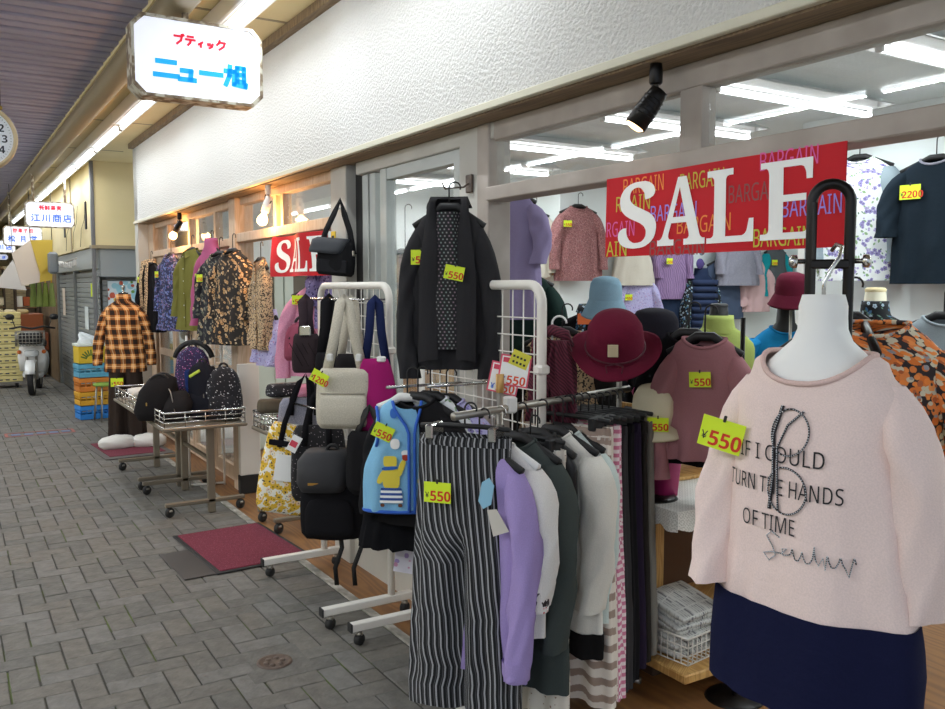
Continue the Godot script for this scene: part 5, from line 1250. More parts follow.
func scooter(at: Vector3, turn: float):
	var t := thing("scooter", "white delivery scooter with a wire front basket parked by the shutter", "scooter", at, turn)
	var wh := hexm("e9e9e6", 0.3)
	var st := sn()
	for q in [[0.36, 0.0], [-0.62, 0.0]]:
		st = sn(); var R := 0.23
		lathe(st, [[R - 0.05, -0.035], [R - 0.01, -0.04], [R, -0.02], [R, 0.02], [R - 0.01, 0.04], [R - 0.05, 0.035]], Vector3(0, R, q[0]), 32, false, false, Vector3.UP, Vector3.RIGHT, Vector3.BACK)
		var tyre := part("tyre", st, M.rubber, t)
		st = sn(); lathe(st, [[R - 0.05, -0.03], [R - 0.06, 0.0], [R - 0.05, 0.03]], Vector3(0, R, q[0]), 28, false, false, Vector3.UP, Vector3.RIGHT, Vector3.BACK)
		for k in 10:
			var a := TAU * k / 10.0; bar(st, Vector3(0, R, q[0]), Vector3(0.0, R + cos(a) * (R - 0.055), q[0] + sin(a) * (R - 0.055)), 0.006, 5)
		part("wheel", st, M.steel, t)
	st = sn(); var pts := arc(Vector3(0, 0.235, 0.36), 0.265, 20, 165, 12, Vector3.BACK, Vector3.UP)
	band(st, pts, 0.13, 0.02, Vector3.RIGHT); part("front_fender", st, wh, t)
	for s in [-1, 1]:
		st = sn(); bar(st, Vector3(s * 0.07, 0.23, 0.36), Vector3(s * 0.06, 0.62, 0.26), 0.018, 8); part("fork", st, M.steel, t)
	st = sn(); loft(st, [[Vector3(0, 0.34, 0.16), 0.17, 0.05, 0.7], [Vector3(0, 0.55, 0.2), 0.19, 0.07, 0.7], [Vector3(0, 0.76, 0.18), 0.15, 0.07, 0.7], [Vector3(0, 0.9, 0.12), 0.1, 0.06, 0.7]], 24, true, true); part("leg_shield", st, wh, t)
	st = sn(); loft(st, [[Vector3(0, 0.28, -0.75), 0.12, 0.1, 0.7, 0, 0, 0, Vector3.RIGHT, Vector3.UP], [Vector3(0, 0.45, -0.6), 0.16, 0.17, 0.7, 0, 0, 0, Vector3.RIGHT, Vector3.UP], [Vector3(0, 0.42, -0.2), 0.14, 0.14, 0.7, 0, 0, 0, Vector3.RIGHT, Vector3.UP], [Vector3(0, 0.28, 0.15), 0.14, 0.06, 0.7, 0, 0, 0, Vector3.RIGHT, Vector3.UP]], 20, true, true); part("body", st, wh, t)
	st = sn(); loft(st, [[Vector3(0, 0.66, -0.8), 0.1, 0.05, 0.8, 0, 0, 0, Vector3.RIGHT, Vector3.UP], [Vector3(0, 0.7, -0.55), 0.14, 0.08, 0.8, 0, 0, 0, Vector3.RIGHT, Vector3.UP], [Vector3(0, 0.68, -0.25), 0.1, 0.06, 0.8, 0, 0, 0, Vector3.RIGHT, Vector3.UP]], 18, true, true); part("seat", st, M.black, t)
	st = sn(); loft(st, [[Vector3(0, 0.6, 0.24), 0.1, 0.05, 0.6, 0, 0, 0, Vector3.RIGHT, Vector3.UP], [Vector3(0, 0.6, 0.34), 0.085, 0.045, 0.6, 0, 0, 0, Vector3.RIGHT, Vector3.UP]], 20, true, true); part("headlight", st, hexm("dfe3e4", 0.1), t)
	for s in [-1, 1]:
		st = sn(); lathe(st, [[0.001, 0.05], [0.025, 0.04], [0.03, 0.0], [0.001, -0.01]], Vector3(s * 0.16, 0.62, 0.25), 12, false, false, Vector3.UP, Vector3.BACK, Vector3.RIGHT); part("indicator", st, hexm("d9702a", 0.3), t)
		st = sn(); tube(st, [Vector3(0, 0.95, 0.1), Vector3(s * 0.15, 0.98, 0.08), Vector3(s * 0.3, 0.95, 0.02)], 0.014, 8); part("handlebar", st, M.black, t)
		st = sn(); tube(st, [Vector3(s * 0.22, 0.97, 0.06), Vector3(s * 0.26, 1.1, 0.05)], 0.006, 6); var mr := part("mirror_arm", st, M.black, t)
		st = sn(); loft(st, [[Vector3(s * 0.29, 1.12, 0.02), 0.06, 0.045, 0.8, 0, 0, 0, Vector3.RIGHT, Vector3.UP], [Vector3(s * 0.29, 1.12, 0.06), 0.03, 0.022, 0.8, 0, 0, 0, Vector3.RIGHT, Vector3.UP]], 16, true, true); part("mirror", st, M.black, t)
	st = sn()
	wire_box(st, Vector3(0, 0.72, 0.36), Vector3(0.36, 0.2, 0.26), 8, 4, 0.004); part("basket", st, M.steel, t)
	st = sn(false); bx(st, Vector3(0, 0.82, 0.36), Vector3(0.3, 0.16, 0.2), Basis(), 0.02); part("basket_liner", st, M.black, t)

# open wire basket with its floor at c.y
func wire_box(st: SurfaceTool, c: Vector3, s: Vector3, nx: int, ny: int, r: float):
	var h := s * 0.5
	for j in ny + 1:
		var y := c.y + s.y * j / ny
		var k := r * (1.6 if j == ny else 1.0)
		for e in [[-h.x, -h.z, h.x, -h.z], [h.x, -h.z, h.x, h.z], [h.x, h.z, -h.x, h.z], [-h.x, h.z, -h.x, -h.z]]: bar(st, Vector3(c.x + e[0], y, c.z + e[1]), Vector3(c.x + e[2], y, c.z + e[3]), k, 5)
	for i in nx + 1:
		var x := c.x - h.x + s.x * i / nx
		for z in [-h.z, h.z]: bar(st, Vector3(x, c.y, c.z + z), Vector3(x, c.y + s.y, c.z + z), r, 5)
		bar(st, Vector3(x, c.y, c.z - h.z), Vector3(x, c.y, c.z + h.z), r, 5)
	var nz := maxi(2, int(nx * s.z / s.x))
	for i in nz + 1:
		var z := c.z - h.z + s.z * i / nz
		for x in [-h.x, h.x]: bar(st, Vector3(c.x + x, c.y, z), Vector3(c.x + x, c.y + s.y, z), r, 5)

# ---------------------------------------------------------------- baskets on wheels
func cart(label: String, at: Vector3, s: Vector2, h: float, two_posts := false) -> Node3D:
	var t := thing("basket_cart", label, "cart", at)
	var st := sn()
	for y in [0.0, 0.035, 0.065]:
		for e in [[-1, -1, 1, -1], [1, -1, 1, 1], [1, 1, -1, 1], [-1, 1, -1, -1]]: bar(st, Vector3(e[0] * s.x / 2, h + y, e[1] * s.y / 2), Vector3(e[2] * s.x / 2, h + y, e[3] * s.y / 2), 0.0045, 6)
	for i in 5:
		for z in [-s.y / 2, s.y / 2]: bar(st, Vector3(-s.x / 2 + s.x * i / 4, h, z), Vector3(-s.x / 2 + s.x * i / 4, h + 0.1, z), 0.004, 6)
	for i in 7:
		for x in [-s.x / 2, s.x / 2]: bar(st, Vector3(x, h, -s.y / 2 + s.y * i / 6), Vector3(x, h + 0.1, -s.y / 2 + s.y * i / 6), 0.004, 6)
	part("wire_sides", st, M.chrome, t)
	st = sn()
	var r := 0.008
	for e in [[-1, -1, 1, -1], [1, -1, 1, 1], [1, 1, -1, 1], [-1, 1, -1, -1]]: bar(st, Vector3(e[0] * s.x / 2, h + 0.1, e[1] * s.y / 2), Vector3(e[2] * s.x / 2, h + 0.1, e[3] * s.y / 2), r, 8)
	part("rim", st, M.chrome, t)
	part("tray", box(Vector3(0, h - 0.012, 0), Vector3(s.x + 0.03, 0.024, s.y + 0.03), 0.006), M.oldsteel, t)
	for z in [-1, 1]:
		var zz: float = z * (s.y / 2 - 0.05)
		part("post", box(Vector3(0.04, h / 2, zz), Vector3(0.05, h, 0.035), 0.005), M.oldsteel, t)
		part("foot", box(Vector3(0, 0.085, zz), Vector3(s.x, 0.028, 0.035), 0.005), M.oldsteel, t)
		for x in [-1, 1]: caster(t, Vector3(x * (s.x / 2 - 0.03), 0.07, zz), 0.034)
	part("stretcher", box(Vector3(0.04, h * 0.6, 0), Vector3(0.025, 0.025, s.y - 0.12), 0.004), M.oldsteel, t)
	return t

func caster(t, p: Vector3, r: float):
	var st := sn(); lathe(st, [[0.008, 0.0], [0.008, -0.015], [r * 0.6, -0.018], [r * 0.62, -0.03]], p, 10, true, true)
	var f := part("caster", st, M.steel, t)
	st = sn(); lathe(st, [[0.001, -0.014], [r * 0.9, -0.014], [r, -0.008], [r, 0.008], [r * 0.9, 0.014], [0.001, 0.014]], Vector3(p.x, r, p.z), 16, false, false, Vector3.UP, Vector3(0.5, 0, 0.86), Vector3(0.86, 0, -0.5))
	part("wheel", st, M.rubber, f)

func backpack(label: String, group: String, at: Vector3, turn: float, m: Material, w: float, d: float, h: float, lean := 0.0, kind := 0) -> Node3D:
	var t := thing("backpack", label, "backpack", at, turn, group)
	t.rotation_degrees.x = lean
	var st := sn(); var rings := []
	for r in smooth_keys([[0.0, 0.85, 0.8], [0.06, 0.98, 1.0], [0.4, 1.0, 1.08], [0.72, 0.9, 0.92], [0.88, 0.7, 0.7], [0.97, 0.42, 0.45], [1.0, 0.2, 0.2]], 16): rings.append([Vector3(0, r[0] * h, 0), w * r[1], d * r[2], 0.65, 0.005, 5.0, h * 31.0])
	loft(st, rings, 32, true, true); part("body", st, m, t)
	st = sn(); rings = []
	for r in smooth_keys([[0.0, 0.8, 0.5], [0.08, 1.0, 1.0], [0.6, 1.0, 1.0], [0.9, 0.8, 0.6], [1.0, 0.3, 0.2]], 10): rings.append([Vector3(0, 0.05 * h + r[0] * h * 0.45, d * 0.95), w * 0.78 * r[1], d * 0.35 * r[2], 0.65])
	loft(st, rings, 24, true, true); part("front_pocket", st, m, t)
	st = sn(); tube(st, arc(Vector3(0, h * 0.52, d * 0.9), w * 0.72, 15, 165, 12, Vector3.RIGHT, Vector3(0, 0.62, -0.35)), 0.004, 6); part("zip", st, M.steel if kind == 1 else M.rubber, t)
	st = sn(); tube(st, arc(Vector3(0, h * 0.98, -d * 0.2), 0.028, 0, 180, 8), 0.008, 8); part("grab_loop", st, M.rubber, t)
	for s in [-1, 1]:
		st = sn(); band(st, [Vector3(s * w * 0.35, h * 0.9, -d * 0.7), Vector3(s * w * 0.55, h * 0.7, -d * 1.5), Vector3(s * w * 0.75, h * 0.35, -d * 1.5), Vector3(s * w * 0.8, h * 0.1, -d * 0.8)], 0.045, 0.008, Vector3.RIGHT); part("strap", st, M.black, t)
		if kind == 1: part("zip_pull", box(Vector3(s * w * 0.5, h * 0.45, d * 1.33), Vector3(0.008, 0.028, 0.004), 0.001), M.chrome, t)
	return t

func carts():
	cart("chrome wire basket cart full of backpacks in front of the doorpost", Vector3(1.50, 0, -6.31), Vector2(0.54, 0.86), 0.615)
	cart("chrome wire basket cart with folded pale cloth next to the mannequin", Vector3(1.50, 0, -7.28), Vector2(0.54, 0.94), 0.615)
	# duffel bag lying in the basket
	var t := thing("duffel_bag", "plain black holdall slumped in the wire basket", "bag", Vector3(1.34, 0.628, -6.22), -25)
	var st := sn(); loft(st, [[Vector3(-0.13, 0.0, 0), 0.08, 0.08, 0.8], [Vector3(-0.12, 0.06, 0), 0.12, 0.1, 0.75], [Vector3(-0.07, 0.2, 0), 0.13, 0.1, 0.75], [Vector3(-0.04, 0.29, 0), 0.09, 0.07, 0.8], [Vector3(-0.03, 0.31, 0), 0.04, 0.03, 0.8]], 28, true, true)
	part("body", st, cloth("262425"), t)
	st = sn(); loft(st, [[Vector3(0.03, 0.0, 0.02), 0.1, 0.09, 0.75], [Vector3(0.07, 0.12, 0.02), 0.1, 0.09, 0.75], [Vector3(0.06, 0.2, 0.02), 0.06, 0.05, 0.8]], 24, true, true); part("end_pocket", st, cloth("2d2b2c"), t)
	st = sn(); tube(st, [Vector3(-0.04, 0.3, 0.03), Vector3(0.03, 0.2, 0.09), Vector3(0.06, 0.06, 0.11)], 0.004, 6); part("zip", st, M.steel, t)
	for s in [-1, 1]:
		st = sn(); tube(st, arc(Vector3(-0.05, 0.25, s * 0.05), 0.07, 20, 160, 10), 0.008, 8); part("handle", st, M.black, t)
	part("zip_pull", box(Vector3(-0.13, 0.12, 0.105), Vector3(0.008, 0.022, 0.004), 0.001), hexm("c9a85a", 0.4, 0.8), t)
	var g := "backpacks in the wire basket"
	backpack("black backpack strewn with small white stars in the wire basket", g, Vector3(1.68, 0.628, -6.06), -22, M.stars, 0.125, 0.075, 0.37, 4.0)
	var b := backpack("black and navy backpack with gold zip pulls in the wire basket", g, Vector3(1.575, 0.628, -6.16), -48, cloth("22232b"), 0.12, 0.07, 0.4, 6.0, 1)
	part("lime_trim", box(Vector3(-0.02, 0.33, 0.062), Vector3(0.1, 0.02, 0.012), 0.004, Basis(Vector3.BACK, 0.5)), hexm("c6d84a", 0.7), b)
	part("navy_panel", box(Vector3(-0.095, 0.22, 0.03), Vector3(0.03, 0.26, 0.07), 0.012), cloth("2b3f7c"), b)
	b = backpack("purple backpack with pink and blue spots hung behind the basket", g, Vector3(1.585, 0.78, -6.56), -30, M.purplestars, 0.125, 0.07, 0.33, 0.0)
	st = sn(); tube(st, [Vector3(0, 0.33, 0), Vector3(0, 0.42, 0)], 0.003, 5); part("loop", st, M.rubber, b)
	st = sn(); tube(st, arc(Vector3(0, 0.22, -0.04), 0.14, 10, 170, 14), 0.02, 8); part("top_flap", st, M.black, b)
	# a wire display stand the purple one hangs from
	t = thing("wire_stand", "white wire stand behind the wire basket", "stand", Vector3(1.72, 0, -6.75), -10)
	st = sn()
	for i in 6: bar(st, Vector3(-0.12 + i * 0.05, 0.65, 0), Vector3(-0.12 + i * 0.05, 1.16, 0), 0.003, 5)
	for i in 8: bar(st, Vector3(-0.12, 0.68 + i * 0.066, 0), Vector3(0.13, 0.68 + i * 0.066, 0), 0.003, 5)
	part("grid", st, M.whitepaint, t)
	st = sn(); bar(st, Vector3(-0.125, 0, 0), Vector3(-0.125, 1.18, 0), 0.009, 8); bar(st, Vector3(0.135, 0, 0), Vector3(0.135, 1.18, 0), 0.009, 8); bar(st, Vector3(-0.13, 0.01, -0.02), Vector3(0.14, 0.01, -0.02), 0.009, 8); part("upright", st, M.whitepaint, t)
	# folded pale goods in the far basket
	for k in 7:
		var f := thing("folded_cloth", "folded pale grey garment in its wrapper in the far wire basket", "garment", Vector3(1.36 + 0.09 * (k % 4), 0.63 + 0.045 * (k / 4), -6.95 - 0.22 * (k / 2)), k * 23.0, "folded garments in the far basket")
		st = sn(); loft(st, [[Vector3(0, 0, 0), 0.11, 0.085, 0.6], [Vector3(0, 0.02, 0), 0.12, 0.09, 0.6, 0.004, 5, k], [Vector3(0, 0.045, 0), 0.11, 0.085, 0.6], [Vector3(0, 0.055, 0.01), 0.07, 0.05, 0.7]], 24, true, true); part("fold", st, cloth(["d8d2ca", "b8b1aa", "e4e0da", "a39b96"][k % 4]), f)
	# pouches on the wire shelf just inside the entrance
	t = cart("chrome wire shelf of printed pouches just inside the entrance", Vector3(1.98, 0, -5.34), Vector2(0.5, 0.42), 0.64)
	var pm := [M.colourprint, M.colourprint, cloth("5d5548"), M.dotted, M.stars, M.pinktweed]
	var pl := ["dark pouch with small blue and red prints", "dark pouch with bright prints lying in front", "grey-brown folded pouch", "black dotted pouch", "black pouch with white spots", "dusty pink folded pouch"]
	var pp := [Vector3(1.90, 0.66, -5.24), Vector3(2.04, 0.66, -5.2), Vector3(1.82, 0.75, -5.36), Vector3(2.05, 0.76, -5.36), Vector3(1.9, 0.84, -5.42), Vector3(2.05, 0.83, -5.4)]
	for k in 6:
		var f := thing("pouch", pl[k] + " on the wire shelf in the entrance", "pouch", pp[k], -30 + k * 9, "pouches on the wire shelf")
		bag_body(f, "body", pm[k], 0.12, 0.075, 0.085, 0.05, 0.6)
		st = sn(); bar(st, Vector3(-0.1, 0.086, 0), Vector3(0.1, 0.086, 0), 0.004, 6); part("zip", st, M.steel, f)

# ---------------------------------------------------------------- white H-racks with grids
func h_rack(label: String, at: Vector3, L: float, H: float, g: float) -> Node3D:
	# runs along z, feet along x; origin on the floor in the middle
	var t := thing("display_rack", label, "rack", at)
	var st := sn()
	var z0 := -L / 2; var z1 := L / 2; var c := 0.07
	var pts := [Vector3(0, 0.09, z0), Vector3(0, H - c, z0)]
	pts.append_array(arc(Vector3(0, H - c, z0 + c), c, 180, 90, 6, Vector3.BACK, Vector3.UP)); pts.append_array(arc(Vector3(0, H - c, z1 - c), c, 90, 0, 6, Vector3.BACK, Vector3.UP)); pts.append(Vector3(0, 0.09, z1))
	tube(st, pts, 0.018, 12); part("frame", st, M.whitepaint, t)
	st = sn()
	var ny := int((H - g) / 0.065); var nz := int(L / 0.065)
	for i in ny: bar(st, Vector3(0.012, g + i * 0.065, z0), Vector3(0.012, g + i * 0.065, z1), 0.0028, 5)
	for i in range(1, nz): bar(st, Vector3(0.018, g, z0 + L * i / nz), Vector3(0.018, H, z0 + L * i / nz), 0.0028, 5)
	part("wire_grid", st, M.whitepaint, t)
	for z in [z0, z1]:
		part("foot", box(Vector3(-0.12, 0.085, z), Vector3(0.46, 0.036, 0.04), 0.004), M.whitepaint, t)
		part("end_cap", box(Vector3(-0.352, 0.085, z), Vector3(0.008, 0.04, 0.044), 0.002), M.rubber, t)
		for x in [-0.31, 0.07]: caster(t, Vector3(x, 0.075, z), 0.026)
		part("clamp", box(Vector3(0, H - 0.3, z), Vector3(0.05, 0.04, 0.05), 0.01), M.whitepaint, t)
	return t

func tote(label: String, at: Vector3, turn: float, m: Material, w: float, d: float, h: float, hm: Material, handle: float) -> Node3D:
	var t := thing("tote_bag", label, "bag", at, turn, "bags on the white rack")
	bag_body(t, "body", m, w, d, h, 0.08, 0.45)
	for s in [-1, 1]:
		var st := sn(); band(st, [Vector3(-w * 0.45, h * 0.75, s * d * 0.98), Vector3(-w * 0.42, h, s * d * 0.7), Vector3(-w * 0.2, h + handle * 0.7, s * 0.008), Vector3(0, h + handle, s * 0.004), Vector3(w * 0.2, h + handle * 0.7, s * 0.008), Vector3(w * 0.42, h, s * d * 0.7), Vector3(w * 0.45, h * 0.75, s * d * 0.98)], 0.028, 0.004, Vector3.RIGHT if true else Vector3.UP)
		part("handle", st, hm, t)
	return t

# a strap that loops over the bar at height y (local), coming up from both sides of the bag
func strap(t, m: Material, w: float, h0: float, y: float, width: float, z := 0.0):
	var st := sn(); band(st, [Vector3(-w, h0, z), Vector3(-w * 0.55, lerpf(h0, y, 0.5), z), Vector3(-0.018, y - 0.02, z), Vector3(0, y, z), Vector3(0.018, y - 0.02, z), Vector3(w * 0.55, lerpf(h0, y, 0.5), z), Vector3(w, h0, z)], width, 0.004, M.strapside)
	return part("strap", st, m, t)

func bag_rack():
	var r := h_rack("white wheeled grid rack hung with shoulder bags", Vector3(1.76, 0, -4.0), 0.84, 1.56, 0.5)
	var st := sn(); bar(st, Vector3(-0.2, 1.495, -0.1), Vector3(-0.15, 1.495, 0.42), 0.007, 8)
	for q in [Vector3(-0.19, 1.495, -0.05), Vector3(-0.155, 1.495, 0.38)]: bar(st, q, Vector3(0, 1.495, q.z), 0.005, 6)
	part("hanging_bar", st, M.chrome, r)
	st = sn(); bar(st, Vector3(-0.22, 0.94, -0.4), Vector3(0.0, 0.94, -0.4), 0.006, 6); bar(st, Vector3(-0.22, 0.96, 0.1), Vector3(0.0, 0.96, 0.1), 0.006, 6); bar(st, Vector3(-0.2, 0.94, -0.4), Vector3(-0.2, 0.96, 0.3), 0.006, 6); part("hanging_bar", st, M.chrome, r)
	var g := "bags on the white rack"
	var t := thing("sling_bag", "beige canvas sling bag with a yellow price card on the white rack", "bag", Vector3(1.545, 0.915, -3.60), -36, g)
	bag_body(t, "body", M.linen, 0.13, 0.05, 0.27, 0.04, 0.55)
	st = sn(); loft(st, [[Vector3(0, 0.012, 0.045), 0.1, 0.015, 0.5], [Vector3(0, 0.03, 0.05), 0.108, 0.022, 0.5], [Vector3(0, 0.14, 0.05), 0.108, 0.02, 0.5], [Vector3(0, 0.155, 0.045), 0.1, 0.012, 0.5]], 24, true, true); part("pocket", st, M.linen, t)
	st = sn(); bar(st, Vector3(-0.1, 0.162, 0.055), Vector3(0.1, 0.162, 0.055), 0.0035, 6); bar(st, Vector3(-0.11, 0.215, 0.036), Vector3(0.11, 0.215, 0.036), 0.0035, 6); part("zip", st, hexm("a59d8e", 0.5), t)
	strap(t, M.linen, 0.085, 0.24, 0.585, 0.048)
	for s in [-1, 1]: part("buckle", box(Vector3(s * 0.066, 0.32, 0.0), Vector3(0.03, 0.035, 0.04), 0.006), M.plastic, t)
	price(t, Vector3(-0.1, 0.235, 0.075), "1200", -0.5, 1.0)
	t = thing("sling_bag", "magenta sling bag with a navy strap beside the beige one", "bag", Vector3(1.66, 0.90, -3.52), -36, g)
	bag_body(t, "body", cloth("a8246f"), 0.10, 0.05, 0.33, 0.3, 0.6); strap(t, cloth("222b52"), 0.05, 0.3, 0.60, 0.04)
	part("buckle", box(Vector3(0.03, 0.33, 0.02), Vector3(0.04, 0.025, 0.02), 0.005), M.white, t)
	t = thing("messenger_bag", "dark brown quilted messenger bag with a silver buckle on the white rack", "bag", Vector3(1.515, 1.135, -4.0), -30, g)
	bag_body(t, "body", cloth("3a3033"), 0.07, 0.035, 0.19, 0.1, 0.6); strap(t, cloth("40343a"), 0.02, 0.17, 0.365, 0.045); part("buckle", box(Vector3(0.0, 0.205, 0.03), Vector3(0.055, 0.05, 0.012), 0.006), M.chrome, t)
	for k in 4: part("quilt_seam", box(Vector3(-0.045 + k * 0.03, 0.09, 0.0385), Vector3(0.003, 0.13, 0.004), 0.001, Basis(Vector3.BACK, 0.5)), cloth("2a2326"), t)
	backpack("small dusty pink backpack behind the messenger bag", g, Vector3(1.60, 1.17, -4.3), -25, cloth("9c4f63"), 0.085, 0.05, 0.2)
	t = thing("sling_bag", "black sling bag hung between the brown and the beige bag", "bag", Vector3(1.58, 1.02, -3.86), -30, g)
	bag_body(t, "body", cloth("232124"), 0.075, 0.04, 0.22, 0.08, 0.6); strap(t, cloth("1c1b1e"), 0.04, 0.2, 0.48, 0.05)
	t = thing("sling_bag", "dark sling bag with a grey-beige strap behind the beige bag", "bag", Vector3(1.63, 0.98, -3.72), -30, g)
	bag_body(t, "body", cloth("2a2729"), 0.08, 0.04, 0.26, 0.08, 0.6); strap(t, M.linen, 0.05, 0.24, 0.52, 0.04)
	t = thing("boxed_umbrella", "white card packet with a dark print hung beside the beige bag", "packet", Vector3(1.55, 0.90, -3.84), -35, g)
	part("card", box(Vector3(0, 0.12, 0), Vector3(0.05, 0.24, 0.03), 0.004), M.whitecard, t); part("print", box(Vector3(0, 0.14, 0.0165), Vector3(0.036, 0.1, 0.001)), hexm("4a3840", 0.6), t); part("print", box(Vector3(0, 0.21, 0.0165), Vector3(0.04, 0.03, 0.001)), hexm("c0455a", 0.6), t)
	# lower tier
	t = tote("yellow flowered tote bag with black handles hanging low at the entrance", Vector3(1.52, 0.36, -4.36), -26, M.yellowfloral, 0.16, 0.07, 0.47, cloth("17161a"), 0.28); t.rotation_degrees.z = -9
	part("label_card", box(Vector3(-0.03, 0.25, 0.086), Vector3(0.1, 0.14, 0.003), 0.001), M.whitecard, t)
	part("ribbon", box(Vector3(0.0, 0.375, 0.075), Vector3(0.26, 0.03, 0.01), 0.003), cloth("1e1d22"), t)
	t = tote("black tote bag with fine pale dots beside the yellow flowered one", Vector3(1.61, 0.47, -4.10), -30, M.dotted, 0.14, 0.06, 0.38, cloth("1b1a1d"), 0.2)
	paper_tag(t, Vector3(-0.11, 0.3, 0.072), 0.05, 0.085, M.whitecard, -0.5); paper_tag(t, Vector3(-0.113, 0.3, 0.075), 0.036, 0.03, hexm("d8455a", 0.6), -0.5)
	t = tote("grey felt tote bag behind the yellow flowered one", Vector3(1.64, 0.62, -4.36), -30, M.greytweed, 0.15, 0.05, 0.34, cloth("1b1a1d"), 0.12)
	b_pack()
	# plain black shoulder bags bunched behind the vest
	for k in 3:
		t = thing("shoulder_bag", "plain black shoulder bag bunched behind the fleece vest", "bag", Vector3(1.70 - 0.05 * k, 0.58 + 0.03 * k, -3.62 + 0.08 * k), -30 - 10 * k, "black bags behind the fleece vest")
		bag_body(t, "body", cloth(["1b1b1e", "232327", "1e1d1f"][k]), 0.11, 0.05, 0.27, 0.05, 0.6); strap(t, M.black, 0.08, 0.22, 0.34 + 0.02 * k, 0.03)

func b_pack():
	var t := backpack("large black flap backpack hanging lowest on the white rack", "bags on the white rack", Vector3(1.56, 0.36, -3.80), -34, cloth("1d1c1f"), 0.15, 0.085, 0.42)
	var st := sn(); loft(st, [[Vector3(-0.02, 0.42, 0.02), 0.1, 0.09, 0.6], [Vector3(-0.02, 0.38, 0.04), 0.13, 0.1, 0.6], [Vector3(-0.03, 0.28, 0.07), 0.12, 0.08, 0.6], [Vector3(-0.03, 0.24, 0.075), 0.1, 0.06, 0.6]], 24, true, true); part("flap", st, hexm("2e2d30", 0.7), t)
	part("badge", box(Vector3(-0.06, 0.285, 0.147), Vector3(0.05, 0.012, 0.004), 0.001), hexm("b98a3c", 0.4, 0.6), t)
	for q in [[0.11, 0.0], [0.02, 0.04]]:
		st = sn(); band(st, [Vector3(q[0], 0.03, -0.06), Vector3(q[0] + 0.02, -0.06, -0.05 + q[1]), Vector3(q[0] - 0.02, -0.17, -0.04), Vector3(q[0] - 0.015, -0.26, -0.05)], 0.022, 0.003, Vector3.RIGHT); part("strap_end", st, M.black, t)

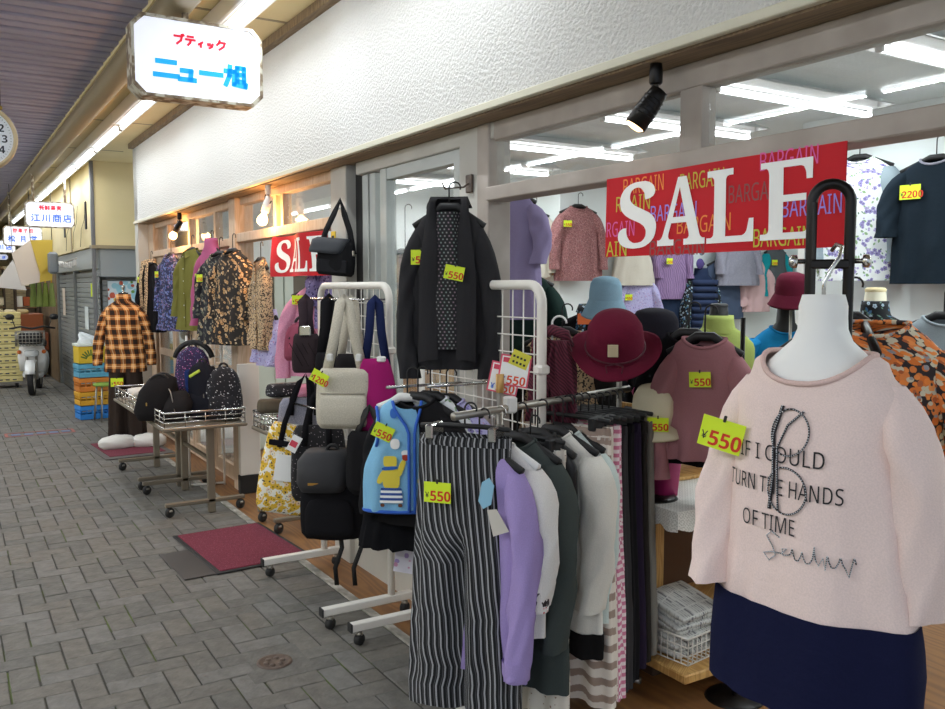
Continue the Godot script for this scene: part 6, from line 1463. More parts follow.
func grid_rack():
	var r := h_rack("white wheeled grid rack standing behind the black cardigan", Vector3(1.80, 0, -2.90), 0.90, 1.56, 0.4)
	var st := sn(); bar(st, Vector3(-0.33, 1.16, -0.12), Vector3(0.01, 1.16, -0.12), 0.006, 6); part("hanging_arm", st, M.chrome, r); st = sn(); bar(st, Vector3(-0.3, 1.19, 0.16), Vector3(0.01, 1.19, 0.16), 0.006, 6); part("hanging_arm", st, M.chrome, r)
	# black cardigan
	var t := top("cardigan", "black shawl-collared cardigan over a speckled knit top hung on the post", "cardigan", "", {pos = Vector3(1.685, 1.855, -2.90), turn = -36, len = 0.62, sh = 0.15, hem = 0.175, dp = 0.06, sleeve = 0.58, spread = 0.07, sw = 0.05, cuff = 0.04, bend = 0.03, mat = cloth("333234"), collar = "open", gap = 0.035, fold = 0.014, neck = 0.06, hookh = 0.10, slope = 0.065, tag = ["550", -0.1, -0.19, 0.0, 1.0]})
	st = sn(); var rr := []
	for i in 12:
		var f := i / 11.0
		rr.append([Vector3(0, -0.02 - 0.52 * f, 0.028), lerpf(0.045, 0.075, f), 0.052 + 0.012 * f, 0.8, 0.003, 6.0, 0.0])
	loft(st, rr, 28); part("inner_top", st, M.knitdots, t)
	price(t, Vector3(0.03, -0.25, 0.112), "550", -0.2, 0.95)
	# fleece vest
	t = top("fleece_vest", "light blue fleece vest with royal blue binding and yellow figures", "vest", "", {pos = Vector3(1.515, 1.125, -2.93), turn = -30, len = 0.43, sh = 0.125, hem = 0.17, waist = 0.165, dp = 0.06, mat = cloth("8cc4e6"), neck = 0.06, collar = "none", fold = 0.008, hmat = M.plastic, slope = 0.03, tag = ["550", -0.09, -0.12, -0.45, 1.0]})
	var bl := hexm("2f62c4", 0.8)
	st = sn(); var keys := body_keys({len = 0.43, sh = 0.125, hem = 0.17, waist = 0.165, dp = 0.06, neck = 0.06, slope = 0.03})
	var fr := func(x: float, y: float, off: float) -> Vector3:
		var q := key_at(keys, clampf(y, -0.43, 0.0)); var fx := clampf(absf(x) / q[1], 0.0, 0.985)
		return Vector3(x, y, q[2] * pow(1.0 - pow(fx, 2.35), 0.42) + off)
	for e in [0.008, 0.03]:
		var pts := []
		for i in 15: pts.append(fr.call(lerpf(0.055 if e > 0.02 else -0.055, e, smoothstep(0.0, 0.3, i / 14.0)), -0.005 - 0.42 * i / 14.0, 0.014))
		tube(st, pts, 0.006, 6)
	for s in [-1, 1]:
		var pts := []
		for i in 9: pts.append(Vector3(s * (0.118 - 0.012 * sin(i / 8.0 * PI)), -0.03 - 0.15 * i / 8.0, 0.058 * sin(0.2 + 2.4 * i / 8.0)))
		tube(st, pts, 0.006, 6)
	rr = []
	for i in 25:
		var a := TAU * i / 24.0; rr.append(Vector3(cos(a) * 0.172, -0.43, sin(a) * 0.068))
	tube(st, rr, 0.007, 6, 1.0, false)
	part("binding", st, bl, t)
	var patch := func(col: String, x: float, y: float, w: float, h: float, off := 0.012, pw := 0.8, turn := 0.0):
		var p := sn()
		for i in 20:
			var a0 := TAU * i / 20.0; var a1 := TAU * (i + 1) / 20.0
			var q0 := Vector2(signf(cos(a0)) * pow(absf(cos(a0)), pw) * w / 2, signf(sin(a0)) * pow(absf(sin(a0)), pw) * h / 2).rotated(turn); var q1 := Vector2(signf(cos(a1)) * pow(absf(cos(a1)), pw) * w / 2, signf(sin(a1)) * pow(absf(sin(a1)), pw) * h / 2).rotated(turn)
			tri(p, fr.call(x, y, off + 0.001), fr.call(x + q0.x, y + q0.y, off), fr.call(x + q1.x, y + q1.y, off))
		part("applique", p, hexm(col, 0.95), t)
	for x in [-0.06, 0.095]:
		patch.call("e6d14a", x - 0.004, -0.232, 0.052, 0.042, 0.012, 0.5); patch.call("e6d14a", x, -0.298, 0.066, 0.08, 0.012, 0.6); patch.call("e6d14a", x + 0.038, -0.258, 0.022, 0.07, 0.012, 0.8, -0.35); patch.call("e6d14a", x - 0.036, -0.292, 0.024, 0.06, 0.012, 0.8, -0.5)
		patch.call("2f62b8", x - 0.006, -0.258, 0.06, 0.014, 0.0145, 0.7, 0.1)
		for k in 6: patch.call("f3f3f0" if k % 2 else "2b4f9c", x, -0.338 - k * 0.0095, 0.08 + 0.002 * k, 0.0105, 0.0145, 0.35)
		for s in [-1, 1]: patch.call("6b3f2c", x + s * 0.034, -0.4, 0.016, 0.014)
	for q in [["3f74c8", -0.05, -0.05, 0.028, 0.038], ["3aa873", 0.085, -0.085, 0.024, 0.05], ["f2f2ee", -0.045, -0.165, 0.036, 0.04], ["3f74c8", 0.07, -0.19, 0.016, 0.04], ["b0402c", -0.006, -0.215, 0.024, 0.03], ["f2f2ee", -0.006, -0.2, 0.03, 0.022]]: patch.call(q[0], q[1], q[2], q[3], q[4])
	# clothes hung behind the vest, edge on
	var g := "clothes on the arm of the grid rack"
	top("pullover", "black pullover hung right behind the fleece vest", "pullover", g, {pos = Vector3(1.545, 1.13, -2.90), turn = -58, len = 0.5, sh = 0.17, hem = 0.18, sleeve = 0.4, mat = cloth("1f1e20"), dp = 0.04})
	top("blouse", "white blouse with small blue flecks behind the fleece vest", "blouse", g, {pos = Vector3(1.605, 1.13, -2.91), turn = -58, len = 0.5, sh = 0.17, hem = 0.18, sleeve = 0.4, mat = M.whitefloral, dp = 0.04})
	top("blouse", "pale blouse with tiny red flecks behind the fleece vest", "blouse", g, {pos = Vector3(1.66, 1.12, -2.88), turn = -58, len = 0.5, sh = 0.17, hem = 0.18, sleeve = 0.4, mat = M.lavprint, dp = 0.04})
	top("skirt_suit", "black pleated skirt hem showing under the fleece vest", "skirt", g, {pos = Vector3(1.56, 0.98, -3.02), turn = -40, len = 0.47, sh = 0.14, hem = 0.2, mat = cloth("17171a"), dp = 0.06, fold = 0.02, lobes = 15.0, collar = "none", hook = false})
	# leaflet on the foot of the rack
	solo("leaflet", box(Vector3(1.60, 0.47, -3.06), Vector3(0.14, 0.18, 0.004), 0, Basis(Vector3.UP, -0.7) * Basis(Vector3.BACK, -0.12)), texm(printtex(128, Color("dcd9e6"), [[Color("a58fc8"), 20, 0.03, 0.06, 0], [Color("c98fb0"), 14, 0.02, 0.05, 0], [Color("f2f0f4"), 14, 0.03, 0.06, 0]], 44), 0.2), "lilac leaflet hanging under the fleece vest", "leaflet")
	# burgundy scarf on a small white hanger
	t = thing("scarf", "burgundy fluffy scarf over a small white hanger on the grid rack", "scarf", Vector3(1.90, 1.36, -2.52), -40)
	for s in [-1, 1]:
		st = sn(); rr = []
		for i in 10:
			var f := i / 9.0; rr.append([Vector3(s * (0.03 + 0.018 * f), 0.0 - 0.3 * f, 0.02 + 0.02 * s), lerpf(0.03, 0.046, smoothstep(0.0, 0.3, f)), 0.03, 0.8, 0.012, 7.0, f * 3.0 + s])
		loft(st, rr, 26, true, true); part("fall", st, M.scarf, t)
	st = sn(); tube(st, [Vector3(-0.06, -0.03, 0), Vector3(-0.045, 0.02, 0.01), Vector3(0, 0.035, 0.0), Vector3(0.045, 0.02, 0.01), Vector3(0.06, -0.03, 0)], 0.022, 8); part("fold", st, M.scarf, t)
	st = sn(); var pts2 := [Vector3(0, 0.0, 0), Vector3(0, 0.05, 0)]; pts2.append_array(arc(Vector3(0.025, 0.06, 0), 0.026, 180, 0, 8)); tube(st, pts2, 0.004, 6); part("hanger", st, M.white, t)

# ---------------------------------------------------------------- the clothes rail
func clothes_rail():
	var P := Vector3(1.536, 1.155, -2.317); var D := Vector3(0.961, 0, -0.276)
	var t := thing("clothes_rail", "steel clothes rail on two posts with wooden caps", "rail", Vector3(P.x, 0, P.z))
	var st := sn(); bar(st, Vector3(0, 1.155, 0) - D * 0.22, Vector3(0, 1.155, 0) + D * 0.78, 0.013, 12); part("rail", st, M.steel, t)
	for L in [0.0, 0.71]:
		st = sn(); bar(st, D * L + Vector3(0, 0.03, 0), D * L + Vector3(0, 1.215, 0), 0.011, 10); part("post", st, M.steel, t)
		st = sn(); bar(st, D * L + Vector3(0, 1.21, 0), D * L + Vector3(0, 1.27, 0), 0.0135, 12); part("cap", st, M.softwood, t)
		st = sn(); bar(st, D * L + Vector3(0.03, 0.03, 0.11), D * L + Vector3(-0.07, 0.03, -0.26), 0.014, 8); part("foot", st, M.steel, t)
	part("clamp", box(D * 0.05 + Vector3(0, 1.165, 0), Vector3(0.04, 0.055, 0.04), 0.006), M.plastic, t)
	var T := -74.0
	var g := "clothes on the steel rail"
	var at := func(L: float, drop := 0.105) -> Vector3: return P + D * L - Vector3(0, drop, 0)
	var tr := trousers("trousers", "black and white striped wide trousers at the street end of the rail", "trousers", g, {pos = Vector3(1.392, 1.085, -2.30), turn = -52, len = 0.875, w = 0.158, dp = 0.06, hem = 0.1, crotch = 0.36, mat = M.stripes, tag = ["550", -0.06, -0.17, 1.15]})
	st = sn(false); plate(st, PackedVector2Array([Vector2(0, 0.05), Vector2(0.02, 0.03), Vector2(0.022, -0.03), Vector2(0.0, -0.05), Vector2(-0.02, -0.03), Vector2(-0.02, 0.03)]), Vector3(0.1, -0.16, 0.08), Vector3.RIGHT.rotated(Vector3.BACK, -0.2), Vector3.UP.rotated(Vector3.BACK, -0.2), 0.002); part("swing_tag", st, hexm("8fc0d8", 0.6), tr)
	st = sn(false); plate(st, PackedVector2Array([Vector2(-0.02, 0.04), Vector2(0.01, 0.045), Vector2(0.05, -0.02), Vector2(0.0, -0.04)]), Vector3(0.125, -0.25, 0.085), Vector3.RIGHT, Vector3.UP, 0.002); part("swing_tag", st, hexm("cfc8bd", 0.6), tr)
	top("sweater", "long lavender knit sweater behind the striped trousers", "sweater", g, {pos = at.call(-0.10), turn = T, len = 0.72, sh = 0.19, hem = 0.2, sleeve = 0.62, spread = 0.06, mat = cloth("ab97cf"), dp = 0.042, cuff = 0.036, sw = 0.052, cuffmat = cloth("ab97cf")})
	var w := top("sweater", "white knit sweater with black and red flowers on its cuffs", "sweater", g, {pos = at.call(-0.02), turn = T, len = 0.6, sh = 0.19, hem = 0.2, sleeve = 0.42, spread = 0.08, sw = 0.066, cuff = 0.055, mat = cloth("ece8e4"), dp = 0.045, hmat = M.white, cuffmat = M.cuffprint, cuffl = 0.13})
	top("tunic", "dark grey-green long tunic next to the white sweater", "tunic", g, {pos = at.call(0.09), turn = T, len = 0.82, sh = 0.19, hem = 0.22, sleeve = 0.6, spread = 0.05, mat = cloth("4a514f"), dp = 0.05})
	trousers("trousers", "cream dotted trousers low behind the grey-green tunic", "trousers", g, {pos = at.call(0.16, 0.14), turn = T, len = 0.93, w = 0.15, mat = M.dotcream})
	top("jacket", "black leather-look jacket between the tunic and the cream top", "jacket", g, {pos = at.call(0.2), turn = T, len = 0.3, sh = 0.17, hem = 0.16, mat = hexm("1d1c1e", 0.45), collar = "shirt", dp = 0.035})
	top("tunic", "cream long-sleeved tunic with a black hem band", "tunic", g, {pos = at.call(0.29), turn = T, len = 0.72, sh = 0.2, hem = 0.215, sleeve = 0.52, spread = 0.05, sw = 0.07, mat = cloth("ece8df"), dp = 0.05, hemband = 0.09, hemmat = cloth("1d1c1d")})
	top("blouse", "pale mint blouse right behind the cream tunic", "blouse", g, {pos = at.call(0.345), turn = T, len = 0.66, sh = 0.19, hem = 0.2, sleeve = 0.5, spread = 0.04, mat = cloth("d9e6e2"), dp = 0.045})
	trousers("trousers", "brown and cream striped knit trousers on the rail", "trousers", g, {pos = at.call(0.36, 0.09), turn = T, len = 0.98, w = 0.19, hem = 0.11, mat = M.brownstripe, tag = null} if false else {pos = at.call(0.37, 0.09), turn = T, len = 0.98, w = 0.19, hem = 0.11, mat = M.brownstripe})
	trousers("trousers", "cream trousers with brown dots beside the striped knit pair", "trousers", g, {pos = at.call(0.415, 0.09), turn = T, len = 0.98, w = 0.17, mat = M.dotcream})
	var pc := trousers("trousers", "pink and white checked trousers on the rail", "trousers", g, {pos = at.call(0.455, 0.09), turn = T, len = 0.99, w = 0.175, mat = M.pinkcheck})
	for k in 3:
		paper_tag(pc, Vector3(0.08 + 0.035 * k, -0.2 - 0.015 * k, 0.075), 0.04, 0.12, M.whitecard, 0.03); paper_tag(pc, Vector3(0.093 + 0.035 * k, -0.19, 0.078), 0.012, 0.08, hexm("dd6a2c", 0.6), 0.03)
	var names := [["charcoal knit trousers beside the pink checked pair", "3c3a3c"], ["black trousers in the middle of the dark pairs", "19181b"], ["dark plum trousers near the end of the rail", "2a2134"], ["black-brown trousers near the end of the rail", "2d2926"], ["grey trousers at the shop end of the rail", "77736c"]]
	for k in 5: trousers("trousers", names[k][0], "trousers", g, {pos = at.call(0.505 + k * 0.045, 0.10), turn = T, len = 0.96 - 0.02 * k, w = 0.17, hem = 0.1, mat = cloth(names[k][1])})
	# two price cards clipped on the rail
	for k in 2:
		var c := thing("price_sign", ["red-edged 550 yen price card with a yellow note clipped on the rail", "red-edged 550 yen price card behind the one with the yellow note"][k], "price card", [Vector3(1.572, 1.235, -2.30), Vector3(1.55, 1.21, -2.33)][k], -34 - 4 * k)
		c.rotation_degrees.z = [-9.0, -12.0][k]
		part("card", box(Vector3(0, 0.045, 0), Vector3(0.1, 0.1, 0.002)), hexm("e35a72", 0.6), c); part("field", box(Vector3(0, 0.045, 0.0013), Vector3(0.09, 0.09, 0.001)), M.whitecard, c)
		word("550", 0.028, hexm("e8532a", 0.6), c, Transform3D(Basis(), Vector3(0.01, 0.014, 0.0022)), sans, "price", 0.0006); word("¥", 0.018, hexm("3f6fd0", 0.6), c, Transform3D(Basis(), Vector3(-0.033, 0.014, 0.0022)), sans, "price", 0.0006)
		part("red_corner", box(Vector3(-0.03, 0.078, 0.0022), Vector3(0.022, 0.016, 0.001)), hexm("d94a62", 0.6), c)
		if k == 0:
			var nt := part("note", box(Vector3(0.012, 0.085, 0.004), Vector3(0.062, 0.05, 0.0015), 0, Basis(Vector3.BACK, -0.25)), hexm("e2d94a", 0.7), c)
			for i in 2:
				for j in 4: part("writing", box(Vector3(-0.008 + j * 0.012, 0.095 - i * 0.018 - j * 0.003, 0.0055), Vector3(0.007, 0.007, 0.0006)), M.inkdark, nt)

# ---------------------------------------------------------------- hats and the table
func hat(n: String, label: String, at: Vector3, turn: float, m: Material, crown: float, ch: float, brim: float, droop: float, tilt := 0.0, lift := 0.0) -> Node3D:
	var t := thing(n, label, "hat", at, turn, "hats on display")
	t.rotation_degrees.x = tilt
	var st := sn()
	var pr := [[0.002, ch], [crown * 0.45, ch * 0.985], [crown * 0.75, ch * 0.9], [crown * 0.92, ch * 0.68], [crown * 0.98, ch * 0.35], [crown, 0.0]]
	var rings := []
	for p in pr: rings.append([Vector3(0, p[1], 0), p[0], p[0] * 1.08])
	loft(st, rings, 36, true, false); part("crown", st, m, t)
	st = sn(); rings = []
	for i in 9:
		var f := i / 8.0
		rings.append([Vector3(0, -droop * sin(f * PI * 0.5) + 0.01 * sin(f * PI), 0), lerpf(crown, brim, f), lerpf(crown * 1.08, brim * 1.05, f), 1.0, 0.004 * f, 3.0, 1.0, Vector3.RIGHT, Vector3.BACK, 0.0, lift * f * f])
	for i in 3: rings.append([Vector3(0, -droop - 0.003 - 0.003 * i, 0), brim - 0.004 * (i + 1), brim * 1.05 - 0.004 * (i + 1), 1.0, 0.004, 3.0, 1.0, Vector3.RIGHT, Vector3.BACK, 0.0, lift])
	loft(st, rings, 48); part("brim", st, m, t)
	return t

func hat_stand(label: String, at: Vector3, h: float):
	var t := thing("hat_stand", label, "stand", at)
	var st := sn(); bar(st, Vector3.ZERO, Vector3(0, h - 0.05, 0), 0.008, 8); part("pole", st, M.steel, t)
	st = sn(); lathe(st, [[0.001, 0.0], [0.06, -0.02], [0.075, -0.06], [0.06, -0.1], [0.02, -0.13]], Vector3(0, h, 0), 20, false, true); part("head", st, M.plastic, t)
	st = sn(); lathe(st, [[0.001, 0.014], [0.09, 0.01], [0.1, 0.0]], Vector3.ZERO, 24); part("base", st, M.blackmetal, t)

func display_table():
	var t := thing("display_table", "wooden display table covered by a white lace cloth", "table", Vector3(2.86, 0, -2.6), 0)
	part("top", box(Vector3(0, 0.70, 0), Vector3(1.1, 0.03, 0.64), 0.004), M.softwood, t)
	for q in [[-1, -1], [1, -1], [-1, 1], [1, 1]]: part("leg", box(Vector3(q[0] * 0.5 if q[1] < 0 else q[0] * 0.4, 0.345, -0.28 if q[1] < 0 else 0.05), Vector3(0.05, 0.69, 0.05), 0.004), M.softwood, t)
	part("back_panel", box(Vector3(0.05, 0.4, -0.3), Vector3(0.98, 0.55, 0.02), 0.003), hexm("5a3a22", 0.7), t)
	part("bottom_shelf", box(Vector3(-0.02, 0.115, 0.06), Vector3(1.16, 0.035, 0.72), 0.005), M.softwood, t)
	part("bottom_shelf_rail", box(Vector3(0.0, 0.05, -0.05), Vector3(1.0, 0.1, 0.4), 0.004), hexm("4a3220", 0.8), t)
	# lace cloth with a scalloped drop
	var st := sn()
	var W := 0.575; var Z := 0.345; var Y := 0.722
	quad(st, Vector3(-W, Y, -Z), Vector3(W, Y, -Z), Vector3(W, Y, Z), Vector3(-W, Y, Z), Vector2.ZERO, Vector2(1.15, 0.69))
	quad(st, Vector3(-W, Y - 0.003, Z), Vector3(W, Y - 0.003, Z), Vector3(W, Y - 0.003, -Z), Vector3(-W, Y - 0.003, -Z), Vector2.ZERO, Vector2(1.15, 0.69))
	var per := []
	for i in 60: per.append(Vector3(lerpf(-W, W, i / 60.0), Y, Z))
	for i in 36: per.append(Vector3(W, Y, lerpf(Z, -Z, i / 36.0)))
	for i in 60: per.append(Vector3(lerpf(W, -W, i / 60.0), Y, -Z))
	for i in 36: per.append(Vector3(-W, Y, lerpf(-Z, Z, i / 36.0)))
	per.append(per[0])
	for i in per.size() - 1:
		var f := func(k: int, d: float) -> Vector3:
			var p: Vector3 = per[k]; var o := Vector3(signf(p.x) if absf(p.x) > W - 0.01 else 0.0, 0, signf(p.z) if absf(p.z) > Z - 0.01 else 0.0)
			return p + o * (0.008 + 0.012 * sin(k * 0.8)) * d - Vector3(0, d * (0.062 + 0.014 * absf(sin(k * 0.52))), 0)
		for j in 3:
			var a := j / 3.0; var b := (j + 1) / 3.0
			quad(st, f.call(i, a), f.call(i + 1, a), f.call(i + 1, b), f.call(i, b), Vector2(i * 0.02, a * 0.08), Vector2(i * 0.02 + 0.02, b * 0.08))
	solo("lace_cloth", st, M.lace, "white lace tablecloth with a scalloped edge on the display table", "tablecloth").position = Vector3(2.86, 0, -2.6)
	# wire basket of newspapers on the shelf
	t = thing("wire_basket", "white wire basket on the low wooden shelf", "basket", Vector3(2.45, 0.137, -2.36), 8)
	st = sn(); wire_box(st, Vector3.ZERO, Vector3(0.28, 0.1, 0.22), 10, 3, 0.0026); part("wires", st, M.whitepaint, t)
	for k in 9:
		var f := thing("newspaper", "folded newspaper in the white wire basket", "newspaper", Vector3(2.44 + 0.012 * sin(k * 2.0), 0.145 + k * 0.021, -2.38 + 0.01 * cos(k * 3.0)), 4.0 + 5.0 * sin(k * 1.7), "folded newspapers in the wire basket")
		f.rotation_degrees.x = 2.0 + k * 1.6
		st = sn(); var s := 0.2 if k < 4 else 0.24
		loft(st, [[Vector3(-0.12, 0.008, 0), 0.009, s * 0.42, 0.5, 0, 0, 0, Vector3.UP, Vector3.BACK], [Vector3(0, 0.012, 0), 0.011, s * 0.45, 0.5, 0.002, 3, k, Vector3.UP, Vector3.BACK], [Vector3(0.12, 0.008, 0), 0.009, s * 0.43, 0.5, 0, 0, 0, Vector3.UP, Vector3.BACK]], 20, true, true); part("pages", st, M.paper, f)
	t = thing("wrapped_parcel", "clear wrapped pale garment standing beside the newspapers", "garment", Vector3(2.66, 0.135, -2.20), -20)
	st = sn(); loft(st, [[Vector3.ZERO, 0.07, 0.03, 0.6], [Vector3(0, 0.2, 0), 0.085, 0.04, 0.6, 0.006, 4, 1], [Vector3(0, 0.48, 0.02), 0.08, 0.03, 0.6, 0.006, 4, 2]], 20, true, true); part("wrap", st, M.lace, t)
	# hats
	t = hat("felt_hat", "burgundy felt hat with a turned-down brim and a card label", Vector3(2.07, 1.325, -2.37), -42, cloth("641a2f"), 0.105, 0.14, 0.165, 0.02, 30.0, 0.045)
	st = sn(); var pts := []
	for i in 25: pts.append(Vector3(cos(TAU * i / 24.0) * 0.107, 0.018, sin(TAU * i / 24.0) * 0.115))
	tube(st, pts, 0.0035, 6, 1.0, false); part("cord", st, hexm("4d1725", 0.8), t)
	st = sn(); for s in [-1, 1]: tube(st, [Vector3(0, 0.018, 0.118), Vector3(s * 0.03, 0.02, 0.13), Vector3(s * 0.025, -0.005, 0.14), Vector3(s * 0.045, -0.03, 0.15)], 0.0025, 6)
	part("bow", st, hexm("4d1725", 0.8), t)
	paper_tag(t, Vector3(-0.005, 0.075, 0.118), 0.036, 0.05, hexm("d6c7a6", 0.7)); 
	hat_stand("hat stand holding the straw hat", Vector3(2.36, 0.724, -2.47), 0.42)
	t = hat("straw_hat", "cream straw hat with a soft brim hung below the burgundy hat", Vector3(2.325, 1.05, -2.425), -46, M.straw, 0.09, 0.13, 0.125, 0.045, 14.0)
	price(t, Vector3(0.015, 0.02, 0.115), "550", 0.0, 1.0)
	hat_stand("hat stand holding the dark peaked cap", Vector3(2.47, 0.724, -2.60), 0.70)
	t = hat("cap", "dark navy peaked cap behind the burgundy hat", Vector3(2.46, 1.335, -2.58), -30, cloth("26242c"), 0.1, 0.13, 0.112, 0.01, 8.0)
	st = sn(); band(st, arc(Vector3(0, 0.0, 0.06), 0.09, 20, 160, 10, Vector3.RIGHT, Vector3(0, -0.25, 0.95)), 0.03, 0.006, Vector3(0, 0.2, 1)); part("peak", st, cloth("26242c"), t)
	hat_stand("hat stand holding the light blue bucket hat", Vector3(2.56, 0, -3.0), 1.58)
	hat("bucket_hat", "light blue bucket hat on a stand inside the shop", Vector3(2.56, 1.5, -3.0), -35, cloth("8fb0c4"), 0.075, 0.1, 0.11, 0.075, 8.0)
	# small goods on the table
	for k in 6:
		var f := thing("soft_goods", ["rolled pink scarf on the lace cloth", "red gift box on the lace cloth", "black and white packet on the lace cloth", "clear bag of pale socks on the lace cloth", "magenta mesh basket on the lace cloth", "brown paper box on the lace cloth"][k], "goods", [Vector3(2.62, 1.07, -2.74), Vector3(2.75, 1.1, -2.78), Vector3(2.5, 0.98, -2.72), Vector3(2.68, 0.95, -2.6), Vector3(2.42, 0.725, -2.50), Vector3(2.85, 0.98, -2.75)][k], k * 25.0)
		if k == 4:
			st = sn(); loft(st, [[Vector3.ZERO, 0.07, 0.06, 0.6], [Vector3(0, 0.16, 0), 0.085, 0.07, 0.6], [Vector3(0, 0.165, 0), 0.09, 0.075, 0.6]], 24, true, false); part("mesh", st, hexm("b0246a", 0.6), f)
		else:
			st = sn(); loft(st, [[Vector3.ZERO, 0.09, 0.06, 0.7], [Vector3(0, 0.03, 0), 0.1, 0.07, 0.7, 0.006, 5, k], [Vector3(0, 0.07, 0), 0.08, 0.05, 0.7]], 22, true, true); part("pack", st, hexm(["d95f9a", "b5353a", "5a5a5e", "d8dcd8", "b0246a", "a5773c"][k], 0.6), f)
	t = thing("goods_rack", "low wooden rack of small packets standing on the lace cloth", "rack", Vector3(2.72, 0.724, -2.72))
	for y in [0.0, 0.115, 0.225]: part("shelf", box(Vector3(0, y + 0.008, 0), Vector3(0.52, 0.014, 0.2), 0.002), M.softwood, t)
	for s in [-1, 1]: part("side", box(Vector3(s * 0.26, 0.17, 0), Vector3(0.012, 0.34, 0.2), 0.002), M.softwood, t)
	# sweatshirts hung on a rail above the table
	var r := thing("garment_stand", "black single-post garment stand above the display table", "stand", Vector3(2.50, 0, -2.16))
	st = sn(); bar(st, Vector3(0, 0.0, 0), Vector3(0, 1.44, 0), 0.009, 8); lathe(st, [[0.001, 0.012], [0.1, 0.01], [0.11, 0.0]], Vector3.ZERO, 24); part("post", st, M.blackmetal, r)
	t = top("sweatshirt", "dusty pink sweatshirt with a 550 price card above the lace table", "sweatshirt", "sweatshirts above the table", {pos = Vector3(2.41, 1.365, -2.26), turn = -58, len = 0.46, sh = 0.15, hem = 0.15, sleeve = 0.47, spread = 0.1, sw = 0.055, cuff = 0.042, mat = cloth("a9777c"), dp = 0.05, slope = 0.055, tag = ["550", 0.0, -0.15, 0.05]})
	top("sweatshirt", "black sweatshirt hung behind the dusty pink one", "sweatshirt", "sweatshirts above the table", {pos = Vector3(2.43, 1.375, -2.36), turn = -62, len = 0.5, sh = 0.15, hem = 0.165, sleeve = 0.48, spread = 0.1, mat = cloth("1c1b1e"), dp = 0.045, slope = 0.055})

